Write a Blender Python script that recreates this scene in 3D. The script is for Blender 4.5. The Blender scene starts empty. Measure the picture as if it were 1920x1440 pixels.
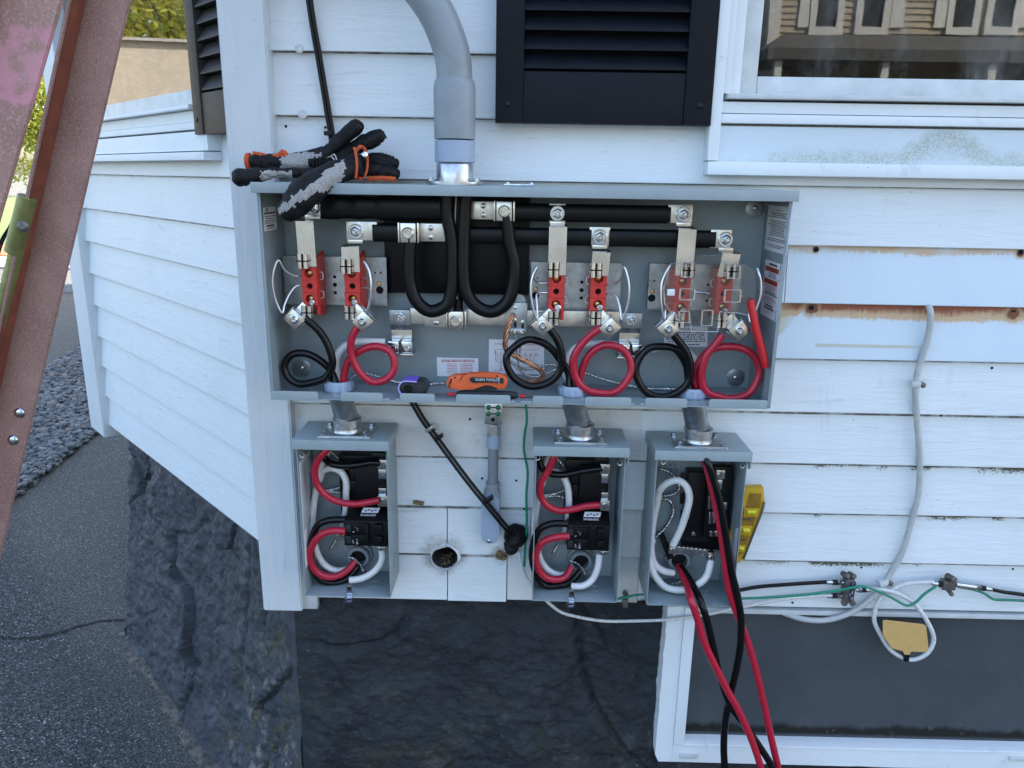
import bpy, bmesh, math, random
from mathutils import Vector, Matrix, noise
from mathutils.geometry import tessellate_polygon
random.seed(7)
scene = bpy.context.scene
C = scene.collection

# ------------------------------------------------------------------ camera
G = 1.98                                   # height of the first visible siding line above the asphalt
F = 1426.7                                 # focal length in pixels of the 1920 px wide photograph
CAM = Vector((0.4813, -1.5267, G - 0.2227))
RT = Vector((0.99978405, 0.01353291, 0.01577088))
UP = Vector((-0.01876001, 0.26126913, 0.96508368))
FW = Vector((-0.00893995, 0.96517113, -0.26146659))
cam_data = bpy.data.cameras.new('camera')
cam_data.sensor_fit = 'HORIZONTAL'
cam_data.sensor_width = 36.0
cam_data.lens = F / 1920 * 36.0
cam_data.clip_start = 0.02
cam_data.clip_end = 2000
cam = bpy.data.objects.new('camera', cam_data)
C.objects.link(cam)
m3 = Matrix((RT, UP, -FW)).transposed()
cam.matrix_world = Matrix.Translation(CAM) @ m3.to_4x4()
scene.camera = cam

# ------------------------------------------------------------------ sky, sun, exposure
SUN_ELEV, SUN_AZ = 46.0, 50.0              # azimuth from +Y towards +X: the sun stands behind the house
world = bpy.data.worlds.new('World')
scene.world = world
world.use_nodes = True
wn = world.node_tree
wn.nodes.clear()
w_out = wn.nodes.new('ShaderNodeOutputWorld')
w_bg = wn.nodes.new('ShaderNodeBackground')
w_sky = wn.nodes.new('ShaderNodeTexSky')
w_sky.sky_type = 'NISHITA'
w_sky.sun_disc = False
w_sky.sun_elevation = math.radians(SUN_ELEV)
w_sky.sun_rotation = math.radians(SUN_AZ)
w_sky.air_density = 1.0
w_sky.dust_density = 3.0
w_sky.ozone_density = 0.6
w_bg.inputs['Strength'].default_value = 0.15
wn.links.new(w_sky.outputs[0], w_bg.inputs[0])
wn.links.new(w_bg.outputs[0], w_out.inputs[0])
sun_data = bpy.data.lights.new('sun', 'SUN')
sun_data.energy = 4.5
sun_data.angle = math.radians(0.5)
sun_data.color = (1.0, 0.95, 0.87)
sun = bpy.data.objects.new('sun', sun_data)
C.objects.link(sun)
sd = Vector((math.sin(math.radians(SUN_AZ)) * math.cos(math.radians(SUN_ELEV)),
             math.cos(math.radians(SUN_AZ)) * math.cos(math.radians(SUN_ELEV)),
             math.sin(math.radians(SUN_ELEV))))
sun.rotation_euler = sd.to_track_quat('Z', 'Y').to_euler()
sun.location = (3, 12, 14)
scene.view_settings.view_transform = 'Standard'
scene.view_settings.look = 'None'
scene.view_settings.gamma = 1.0
scene.view_settings.exposure = 2.2
scene.render.engine = 'CYCLES'
scene.cycles.max_bounces = 6
scene.cycles.diffuse_bounces = 3
scene.cycles.glossy_bounces = 3
scene.cycles.transparent_max_bounces = 12

# ------------------------------------------------------------------ from the photograph to points in the place
def ray(px, py):
    return FW + RT * ((px - 960) / F) - UP * ((py - 720) / F)
def at(px, py, Y):                         # the point of a plane parallel to the main wall
    d = ray(px, py)
    return CAM + d * ((Y - CAM.y) / d.y)
def at_z(px, py, Z=0.0):                   # the point of a level plane
    d = ray(px, py)
    return CAM + d * ((Z - CAM.z) / d.z)
LA = 0.80874                               # the bay wall turns back by about 46 degrees
LN = Vector((-math.sin(LA), -math.cos(LA), 0))
LD = Vector((-math.cos(LA), math.sin(LA), 0))
LOFF = -0.0507
L0 = LN * LOFF                             # origin of the bay wall plane
def at_l(px, py, off=0.0):
    d = ray(px, py)
    return CAM + d * ((LOFF + off - CAM.dot(LN)) / d.dot(LN))
def lw(s, n, z):                           # bay wall coordinates: along, outwards, up
    return LD * s + LN * (LOFF + n) + Vector((0, 0, z))
def l_s(px, py, off=0.0):
    return at_l(px, py, off).dot(LD)
H = 0.1143
def line_z(k):
    return G - (k - 1) * H

# ------------------------------------------------------------------ materials
MATS = {}
def srgb(h):
    r, g, b = [int(h[i:i + 2], 16) / 255 for i in (0, 2, 4)]
    f = lambda c: c / 12.92 if c <= 0.04045 else ((c + 0.055) / 1.055) ** 2.4
    return (f(r), f(g), f(b), 1)
class NT:
    def __init__(s, name):
        s.m = bpy.data.materials.new(name)
        s.m.use_nodes = True
        s.t = s.m.node_tree
        s.b = s.t.nodes['Principled BSDF']
        s.out = s.t.nodes['Material Output']
    def n(s, typ, **kw):
        o = s.t.nodes.new('ShaderNode' + typ)
        for k, v in kw.items():
            setattr(o, k, v)
        return o
    def l(s, a, b):
        s.t.links.new(a, b)
    def coord(s, kind='Object', scale=(1, 1, 1)):
        tc = s.n('TexCoord'); mp = s.n('Mapping')
        mp.inputs['Scale'].default_value = scale
        s.l(tc.outputs[kind], mp.inputs['Vector'])
        return mp.outputs['Vector']
    def pos(s, scale=(1, 1, 1)):
        g = s.n('NewGeometry'); mp = s.n('Mapping')
        mp.inputs['Scale'].default_value = scale
        s.l(g.outputs['Position'], mp.inputs['Vector'])
        return mp.outputs['Vector']
    def noise(s, vec, scale, detail=4, rough=0.6, dist=0.0):
        o = s.n('TexNoise')
        o.inputs['Scale'].default_value = scale
        o.inputs['Detail'].default_value = detail
        o.inputs['Roughness'].default_value = rough
        o.inputs['Distortion'].default_value = dist
        s.l(vec, o.inputs['Vector'])
        return o.outputs['Fac']
    def ramp(s, fac, stops):
        o = s.n('ValToRGB')
        e = o.color_ramp.elements
        while len(e) < len(stops):
            e.new(0.5)
        for i, (p, c) in enumerate(stops):
            e[i].position = p
            e[i].color = c if len(c) == 4 else (*c, 1)
        s.l(fac, o.inputs['Fac'])
        return o.outputs['Color']
    def mix(s, fac, a, b, mode='MIX'):
        o = s.n('MixRGB', blend_type=mode)
        for v, k in ((fac, 0), (a, 1), (b, 2)):
            if hasattr(v, 'links') or hasattr(v, 'is_linked'):
                s.l(v, o.inputs[k])
            elif k == 0:
                o.inputs[0].default_value = v
            else:
                o.inputs[k].default_value = v if len(v) == 4 else (*v, 1)
        return o.outputs['Color']
    def math(s, op, a, b=0.0, clamp=False):
        o = s.n('Math', operation=op, use_clamp=clamp)
        for v, k in ((a, 0), (b, 1)):
            if isinstance(v, (int, float)):
                o.inputs[k].default_value = v
            else:
                s.l(v, o.inputs[k])
        return o.outputs[0]
    def sep(s, vec):
        o = s.n('SeparateXYZ'); s.l(vec, o.inputs[0]); return o.outputs
    def step(s, v, lo, hi):
        o = s.n('MapRange'); o.clamp = True
        o.interpolation_type = 'SMOOTHSTEP'
        o.inputs['From Min'].default_value = lo; o.inputs['From Max'].default_value = hi
        s.l(v, o.inputs['Value']); return o.outputs['Result']
    def bump(s, h, strength, dist=0.002, prev=None):
        o = s.n('Bump')
        o.inputs['Strength'].default_value = strength
        o.inputs['Distance'].default_value = dist
        s.l(h, o.inputs['Height'])
        if prev is not None:
            s.l(prev, o.inputs['Normal'])
        return o.outputs['Normal']
    def set(s, color=None, rough=None, metal=None, normal=None, spec=None, coat=None):
        for key, v in (('Base Color', color), ('Roughness', rough), ('Metallic', metal), ('Normal', normal), ('Specular IOR Level', spec), ('Coat Weight', coat)):
            if v is None: continue
            if isinstance(v, (int, float)): s.b.inputs[key].default_value = v
            elif isinstance(v, (tuple, list)): s.b.inputs[key].default_value = v if len(v) == 4 else (*v, 1)
            else: s.l(v, s.b.inputs[key])
        return s.m
def simple(name, col, rough=0.5, metal=0.0, var=0.12, scale=40, bump=0.0, bscale=300, spec=None, rvar=0.1, coat=None):
    t = NT(name)
    v = t.pos()
    nz = t.noise(v, scale, 5)
    c = srgb(col) if isinstance(col, str) else (*col, 1)
    dark = tuple(x * (1 - var * 1.6) for x in c[:3]); lite = tuple(min(1, x * (1 + var)) for x in c[:3])
    colr = t.ramp(nz, [(0.25, dark), (0.75, lite)])
    r = t.math('ADD', t.math('MULTIPLY', t.noise(v, scale * 2.3, 3), rvar * 2), rough - rvar, clamp=True)
    nm = None
    if bump:
        nm = t.bump(t.noise(v, bscale, 4), bump, 0.001)
    t.set(color=colr, rough=r, metal=metal, normal=nm, spec=spec, coat=coat)
    MATS[name] = t.m
    return t.m

def grain_white(name, base=(0.70, 0.752, 0.765), stretch=(1, 1, 1), strength=0.35, extra=None, lap=False):
    t = NT(name)
    v = t.pos(stretch)
    g = t.noise(v, 60, 6, 0.65, 0.6)
    g2 = t.noise(t.pos(), 3.0, 4)
    g3 = t.noise(t.pos(), 220, 3)
    col = t.mix(t.math('MULTIPLY', t.step(g2, 0.45, 0.8), 0.55), base, tuple(x * y for x, y in zip(base, (0.86, 0.87, 0.86))))
    cr = t.step(g, 0.60, 0.70)
    col = t.mix(t.math('MULTIPLY', cr, 0.30), col, tuple(x * 0.55 for x in base))
    dr = t.math('MULTIPLY', t.step(t.noise(t.pos((14, 14, 1.2)), 3.0, 4, .7), 0.56, 0.74), t.step(t.noise(t.pos(), 2.0, 2), .45, .65))
    col = t.mix(t.math('MULTIPLY', dr, 0.20), col, (0.40, 0.385, 0.35))
    sp = t.step(t.noise(t.pos(), 120, 2), 0.735, 0.77)
    col = t.mix(t.math('MULTIPLY', sp, 0.6), col, (0.16, 0.15, 0.13))
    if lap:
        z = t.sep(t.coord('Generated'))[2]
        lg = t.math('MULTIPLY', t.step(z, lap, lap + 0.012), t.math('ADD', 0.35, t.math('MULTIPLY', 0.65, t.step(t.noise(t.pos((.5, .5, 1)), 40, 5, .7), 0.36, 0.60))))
        col = t.mix(t.math('MULTIPLY', lg, 0.92), col, (0.07, 0.068, 0.06))  # lap shadow painted into the board colour as a dark line, patchy like grime
    if extra: col = extra(t, col)
    n1 = t.bump(g, min(1.0, strength * 2.2), 0.0030)
    n1 = t.bump(g3, 0.05, 0.0006, n1)
    t.set(color=col, rough=0.5, normal=n1, spec=0.35)
    MATS[name] = t.m
    return t.m
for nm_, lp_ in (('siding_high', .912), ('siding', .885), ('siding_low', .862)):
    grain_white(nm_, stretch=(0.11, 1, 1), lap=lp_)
def mildew(t, col):
    z = t.sep(t.coord('Generated'))[2]
    x = t.sep(t.pos())[0]
    nz = t.noise(t.pos((1, 1, 2.2)), 150, 5, 0.75)
    clump = t.noise(t.pos((0.6, 1, 1)), 9, 3)
    top = t.step(z, 0.66, 0.90)
    m = t.math('MULTIPLY', top, t.step(clump, 0.40, 0.60))
    m = t.step(t.math('ADD', t.math('MULTIPLY', m, 0.50), nz), 0.80, 0.92)
    m = t.math('MULTIPLY', m, t.step(x, 0.96, 1.15))
    return t.mix(m, col, (0.085, 0.09, 0.055))
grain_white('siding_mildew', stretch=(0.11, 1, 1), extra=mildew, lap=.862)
def grime(t, col):
    nz = t.noise(t.pos(), 26, 6, 0.7)
    m = t.math('MULTIPLY', t.step(nz, 0.52, 0.72), 0.45)
    return t.mix(m, col, (0.42, 0.39, 0.33))
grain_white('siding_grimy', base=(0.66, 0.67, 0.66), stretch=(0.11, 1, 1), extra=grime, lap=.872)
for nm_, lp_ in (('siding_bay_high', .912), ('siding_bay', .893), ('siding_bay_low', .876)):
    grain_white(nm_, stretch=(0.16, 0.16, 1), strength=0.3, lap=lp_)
grain_white('corner_board', base=(0.625, 0.672, 0.69), stretch=(1, 1, 0.07), strength=0.4)
grain_white('trim_white', base=(0.73, 0.775, 0.785), stretch=(0.3, 0.3, 0.3), strength=0.06)
simple('old_vinyl', (0.57, 0.605, 0.60), 0.45, var=0.12, scale=18, bump=0.06)

def enclosure_paint(name, c):
    t = NT(name); v = t.pos()
    big = t.noise(v, 5, 4, .6); mid = t.noise(v, 26, 5, .7)
    col = t.ramp(mid, [(0.3, tuple(x * .93 for x in c)), (0.7, tuple(x * 1.05 for x in c))])
    col = t.mix(t.math('MULTIPLY', t.step(big, .5, .72), .16), col, tuple(x * .72 for x in c))
    scr = t.step(t.noise(t.pos((1.5, 1.5, 34)), 9, 3, .6, 1.2), .70, .73)
    scr2 = t.step(t.noise(t.pos((30, 30, 1.5)), 7, 3, .6, 1.2), .71, .735)
    col = t.mix(t.math('MULTIPLY', t.math('MAXIMUM', scr, scr2), .35), col, tuple(min(1, x * 1.7) for x in c))
    sp = t.step(t.noise(v, 170, 2), .745, .77)
    col = t.mix(t.math('MULTIPLY', sp, .5), col, (0.10, 0.10, 0.10))
    r = t.math('ADD', .30, t.math('MULTIPLY', big, .28))
    t.set(color=col, rough=r, normal=t.bump(t.noise(v, 700, 2), .05, .001), spec=.45)
    MATS[name] = t.m
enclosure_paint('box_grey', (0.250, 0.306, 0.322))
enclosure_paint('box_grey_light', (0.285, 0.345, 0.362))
simple('pvc_grey', (0.235, 0.272, 0.29), 0.42, var=0.10, scale=22, bump=0.04)
simple('pvc_dark', (0.20, 0.225, 0.25), 0.45, var=0.10, scale=22)
simple('pvc_blue', (0.30, 0.37, 0.47), 0.4, var=0.06, scale=22)
simple('cast_metal', (0.55, 0.57, 0.59), 0.32, 1.0, var=0.2, scale=60, bump=0.08)
simple('steel', (0.62, 0.62, 0.60), 0.20, 1.0, var=0.25, scale=45, bump=0.05)
simple('aluminium', (0.62, 0.60, 0.56), 0.25, 1.0, var=0.16, scale=11, bump=0.03)
simple('tinned', (0.62, 0.60, 0.55), 0.33, 0.9, var=0.22, scale=40, bump=0.08)
simple('zinc', (0.58, 0.63, 0.68), 0.18, 1.0, var=0.25, scale=90)
simple('galvanized', (0.36, 0.39, 0.41), 0.34, 0.9, var=0.22, scale=45)
simple('copper', (0.72, 0.38, 0.24), 0.35, 1.0, var=0.2, scale=80)
simple('brass', (0.66, 0.46, 0.20), 0.35, 1.0, var=0.2, scale=80)
simple('jumper', (0.70, 0.72, 0.74), 0.32, 0.9, var=0.1)
simple('black_sleeve', (0.0045, 0.005, 0.006), 0.33, spec=0.2, var=0.25, scale=20, bump=0.12, bscale=60)
simple('black_wire', (0.0045, 0.0045, 0.005), 0.22, spec=0.3, var=0.25, scale=60, bump=0.03)
simple('black_cable', (0.006, 0.006, 0.0065), 0.36, spec=0.24, var=0.25, scale=60, bump=0.05)
simple('black_plastic', (0.0042, 0.0045, 0.0055), 0.36, spec=0.28, var=0.3, scale=60, bump=0.05, bscale=400)
simple('black_rubber', (0.008, 0.008, 0.009), 0.62, spec=0.3, var=0.35, scale=60, bump=0.3, bscale=160)
simple('red_wire', (0.42, 0.012, 0.035), 0.30, var=0.12, scale=60, bump=0.02)
simple('red_sleeve', (0.55, 0.014, 0.02), 0.36, var=0.10, scale=60)
simple('red_block', (0.60, 0.030, 0.022), 0.45, var=0.12, scale=70, bump=0.05)
simple('white_wire', (0.66, 0.66, 0.65), 0.35, var=0.08, scale=60)
simple('white_coax', (0.60, 0.61, 0.60), 0.42, var=0.15, scale=160, bump=0.05)
simple('grey_cable', (0.44, 0.46, 0.45), 0.45, var=0.10, scale=70)
simple('green_wire', (0.010, 0.22, 0.13), 0.35, var=0.12, scale=60)
simple('green_screw', (0.01, 0.17, 0.08), 0.4, 0.3, var=0.2, scale=150)
simple('dark_hole', (0.006, 0.006, 0.006), 0.9, var=0.3)
simple('hole_dirt', (0.05, 0.045, 0.038), 0.95, var=0.6, scale=160, bump=0.6)
simple('orange_plastic', (0.66, 0.105, 0.022), 0.42, var=0.08, scale=60, bump=0.03)
simple('orange_cloth', (0.52, 0.085, 0.02), 0.8, var=0.2, scale=120, bump=0.3, bscale=900)
simple('purple_plastic', (0.19, 0.11, 0.60), 0.38, var=0.06)
simple('lilac_edge', (0.50, 0.42, 0.80), 0.4, var=0.05)
simple('dark_grey_plastic', (0.022, 0.025, 0.028), 0.45, spec=0.3, var=0.2, scale=80, bump=0.05)
simple('yellow_level', (0.50, 0.31, 0.010), 0.38, var=0.15, scale=50)
simple('brown_level', (0.26, 0.14, 0.012), 0.45, var=0.2, scale=50)
simple('vial', (0.62, 0.60, 0.02), 0.18, var=0.2, scale=160)
simple('tag_tan', (0.58, 0.37, 0.13), 0.5, var=0.06, scale=60, bump=0.03)
simple('sticker', (0.76, 0.77, 0.79), 0.45, var=0.03)
simple('sticker_pale', (0.80, 0.81, 0.85), 0.42, var=0.03)
simple('ink_dark', (0.025, 0.03, 0.05), 0.6, var=0.1)
simple('ink_red', (0.50, 0.07, 0.09), 0.6, var=0.1)
simple('ink_orange', (0.46, 0.06, 0.015), 0.5, var=0.15)
simple('ink_white', (0.75, 0.75, 0.75), 0.6, var=0.05)
simple('shutter_black', (0.0095, 0.0115, 0.016), 0.45, var=0.2, scale=20)
simple('shutter_brown', (0.050, 0.045, 0.042), 0.5, var=0.2, scale=20, bump=0.1)
simple('screen_dark', (0.050, 0.058, 0.066), 0.65, var=0.22, scale=9)
simple('interior_dark', (0.03, 0.03, 0.032), 0.9, var=0.3, scale=4)
simple('bolt_dark', (0.15, 0.14, 0.13), 0.45, 0.5, var=0.3, scale=80)
simple('ladder_inner', (0.20, 0.060, 0.036), 0.55, var=0.25, scale=30, bump=0.15)
simple('ladder_bracket', (0.20, 0.215, 0.075), 0.38, 0.4, var=0.3, scale=35)
simple('concrete', (0.38, 0.36, 0.33), 0.9, var=0.2, scale=12, bump=0.3)
simple('mulch', (0.30, 0.10, 0.04), 0.95, var=0.5, scale=30, bump=0.5)
simple('lawn', (0.10, 0.15, 0.035), 0.95, var=0.4, scale=40, bump=0.5)
simple('bark', (0.12, 0.09, 0.065), 0.9, var=0.4, scale=25, bump=0.5, bscale=60)
simple('roof_shingle', (0.09, 0.085, 0.08), 0.9, var=0.35, scale=10, bump=0.4, bscale=40)
simple('neighbour_trim', (0.62, 0.60, 0.56), 0.6, var=0.08)
simple('neighbour_siding', (0.38, 0.31, 0.21), 0.7, var=0.10, scale=2)
simple('mortar', (0.135, 0.125, 0.105), 0.95, var=0.6, scale=55, bump=0.6, bscale=120)
simple('debris', (0.22, 0.15, 0.08), 0.9, var=0.5, scale=160, bump=0.5)
simple('asphalt_crack', (0.012, 0.013, 0.014), 0.95, var=0.4)

def knit():
    t = NT('glove_knit')
    v = t.pos()
    nz = t.noise(v, 650, 3, 0.8)
    col = t.ramp(nz, [(0.36, (0.03, 0.03, 0.032)), (0.47, (0.30, 0.30, 0.29)), (0.68, (0.52, 0.52, 0.50))])
    t.set(color=col, rough=0.9, normal=t.bump(nz, 0.7, 0.0015))
    MATS['glove_knit'] = t.m
knit()
def gcoat():
    t = NT('glove_black')
    v = t.pos()
    t.set(color=t.ramp(t.noise(v, 60, 4), [(0.3, (0.004, 0.004, 0.005)), (0.7, (0.010, 0.010, 0.011))]), rough=0.66, spec=0.25,
          normal=t.bump(t.noise(v, 260, 4), 0.25, 0.001))
    MATS['glove_black'] = t.m
gcoat()
def fibreglass():
    t = NT('ladder_fibreglass')
    v = t.pos()
    big = t.noise(v, 9, 4)
    vo = t.n('TexVoronoi', feature='DISTANCE_TO_EDGE'); vo.inputs['Scale'].default_value = 120
    wv = t.n('VectorMath', operation='ADD')
    nzc = t.n('TexNoise'); nzc.inputs['Scale'].default_value = 70; nzc.inputs['Detail'].default_value = 4
    t.l(v, nzc.inputs['Vector'])
    sc = t.n('VectorMath', operation='SCALE'); sc.inputs['Scale'].default_value = 0.045
    t.l(nzc.outputs['Color'], sc.inputs[0]); t.l(v, wv.inputs[0]); t.l(sc.outputs[0], wv.inputs[1])
    t.l(wv.outputs[0], vo.inputs['Vector'])
    fib = t.step(vo.outputs['Distance'], 0.075, 0.0)
    col = t.ramp(big, [(0.3, (0.235, 0.128, 0.104)), (0.7, (0.345, 0.205, 0.170))])
    col = t.mix(t.math('MULTIPLY', fib, 0.5), col, (0.50, 0.37, 0.325))
    fine = t.noise(v, 420, 3, 0.8)
    col = t.mix(t.math('MULTIPLY', t.step(fine, 0.62, 0.72), 0.75), col, (0.13, 0.07, 0.06))
    pits = t.step(t.noise(v, 210, 2), 0.68, 0.715)
    col = t.mix(t.math('MULTIPLY', pits, 0.85), col, (0.045, 0.028, 0.026))
    t.set(color=col, rough=0.75, normal=t.bump(fine, 0.6, 0.0012), spec=0.3)
    MATS['ladder_fibreglass'] = t.m
fibreglass()
def asphalt():
    t = NT('asphalt')
    v = t.pos()
    st = t.n('TexVoronoi'); st.inputs['Scale'].default_value = 210; t.l(v, st.inputs['Vector'])
    c = t.sep(st.outputs['Color'])
    col = t.ramp(c[0], [(0.0, (0.016, 0.019, 0.019)), (0.5, (0.050, 0.055, 0.055)), (0.85, (0.118, 0.124, 0.121)), (0.97, (0.18, 0.185, 0.18)), (0.992, (0.40, 0.41, 0.41))])
    big = t.noise(v, 2.2, 5, 0.65)
    col = t.mix(t.math('MULTIPLY', t.step(big, 0.42, 0.68), 0.35), col, (0.055, 0.058, 0.058))
    # sandy wear towards the foundation
    d = t.n('VectorMath', operation='DOT_PRODUCT'); t.l(v, d.inputs[0]); d.inputs[1].default_value = LN
    near = t.step(d.outputs['Value'], 0.55, 0.02)
    sn = t.noise(v, 150, 5, 0.75)
    sand = t.math('MULTIPLY', t.step(t.math('ADD', t.math('MULTIPLY', near, 0.22), sn), 0.66, 0.78), near)
    col = t.mix(t.math('MULTIPLY', sand, 0.6), col, (0.20, 0.185, 0.155))
    nm = t.bump(st.outputs['Distance'], 0.3, 0.003)
    nm = t.bump(t.noise(v, 330, 3), 0.5, 0.002, nm)
    t.set(color=col, rough=0.9, normal=nm, spec=0.15)
    MATS['asphalt'] = t.m
asphalt()
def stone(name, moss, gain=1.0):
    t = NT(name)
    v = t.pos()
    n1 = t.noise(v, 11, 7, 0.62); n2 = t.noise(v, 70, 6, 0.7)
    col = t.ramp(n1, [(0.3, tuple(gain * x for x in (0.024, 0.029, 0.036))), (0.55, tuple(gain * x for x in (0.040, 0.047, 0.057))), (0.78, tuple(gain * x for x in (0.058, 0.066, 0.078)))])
    z = t.sep(v)[2]
    low = t.step(z, 0.95, 0.25)
    dl = t.n('VectorMath', operation='DOT_PRODUCT'); t.l(v, dl.inputs[0]); dl.inputs[1].default_value = LD
    nearc = t.step(t.math('ADD', dl.outputs['Value'], t.math('MULTIPLY', z, 0.35)), 0.85, 0.35)
    low = t.math('MULTIPLY', low, nearc)
    mo = t.math('MULTIPLY', t.step(t.noise(v, 6.5, 5, 0.7), 0.50, 0.62), low)
    col = t.mix(t.math('MULTIPLY', mo, 0.8 * moss), col, (0.105, 0.092, 0.022))
    li = t.math('MULTIPLY', t.step(t.noise(v, 15, 7, 0.8), 0.535, 0.60), t.math('MULTIPLY', t.step(z, 0.80, 0.30), nearc))
    col = t.mix(t.math('MULTIPLY', li, 0.85 * moss), col, (0.27, 0.265, 0.235))
    fl = t.step(t.noise(v, 120, 2), 0.745, 0.765)
    col = t.mix(t.math('MULTIPLY', fl, 0.8), col, (0.42, 0.42, 0.41))
    pit = t.step(t.noise(v, 38, 4, 0.7), 0.38, 0.30)
    col = t.mix(t.math('MULTIPLY', pit, 0.55), col, (0.010, 0.012, 0.014))
    nm = t.bump(t.noise(t.pos((.55, .55, 1)), 30, 8, 0.75), 0.95, 0.016)
    nm = t.bump(n2, 0.9, 0.005, nm)
    nm = t.bump(t.noise(v, 240, 3, .7), 0.5, 0.002, nm)
    t.set(color=col, rough=0.42, normal=nm, spec=0.45)
    MATS[name] = t.m
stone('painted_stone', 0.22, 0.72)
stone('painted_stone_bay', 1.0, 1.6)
def pebble():
    t = NT('gravel')
    g = t.n('NewGeometry')
    col = t.ramp(g.outputs['Random Per Island'], [(0.0, (0.045, 0.055, 0.065)), (0.4, (0.10, 0.115, 0.125)), (0.72, (0.19, 0.20, 0.205)), (0.92, (0.30, 0.30, 0.28)), (1.0, (0.22, 0.11, 0.06))])
    nz = t.noise(t.pos(), 130, 4)
    col = t.mix(0.4, col, t.ramp(nz, [(0.3, (0.05, 0.05, 0.05)), (0.7, (0.25, 0.25, 0.25))]))
    t.set(color=col, rough=0.75, normal=t.bump(nz, 0.3, 0.002))
    MATS['gravel'] = t.m
pebble()
def glass(name, ior=1.75, dirt=0.12):
    t = NT(name)
    fr = t.n('Fresnel'); fr.inputs['IOR'].default_value = ior
    tr = t.n('BsdfTransparent'); tr.inputs[0].default_value = (0.72, 0.76, 0.75, 1)
    gl = t.n('BsdfGlossy'); gl.inputs['Roughness'].default_value = 0.012
    t.l(t.bump(t.noise(t.pos(), 5, 3), 0.018, 0.004), gl.inputs['Normal'])
    df = t.n('BsdfDiffuse'); df.inputs[0].default_value = (0.36, 0.36, 0.35, 1)
    mx = t.n('MixShader'); t.l(fr.outputs[0], mx.inputs[0]); t.l(tr.outputs[0], mx.inputs[1]); t.l(gl.outputs[0], mx.inputs[2])
    m2 = t.n('MixShader')
    dn = t.math('MULTIPLY', t.step(t.noise(t.pos((1, 1, 0.5)), 12, 6, 0.75), 0.42, 0.85), dirt)
    t.l(dn, m2.inputs[0]); t.l(mx.outputs[0], m2.inputs[1]); t.l(df.outputs[0], m2.inputs[2])
    t.l(m2.outputs[0], t.out.inputs['Surface'])
    MATS[name] = t.m
glass('window_glass', 1.7, 0.34)
glass('bay_glass', 3.2, 0.22)
def clear_plastic():
    t = NT('clear_plastic')
    fr = t.n('Fresnel'); fr.inputs['IOR'].default_value = 1.5
    tr = t.n('BsdfTransparent'); tr.inputs[0].default_value = (0.97, 0.975, 0.98, 1)
    gl = t.n('BsdfGlossy'); gl.inputs['Roughness'].default_value = 0.08
    mx = t.n('MixShader')
    f2 = t.math('ADD', t.math('MULTIPLY', fr.outputs[0], 0.8), 0.012, clamp=True)
    t.l(f2, mx.inputs[0]); t.l(tr.outputs[0], mx.inputs[1]); t.l(gl.outputs[0], mx.inputs[2])
    t.l(mx.outputs[0], t.out.inputs['Surface'])
    MATS['clear_plastic'] = t.m
clear_plastic()
def clear_edge():
    t = NT('clear_edge')
    tr = t.n('BsdfTransparent'); gl = t.n('BsdfGlossy'); gl.inputs['Roughness'].default_value = 0.15
    mx = t.n('MixShader'); mx.inputs[0].default_value = 0.34
    t.l(tr.outputs[0], mx.inputs[1]); t.l(gl.outputs[0], mx.inputs[2]); t.l(mx.outputs[0], t.out.inputs['Surface'])
    MATS['clear_edge'] = t.m
clear_edge()
def leafmat(name, a, b):
    t = NT(name)
    g = t.n('NewGeometry')
    col = t.ramp(g.outputs['Random Per Island'], [(0.0, a), (1.0, b)])
    t.set(color=col, rough=0.6)
    t.b.inputs['Transmission Weight'].default_value = 0.0
    tr = t.n('BsdfTranslucent'); t.l(col, tr.inputs[0])
    mx = t.n('MixShader'); mx.inputs[0].default_value = 0.45
    t.l(t.b.outputs[0], mx.inputs[1]); t.l(tr.outputs[0], mx.inputs[2]); t.l(mx.outputs[0], t.out.inputs['Surface'])
    MATS[name] = t.m
leafmat('leaf_spring', (0.20, 0.25, 0.03), (0.46, 0.43, 0.07))
leafmat('leaf_green', (0.04, 0.08, 0.015), (0.13, 0.17, 0.03))
def brickmat():
    t = NT('brick_tan')
    v = t.coord('Generated')
    br = t.n('TexBrick')
    br.inputs['Scale'].default_value = 1.0
    br.inputs['Color1'].default_value = (0.38, 0.33, 0.25, 1); br.inputs['Color2'].default_value = (0.47, 0.41, 0.315, 1)
    br.inputs['Mortar'].default_value = (0.42, 0.37, 0.29, 1)
    br.inputs['Brick Width'].default_value = 0.22; br.inputs['Row Height'].default_value = 0.075; br.inputs['Mortar Size'].default_value = 0.006
    p = t.pos(); s = t.sep(p)
    cb = t.n('CombineXYZ'); t.l(t.math('ADD', s[0], s[1]), cb.inputs[0]); t.l(s[2], cb.inputs[1])
    t.l(cb.outputs[0], br.inputs['Vector'])
    t.set(color=br.outputs['Color'], rough=0.85)
    MATS['brick_tan'] = t.m
brickmat()

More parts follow.
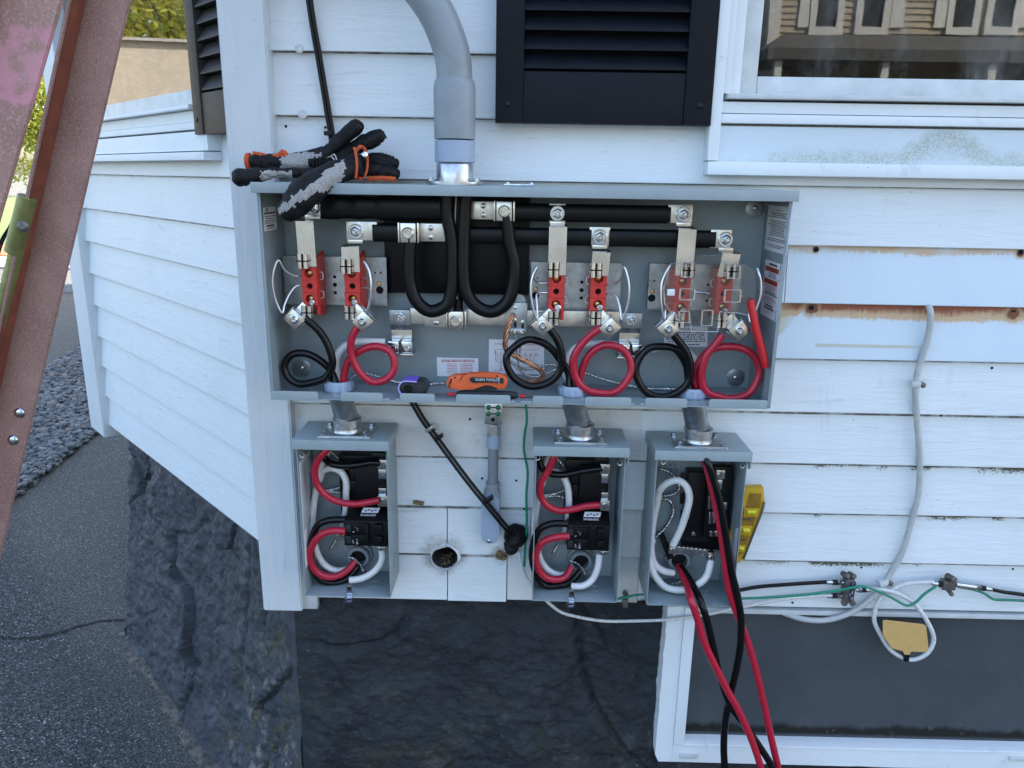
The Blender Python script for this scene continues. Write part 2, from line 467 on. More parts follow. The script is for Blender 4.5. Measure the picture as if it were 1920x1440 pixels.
# ------------------------------------------------------------------ mesh helpers
def smooth_path(pts, step=0.006, closed=False):
    P = [Vector(p) for p in pts]
    if len(P) == 2:
        n = max(2, int((P[1] - P[0]).length / max(step * 4, .02)) + 1)
        return [P[0].lerp(P[1], i / (n - 1)) for i in range(n)]
    out = []
    n = len(P)
    for i in range(n - 1):
        p0 = P[i - 1] if i > 0 else P[0] * 2 - P[1]
        p1, p2 = P[i], P[i + 1]
        p3 = P[i + 2] if i + 2 < n else P[-1] * 2 - P[-2]
        d01, d12, d23 = [max((b - a).length, 1e-6) ** 0.5 for a, b in ((p0, p1), (p1, p2), (p2, p3))]
        t0, t1 = 0.0, d01
        t2 = t1 + d12; t3 = t2 + d23
        k = max(2, int((p2 - p1).length / step))
        for j in range(k):
            t = t1 + (t2 - t1) * j / k
            A1 = p0 * ((t1 - t) / (t1 - t0)) + p1 * ((t - t0) / (t1 - t0))
            A2 = p1 * ((t2 - t) / (t2 - t1)) + p2 * ((t - t1) / (t2 - t1))
            A3 = p2 * ((t3 - t) / (t3 - t2)) + p3 * ((t - t2) / (t3 - t2))
            B1 = A1 * ((t2 - t) / (t2 - t0)) + A2 * ((t - t0) / (t2 - t0))
            B2 = A2 * ((t3 - t) / (t3 - t1)) + A3 * ((t - t1) / (t3 - t1))
            out.append(B1 * ((t2 - t) / (t2 - t1)) + B2 * ((t - t1) / (t2 - t1)))
    out.append(P[-1])
    return out

class MB:
    """collects shapes; build() links them as one mesh object"""
    def __init__(s):
        s.v, s.f, s.mi = [], [], []
    def add(s, vs, fs, mi=0):
        o = len(s.v)
        s.v += [Vector(v) for v in vs]
        s.f += [tuple(i + o for i in f) for f in fs]
        s.mi += [mi] * len(fs)
        return s
    def box(s, lo, hi, bevel=0.0, mi=0, rot=None, pivot=None):
        lo, hi = Vector(lo), Vector(hi)
        bm = bmesh.new()
        bmesh.ops.create_cube(bm, size=1.0)
        c, d = (lo + hi) / 2, hi - lo
        for v in bm.verts:
            v.co = Vector((v.co.x * d.x, v.co.y * d.y, v.co.z * d.z)) + c
        if bevel > 0:
            bmesh.ops.bevel(bm, geom=bm.edges[:], offset=min(bevel, min(abs(x) for x in d) * 0.45), segments=2, affect='EDGES', profile=0.6)
        bm.verts.index_update()
        vs = [v.co.copy() for v in bm.verts]
        fs = [[v.index for v in f.verts] for f in bm.faces]
        bm.free()
        if rot is not None:
            pv = Vector(pivot) if pivot is not None else c
            vs = [pv + rot @ (v - pv) for v in vs]
        return s.add(vs, fs, mi)
    def prism(s, poly, y0, y1, mi=0, frame=None, bevel=0.0):
        """polygon in the XZ plane (list of (x, z)) extruded from y0 to y1; frame maps (x, y, z) to the world"""
        n = len(poly)
        fr = frame or (lambda x, y, z: Vector((x, y, z)))
        bm = bmesh.new()
        a = [bm.verts.new((x, y0, z)) for x, z in poly]
        b = [bm.verts.new((x, y1, z)) for x, z in poly]
        bm.faces.new(a); bm.faces.new(b[::-1])
        for i in range(n):
            bm.faces.new((a[i], b[i], b[(i + 1) % n], a[(i + 1) % n]))
        if bevel:
            ed = [e for e in bm.edges if abs(e.verts[0].co.y - e.verts[1].co.y) < 1e-7]
            bmesh.ops.bevel(bm, geom=ed, offset=bevel, segments=2, affect='EDGES', profile=0.6)
        bmesh.ops.recalc_face_normals(bm, faces=bm.faces)
        bm.verts.index_update()
        vs = [fr(*v.co) for v in bm.verts]
        fs = [[v.index for v in f.verts] for f in bm.faces]
        bm.free()
        return s.add(vs, fs, mi)
    def tube(s, pts, r, seg=10, smooth=True, step=0.006, mi=0, caps=True, flat=None):
        P = smooth_path(pts, step) if smooth else [Vector(p) for p in pts]
        n = len(P)
        T = [(P[min(i + 1, n - 1)] - P[max(i - 1, 0)]).normalized() for i in range(n)]
        ref = Vector((0, 0, 1)) if abs(T[0].z) < 0.9 else Vector((0, 1, 0))
        N = (ref - T[0] * ref.dot(T[0])).normalized()
        vs, fs = [], []
        for i in range(n):
            N = (N - T[i] * N.dot(T[i])).normalized()
            B = T[i].cross(N)
            rr = r(i / (n - 1)) if callable(r) else r
            for j in range(seg):
                a = 2 * math.pi * j / seg
                vs.append(P[i] + N * (math.cos(a) * rr) + B * (math.sin(a) * rr * (flat or 1)))
        for i in range(n - 1):
            for j in range(seg):
                k = (j + 1) % seg
                fs.append((i * seg + j, i * seg + k, (i + 1) * seg + k, (i + 1) * seg + j))
        if caps:
            fs.append(tuple(range(seg))[::-1])
            fs.append(tuple(range((n - 1) * seg, n * seg)))
        return s.add(vs, fs, mi)
    def lathe(s, p, axis, prof, seg=20, mi=0):
        """profile of (distance along the axis, radius)"""
        p, ax = Vector(p), Vector(axis).normalized()
        ref = Vector((0, 0, 1)) if abs(ax.z) < 0.9 else Vector((1, 0, 0))
        u = (ref - ax * ref.dot(ax)).normalized(); w = ax.cross(u)
        vs, fs = [], []
        for (d, r) in prof:
            for j in range(seg):
                a = 2 * math.pi * j / seg
                vs.append(p + ax * d + u * (math.cos(a) * r) + w * (math.sin(a) * r))
        m = len(prof)
        for i in range(m - 1):
            for j in range(seg):
                k = (j + 1) % seg
                fs.append((i * seg + j, (i + 1) * seg + j, (i + 1) * seg + k, i * seg + k)[::-1])
        fs.append(tuple(range(seg))[::-1]); fs.append(tuple(range((m - 1) * seg, m * seg)))
        return s.add(vs, fs, mi)
    def cyl(s, p0, p1, r, seg=16, mi=0, chamfer=0.0):
        p0, p1 = Vector(p0), Vector(p1)
        L = (p1 - p0).length
        prof = [(0, r), (L, r)] if not chamfer else [(0, r - chamfer), (chamfer, r), (L - chamfer, r), (L, r - chamfer)]
        return s.lathe(p0, p1 - p0, prof, seg, mi)
    def holed(s, outer, holes, y0, y1, frame=None, mi=0):
        """plate in XZ with holes, front face at y0 and back at y1"""
        fr = frame or (lambda x, y, z: Vector((x, y, z)))
        loops = [outer] + holes
        tri = tessellate_polygon([[Vector((x, z, 0)) for x, z in lp] for lp in loops])
        flat = [p for lp in loops for p in lp]
        n = len(flat)
        vs = [fr(x, y0, z) for x, z in flat] + [fr(x, y1, z) for x, z in flat]
        fs = [tuple(t) for t in tri] + [tuple(i + n for i in t[::-1]) for t in tri]
        o = 0
        for lp in loops:
            m = len(lp)
            for i in range(m):
                a, b = o + i, o + (i + 1) % m
                fs.append((a, b, b + n, a + n))
            o += m
        return s.add(vs, fs, mi)
    def build(s, name, mat, parent=None, origin=None, smooth=35, recalc=True):
        if origin is None:
            origin = parent_world(parent) if parent is not None else Vector((0, 0, 0))
        origin = Vector(origin)
        me = bpy.data.meshes.new(name)
        me.from_pydata([v - origin for v in s.v], [], s.f)
        mats = mat if isinstance(mat, (list, tuple)) else [mat]
        for m_ in mats:
            me.materials.append(MATS[m_])
        if len(mats) > 1:
            me.polygons.foreach_set('material_index', s.mi)
        if recalc:
            bm = bmesh.new(); bm.from_mesh(me)
            bmesh.ops.recalc_face_normals(bm, faces=bm.faces)
            bm.to_mesh(me); bm.free()
        if smooth:
            me.polygons.foreach_set('use_smooth', [True] * len(me.polygons))
            me.set_sharp_from_angle(angle=math.radians(smooth))
        me.update()
        o = bpy.data.objects.new(name, me)
        C.objects.link(o)
        if parent is not None:
            o.parent = parent
            o.location = origin - parent_world(parent)
        else:
            o.location = origin
        return o
WORLD = {}
def parent_world(o):
    p = Vector((0, 0, 0))
    while o is not None:
        p += Vector(o.location)
        o = o.parent
    return p
def tag(o, label=None, cat=None, group=None, kind=None):
    if label: o['label'] = label
    if cat: o['category'] = cat
    if group: o['group'] = group
    if kind: o['kind'] = kind
    return o
def thing(name, loc, label, cat, group=None):
    o = bpy.data.objects.new(name, None)
    o.empty_display_size = 0.05
    o.location = loc
    C.objects.link(o)
    return tag(o, label, cat, group)
def inst(src, parent, loc):
    """a copy that shares its mesh, at a world position"""
    o = src.copy()
    C.objects.link(o)
    o.parent = parent
    o.location = Vector(loc) - (parent_world(parent) if parent is not None else Vector((0, 0, 0)))
    return o
def text_mesh(name, body, mat, parent, centre, xdir, zdir, height, extrude=0.0002, width=None):
    cu = bpy.data.curves.new(name, 'FONT')
    cu.body = body
    cu.size = 1.0
    cu.align_x = 'CENTER'; cu.align_y = 'CENTER'
    cu.resolution_u = 2
    tmp = bpy.data.objects.new(name, cu)
    C.objects.link(tmp)
    bpy.context.view_layer.update()
    dg = bpy.context.evaluated_depsgraph_get()
    me = bpy.data.meshes.new_from_object(tmp.evaluated_get(dg))
    bpy.data.objects.remove(tmp); bpy.data.curves.remove(cu)
    xs = [v.co.x for v in me.vertices]; ys = [v.co.y for v in me.vertices]
    w0 = max(xs) - min(xs); h0 = max(ys) - min(ys); cx = (max(xs) + min(xs)) / 2; cy = (max(ys) + min(ys)) / 2
    sy = height / h0
    sx = (width / w0) if width else sy
    xdir, zdir = Vector(xdir).normalized(), Vector(zdir).normalized()
    centre = Vector(centre); org = parent_world(parent)
    for v in me.vertices:
        v.co = centre + xdir * ((v.co.x - cx) * sx) + zdir * ((v.co.y - cy) * sy) - org
    me.materials.clear(); me.materials.append(MATS[mat])
    o = bpy.data.objects.new(name, me)
    C.objects.link(o)
    o.parent = parent
    return o
def pxs(pts, Y):
    """pixels (x, y[, Y]) to points"""
    return [at(p[0], p[1], p[2] if len(p) > 2 else Y) for p in pts]
def wire(name, pts, Y, r, mat, label, cat='wire', group=None, extra=None, seg=10):
    rj = random.Random(len(pts) * 7 + int(pts[0][0]))
    pts = [pts[0]] + [(p[0] + rj.uniform(-1.7, 1.7), p[1] + rj.uniform(-1.7, 1.7)) + tuple(p[2:]) for p in pts[1:-1]] + [pts[-1]]
    P = pxs(pts, Y)
    if extra: P += [Vector(e) for e in extra]
    o = MB().tube(P, r, seg).build(name, mat, origin=P[0], smooth=60)
    return tag(o, label, cat, group)
def mpx(px, Y, py=700):
    """metres for a length in pixels on the plane Y"""
    return (at(960 + px, py, Y) - at(960, py, Y)).length
def circle2(cx, cz, r, n=16, jit=0.0, rz=None):
    return [(cx + math.cos(2 * math.pi * i / n) * r * (1 + random.uniform(-jit, jit)), cz + math.sin(2 * math.pi * i / n) * (rz or r) * (1 + random.uniform(-jit, jit))) for i in range(n)]

# ================================================================== the setting
def sheet(name, pts, z, mat, kind='structure', thick=None):
    m = MB()
    m.add([(p[0], p[1], z) for p in pts], [tuple(range(len(pts)))])
    o = m.build(name, mat, smooth=0, recalc=False)
    if o.data.polygons[0].normal.z < 0: o.data.flip_normals()
    return tag(o, kind=kind)
ground = sheet('ground', [(-260, -260), (260, -260), (260, 260), (-260, 260)], 0.0, 'asphalt')
# a crack running through the asphalt to the foundation, a narrow open groove
def ground_crack():
    m = MB()
    pts = [(-30, 1192), (20, 1197), (60, 1197), (100, 1190), (140, 1178), (180, 1168), (215, 1164), (245, 1160), (252, 1150)]
    P = smooth_path([at_z(x, y, 0.0) for x, y in pts], 0.012)
    P = [p + Vector((random.uniform(-.004, .004), random.uniform(-.006, .006), 0)) for p in P]
    vs, fs = [], []
    for i, p in enumerate(P):
        w = random.uniform(0.0025, 0.006) * (1 + 1.2 * i / len(P))
        vs += [(p.x, p.y - w, 0.004), (p.x, p.y + w, 0.004)]
        if i: fs.append((2 * i - 2, 2 * i, 2 * i + 1, 2 * i - 1))
    m.add(vs, fs)
    o = m.build('crack', 'asphalt_crack', parent=ground, smooth=0)
ground_crack()
# gravel bed beyond the end of the bay
GA, GB, GC, GD = at_z(-60, 1008), at_z(240, 769), at_z(168, 645), at_z(-20, 760)
sheet('gravel_bed', [GA, GB, GC, GD], 0.004, 'mortar')
def gravel():
    m = MB()
    bm = bmesh.new(); bmesh.ops.create_icosphere(bm, subdivisions=1, radius=1.0)
    bm.verts.index_update()
    base = [v.co.copy() for v in bm.verts]; fc = [[v.index for v in f.verts] for f in bm.faces]; bm.free()
    for i in range(7200):
        u, v = random.random(), random.random()
        p = (GA.lerp(GB, u)).lerp(GD.lerp(GC, u), v)
        r = random.uniform(0.010, 0.027) * (1.15 if random.random() < .12 else 1)
        sx, sy, sz = r * random.uniform(.8, 1.5), r * random.uniform(.7, 1.1), r * random.uniform(.5, .8)
        R = Matrix.Rotation(random.uniform(0, 6.28), 3, 'Z') @ Matrix.Rotation(random.uniform(-.5, .5), 3, 'X')
        k = random.random() * 50
        z = r * .4 + random.uniform(0, .035)
        vs = []
        for b in base:
            q = b * (1 + 0.28 * noise.noise(b * 1.4 + Vector((k, k, k))))
            vs.append(R @ Vector((q.x * sx, q.y * sy, q.z * sz)) + Vector((p.x, p.y, z)))
        m.add(vs, fc)
    o = m.build('gravel', 'gravel', smooth=0, recalc=False)
    tag(o, 'loose grey gravel in a bed past the end of the bay', 'gravel', kind='stuff')
gravel()
# kerb, pavement, planting and lawn across the drive
def band(name, x0, x1, y0, y1, z, h, mat):
    m = MB().box((x0, y0, z), (x1, y1, z + h), 0.02)
    return tag(m.build(name, mat, smooth=30), kind='structure')
K0 = at_z(140, 548).y
band('kerb', -40, -1.6, K0, K0 + 0.22, -0.1, 0.22, 'concrete')
band('pavement', -40, -1.6, K0 + 2.6, K0 + 4.2, -0.1, 0.15, 'concrete')
band('planting_bed', -40, -1.6, K0 + 4.25, K0 + 6.6, -0.1, 0.17, 'mulch')
band('lawn', -60, -1.6, K0 + 6.65, K0 + 40, -0.1, 0.16, 'lawn')

# ================================================================== the house
house = thing('house', (0, 0.3, 0), 'white clapboard house with a bay and dark painted stone foundation', 'house')
def course(x0, x1, zb, mat, frame=None, holes=None, zt=None, lift=0.0, part='siding_board', parent=None):
    """one clapboard: leaning face, returned butt; frame(x, y, z) places it"""
    fr = frame or (lambda x, y, z: Vector((x, y, z)))
    zt = (zb + H) if zt is None else zt
    prof = [(0.0, zb + 0.0012), (0.0, zb + 0.004), (0.0145, zt + 0.008), (0.0185, zt + 0.008), (0.0155, zb + .006), (0.003, zb + .006), (0.003, zb), (0.0012, zb)]
    prof = [(y - lift, z) for y, z in prof]
    m = MB()
    n = 24 if x1 - x0 > 0.6 else 6
    ph = random.uniform(0, 9)
    vs, fs = [], []
    K = len(prof)
    for i in range(n + 1):
        x = x0 + (x1 - x0) * i / n
        wob = 0.0014 * noise.noise(Vector((x * 2.1, ph, 0)))
        wz = 0.0011 * noise.noise(Vector((x * 1.3, ph + 7, 0)))
        for (y, z) in prof:
            vs.append(fr(x, y + wob, z + wz))
    for i in range(n):
        for j in range(K):
            k = (j + 1) % K
            fs.append((i * K + j, i * K + k, (i + 1) * K + k, (i + 1) * K + j))
    fs.append(tuple(range(K))); fs.append(tuple(range(n * K, (n + 1) * K)))
    m.add(vs, fs)
    return m.build(part, mat, parent=parent or house, smooth=25)

XW = at(1349, 150, -0.01).x               # left edge of the window trim
XR = 3.2
HX_, HZ_ = at(833, 1046, -0.002).x, at(833, 1046, -0.002).z
ZWIN = at(1600, 330, 0).z
m = MB()
for (a, b, c, d) in ((-0.02, line_z(11) + .012, HX_ - .032, ZWIN), (HX_ + .032, line_z(11) + .012, XR, ZWIN), (HX_ - .032, line_z(11) + .012, HX_ + .032, HZ_ - .032), (HX_ - .032, HZ_ + .032, HX_ + .032, ZWIN), (-0.02, ZWIN, XW + .03, 3.3)):
    m.box((a, 0.0225, b), (c, 0.05, d))
wall = m.build('wall', 'old_vinyl', parent=house, smooth=0)
STAIN_X5 = at(1475, 520, 0).x
STAIN_X6 = at(1459, 620, 0).x
def rust(t, col):
    return col
def stained(name, holes, streak, edge, cut):
    t = NT(name)
    p = t.pos(); s = t.sep(p)
    z = t.sep(t.coord('Generated'))[2]
    base = (0.60, 0.70, 0.76)
    nz = t.noise(t.pos((0.35, 1, 1)), 22, 6, 0.7)
    col = t.mix(t.math('MULTIPLY', t.step(t.noise(p, 5, 3), .4, .8), 0.3), base, (0.52, 0.60, 0.74))
    # yellow to rust bloom coming down from the lap
    dn0 = t.noise(t.pos((28, 1, 1.5)), 4, 5, .7)
    depth = t.math('ADD', t.math('ADD', z, t.math('MULTIPLY', t.math('SUBTRACT', nz, 0.5), 0.34)), t.math('MULTIPLY', t.math('SUBTRACT', dn0, 0.5), 0.22))
    pale = t.math('MULTIPLY', t.step(depth, streak[0], streak[0] + 0.08), t.step(t.noise(t.pos((.3, 1, 1)), 8, 4), *streak[2]))
    col = t.mix(t.math('MULTIPLY', pale, 0.9), col, (0.56, 0.37, 0.19))
    red = t.step(depth, streak[1], streak[1] + 0.12)
    col = t.mix(t.math('MULTIPLY', red, streak[3]), col, (0.25, 0.052, 0.026))
    if cut:
        # left edge bloom and the thin lower line where an old plate ended
        ed = t.math('MULTIPLY', t.step(t.math('ADD', s[0], t.math('MULTIPLY', nz, 0.03)), edge + 0.055, edge + 0.01), t.step(z, 0.02, 0.3))
        col = t.mix(t.math('MULTIPLY', ed, 0.8), col, (0.50, 0.40, 0.22))
        ln = t.math('MULTIPLY', t.math('MULTIPLY', t.step(z, 0.20, 0.215), t.step(z, 0.27, 0.25)), t.math('MULTIPLY', t.step(s[0], edge + 0.078, edge + 0.082), t.step(s[0], edge + 0.34, edge + 0.24)))
        col = t.mix(t.math('MULTIPLY', ln, 0.6), col, (0.46, 0.38, 0.22))
        # clean arrow-shaped patch left by the plate's corner
        tri = t.math('MULTIPLY', t.step(t.math('SUBTRACT', s[0], t.math('MULTIPLY', z, 0.105)), edge - 0.036, edge - 0.034), t.step(s[0], edge + 0.078, edge + 0.077))
        col = t.mix(t.math('MULTIPLY', tri, 0.95), col, base)
    sp = t.noise(t.pos((1, 1, 1.4)), 190, 5, 0.8)
    spots = t.math('MULTIPLY', t.step(sp, 0.60, 0.68), t.step(t.noise(p, 10, 3), 0.5, 0.62))
    col = t.mix(t.math('MULTIPLY', spots, 0.55), col, (0.16, 0.17, 0.18))
    for (hx, hz, r) in holes:
        d = t.n('VectorMath', operation='DISTANCE'); t.l(p, d.inputs[0]); d.inputs[1].default_value = (hx, 0.005, hz)
        dn = t.math('ADD', d.outputs['Value'], t.math('MULTIPLY', t.math('SUBTRACT', t.noise(p, 60, 4), 0.5), 0.012))
        col = t.mix(t.math('MULTIPLY', t.step(dn, r * 1.5, r * 0.9), 0.8), col, (0.45, 0.34, 0.18))
        col = t.mix(t.math('MULTIPLY', t.step(dn, r, r * 0.75), 0.95), col, (0.17, 0.045, 0.022))
    t.set(color=col, rough=0.4, spec=0.4)
    MATS[name] = t.m
h5 = [at(1530, 468, 0.01), at(1914, 473, 0.01)]
h6 = [at(1522, 578, 0.01), at(1901, 587, 0.01)]
stained('siding_rust_upper', [(h5[0].x, h5[0].z, 0.008), (h5[1].x, h5[1].z, 0.011)], (0.76, 1.2, (0.40, 0.52), 0.0), STAIN_X5, False)
stained('siding_rust_lower', [(h6[0].x, h6[0].z, 0.017), (h6[1].x, h6[1].z, 0.016)], (0.64, 0.745, (0.2, 0.25), 0.92), STAIN_X6, True)

XS1 = at(838, 1000, 0).x; XS2 = at(950, 1090, 0).x
HOLE = at(833, 1046, -0.002)
for k in range(-10, 12):
    zb = line_z(k)
    sm = 'siding_high' if k <= 4 else ('siding' if k <= 7 else 'siding_low')
    if k <= 2:
        course(-0.02, XW + 0.02, zb, sm)
    elif k == 5:
        course(-0.02, STAIN_X5, zb, sm)
        course(STAIN_X5 + 0.001, XR, zb, 'siding_rust_upper', lift=0.002)
    elif k == 6:
        course(-0.02, STAIN_X6 - .002, zb, sm, lift=0.001)
        course(STAIN_X6, XR, zb, 'siding_rust_lower')
    elif k == 8:
        course(-0.02, at(1203, 830, 0).x, zb, 'siding_grimy')
        course(at(1203, 830, 0).x, XR, zb, sm)
    elif k in (10, 11):
        pass
    elif k == 9:
        course(-0.02, XR, zb, 'siding_mildew')
    elif k == 3:
        course(-0.02, XR, zb, sm)
    else:
        course(-0.02, XR, zb, sm)
# the two lowest courses are pieced and have a ragged hole through them
def pieced(x0, x1, zb, mat, lift=0.0):
    """board piece as a fine sheet, open where the hole goes through"""
    z0, z1 = zb, zb + H + 0.004
    hr = 0.0305
    nx, nz = max(2, int((x1 - x0) / 0.003)), 40
    vs, fs = [], []
    for i in range(nx + 1):
        for j in range(nz + 1):
            z = z0 + (z1 - z0) * j / nz
            vs.append((x0 + (x1 - x0) * i / nx, 0.0145 * (z - zb) / H - lift, z))
    def open_at(x, z):
        return (x - HOLE.x) ** 2 + (z - HOLE.z) ** 2 < hr * hr
    for i in range(nx):
        x = x0 + (x1 - x0) * (i + .5) / nx
        for j in range(nz):
            if not open_at(x, z0 + (z1 - z0) * (j + .5) / nz):
                k = i * (nz + 1) + j
                fs.append((k, k + nz + 1, k + nz + 2, k + 1))
        if not open_at(x, z0):
            o = len(vs)
            xa, xb = x0 + (x1 - x0) * i / nx, x0 + (x1 - x0) * (i + 1) / nx
            vs += [(xa, -lift, z0), (xb, -lift, z0), (xb, 0.014 - lift, z0), (xa, 0.014 - lift, z0)]
            fs.append((o, o + 1, o + 2, o + 3))
    return MB().add(vs, fs).build('siding_board', mat, parent=house, smooth=20, recalc=False)
z10, z11 = line_z(10), line_z(11)
def sealant(t, col):
    p = t.pos()
    for (c, r0, r1, k) in ((Vector((HOLE.x - .004, 0.003, HOLE.z + .004)), .062, .030, .62), (at(940, 1040, .004), .034, .012, .75)):
        d = t.n('VectorMath', operation='DISTANCE'); t.l(p, d.inputs[0]); d.inputs[1].default_value = c
        dn = t.math('ADD', d.outputs['Value'], t.math('MULTIPLY', t.math('SUBTRACT', t.noise(t.pos((.5, 1, 1)), 55, 6, .75), 0.5), 0.055))
        col = t.mix(t.math('MULTIPLY', t.step(dn, r0, r1), k), col, (0.30, 0.285, 0.25))
        col = t.mix(t.math('MULTIPLY', t.math('MULTIPLY', t.step(dn, r0 * 1.1, r1), t.step(t.noise(p, 140, 5, .8), .57, .64)), .6), col, (0.10, 0.09, 0.075))
    return col
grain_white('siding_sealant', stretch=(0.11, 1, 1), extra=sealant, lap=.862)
pieced(-0.02, XS1 - 0.001, z10, 'siding_sealant'); pieced(XS1 + 0.001, XS2 + 0.05, z10, 'siding_sealant')
course(XS2 + 0.051, at(1203, 1000, 0).x, z10, 'siding_grimy', lift=-0.001)
course(at(1203, 1000, 0).x + .001, XR, z10, 'siding_mildew')
pieced(-0.02, XS1 - 0.001, z11, 'siding_sealant'); pieced(XS1 + 0.001, XS2 - 0.001, z11 - 0.002, 'siding_sealant')
course(XS2 + 0.001, at(1203, 1000, 0).x, z11, 'siding_grimy', lift=-0.004)
course(at(1203, 1000, 0).x + .001, XR, z11, 'siding_mildew')
for o in list(house.children):
    if o.name.startswith('siding_board') and False: pass
# starter strip end below the first box, rim of torn caulk and the pipe stub behind the hole
MB().box((at(567, 1132, -0.0).x, -0.004, at(580, 1140, 0).z), (at(596, 1132, 0).x, 0.012, z11 + 0.004), 0.001).build('starter_strip', 'old_vinyl', parent=house)
def hole_rim():
    m = MB()
    n = 64; random.seed(5)
    vs, fs = [], []
    for i in range(n):
        a = 2 * math.pi * i / n
        j = noise.noise(Vector((math.cos(a) * 2.3, math.sin(a) * 2.3, 3.1)))
        ri = 0.0290 + 0.0018 * j
        top = max(0, math.sin(a - .3)) ** 3 * 0.007
        ro = 0.0318 + 0.0030 * noise.noise(Vector((math.cos(a) * 6, math.sin(a) * 6, 1))) + (0.005 * max(0, math.cos(a - 0.2)) ** 6) 
        lip = 0.002 + 0.0015 * noise.noise(Vector((math.cos(a) * 4, math.sin(a) * 4, 8)))
        for (r, y) in ((ro, 0.006), (ro - .0012, -lip), (ri + .001, -lip - .001), (ri - top, 0.002), (ri + .0005, 0.006)):
            vs.append((HOLE.x + math.cos(a) * r, y, HOLE.z + math.sin(a) * r))
    for i in range(n):
        k = (i + 1) % n
        for j in range(4):
            fs.append((i * 5 + j, i * 5 + j + 1, k * 5 + j + 1, k * 5 + j))
    m.add(vs, fs)
    m.build('hole_rim', 'trim_white', parent=house, smooth=50)
    p = MB()
    p.lathe((HOLE.x, 0.004, HOLE.z), (0, 1, 0), [(0, 0.0308), (0.10, 0.028)], 24)
    p.f = p.f[:-2] + [p.f[-1]]; p.mi = p.mi[:len(p.f)]
    p.build('hole_lining', 'hole_dirt', parent=house, smooth=40)
    d = MB()
    for i in range(40):
        a, b = random.uniform(-.7, .7), random.uniform(0.006, 0.05)
        c = Vector((HOLE.x + math.sin(a) * 0.018, b, HOLE.z - math.cos(a) * 0.0215))
        e = c + Vector((random.uniform(-.008, .008), random.uniform(-.008, .008), random.uniform(0, .005)))
        d.tube([c, e], 0.0008, 4, smooth=False)
    tag(d.build('nest_straw', 'debris', parent=house), kind='stuff')
hole_rim()
# smudged sealant ring around the hole and the smaller torn hole beside the rubber boot
def torn_hole():
    c = at(940, 1042, -0.002)
    m = MB()
    m.lathe((c.x, 0.012, c.z), (0, -1, 0), [(0, 0.010), (0.013, 0.0125), (0.0145, 0.010), (0.012, 0.0065)], 18)
    for i, v in enumerate(m.v):
        v += Vector((noise.noise(v * 160), noise.noise(v * 130 + Vector((5, 5, 5))) * .6, noise.noise(v * 170 + Vector((9, 1, 2))))) * 0.0042
    for i in range(26):
        a = random.uniform(0, 6.28)
        q = c + Vector((math.cos(a) * random.uniform(.002, .010), -0.001 - random.uniform(0, .004), math.sin(a) * random.uniform(.002, .010)))
        m.tube([q, q + Vector((random.uniform(-.005, .005), random.uniform(-.003, .003), random.uniform(-.005, .005)))], 0.0009, 4, smooth=False)
    m.build('torn_hole', 'debris', parent=house, smooth=40)
torn_hole()

# nail holes, washers and bolt holes
nh = MB().lathe((0, 0, 0), (0, -1, 0), [(0, 0.0028), (0.0006, 0.0026)], 10).build('nail_hole', 'dark_hole', parent=house, origin=(0, 0, 0))
first = True
for (x, y) in [(536, 237), (610, 239), (881, 786), (904, 897), (968, 901), (983, 954), (855, 880), (1615, 1064), (1486, 1130), (1899, 1067), (1718, 779), (1764, 779), (1860, 690), (1498, 467)]:
    p = at(x, y, 0.006)
    zf = (p.z - G) / H
    fr = zf - math.floor(zf)               # how far up its board the hole sits
    p = at(x, y, 0.0140 * fr - 0.0008)
    if first:
        nh.location = p - parent_world(house); first = False
    else:
        inst(nh, house, p)
bh = MB().lathe((0, 0, 0), (0, -1, 0), [(0, 0.0056), (0.0006, 0.0056)], 14).build('bolt_hole', 'dark_hole', parent=house, origin=(0, 0, 0))
for i, p in enumerate(h5 + h6):
    q = Vector((p.x, 0.0100 if i < 2 else 0.0125, p.z))
    if i == 0: bh.location = q - parent_world(house)
    else: inst(bh, house, q)
for (x, y) in [(561, 91), (567, 214)]:
    p = at(x, y, 0.001)
    m = MB().lathe(p + Vector((0, .002, 0)), (0, -1, 0), [(0, 0.0085), (0.003, 0.0085), (0.0035, 0.0075), (0.0035, 0.0035), (0.0015, 0.003)], 20)
    m.build('washer', 'old_vinyl', parent=house)
# a pale wood chip stuck in the lap
p = at(785, 943, -0.002)
MB().box(p + Vector((-.012, -.006, -.003)), p + Vector((.012, .004, .005)), 0.003, rot=Matrix.Rotation(.15, 3, 'Y')).build('wood_chip', 'debris', parent=house)

# corner boards
def vboard(name, poly, z0, z1, mat, bevel=0.003):
    m = MB()
    bm = bmesh.new()
    a = [bm.verts.new((x, y, z0)) for x, y in poly]; b = [bm.verts.new((x, y, z1)) for x, y in poly]
    bm.faces.new(a); bm.faces.new(b[::-1])
    n = len(poly)
    for i in range(n): bm.faces.new((a[i], b[i], b[(i + 1) % n], a[(i + 1) % n]))
    bmesh.ops.recalc_face_normals(bm, faces=bm.faces)
    bmesh.ops.bevel(bm, geom=bm.edges[:], offset=bevel, segments=2, affect='EDGES')
    bm.verts.index_update()
    m.add([v.co.copy() for v in bm.verts], [[v.index for v in f.verts] for f in bm.faces]); bm.free()
    return m.build(name, mat, parent=house, smooth=25)
CBL = (at(400, 0, -0.022).x + at(497, 1143, -0.022).x) / 2
CBR = (at(495, 0, -0.022).x + at(567, 1147, -0.022).x) / 2
CBZ = at(530, 1146, -0.022).z
vboard('corner_board', [(CBL, -0.022), (CBR, -0.022), (CBR, 0.02), (CBL + 0.03, 0.10), (CBL, 0.20)], CBZ, 3.3, 'corner_board')

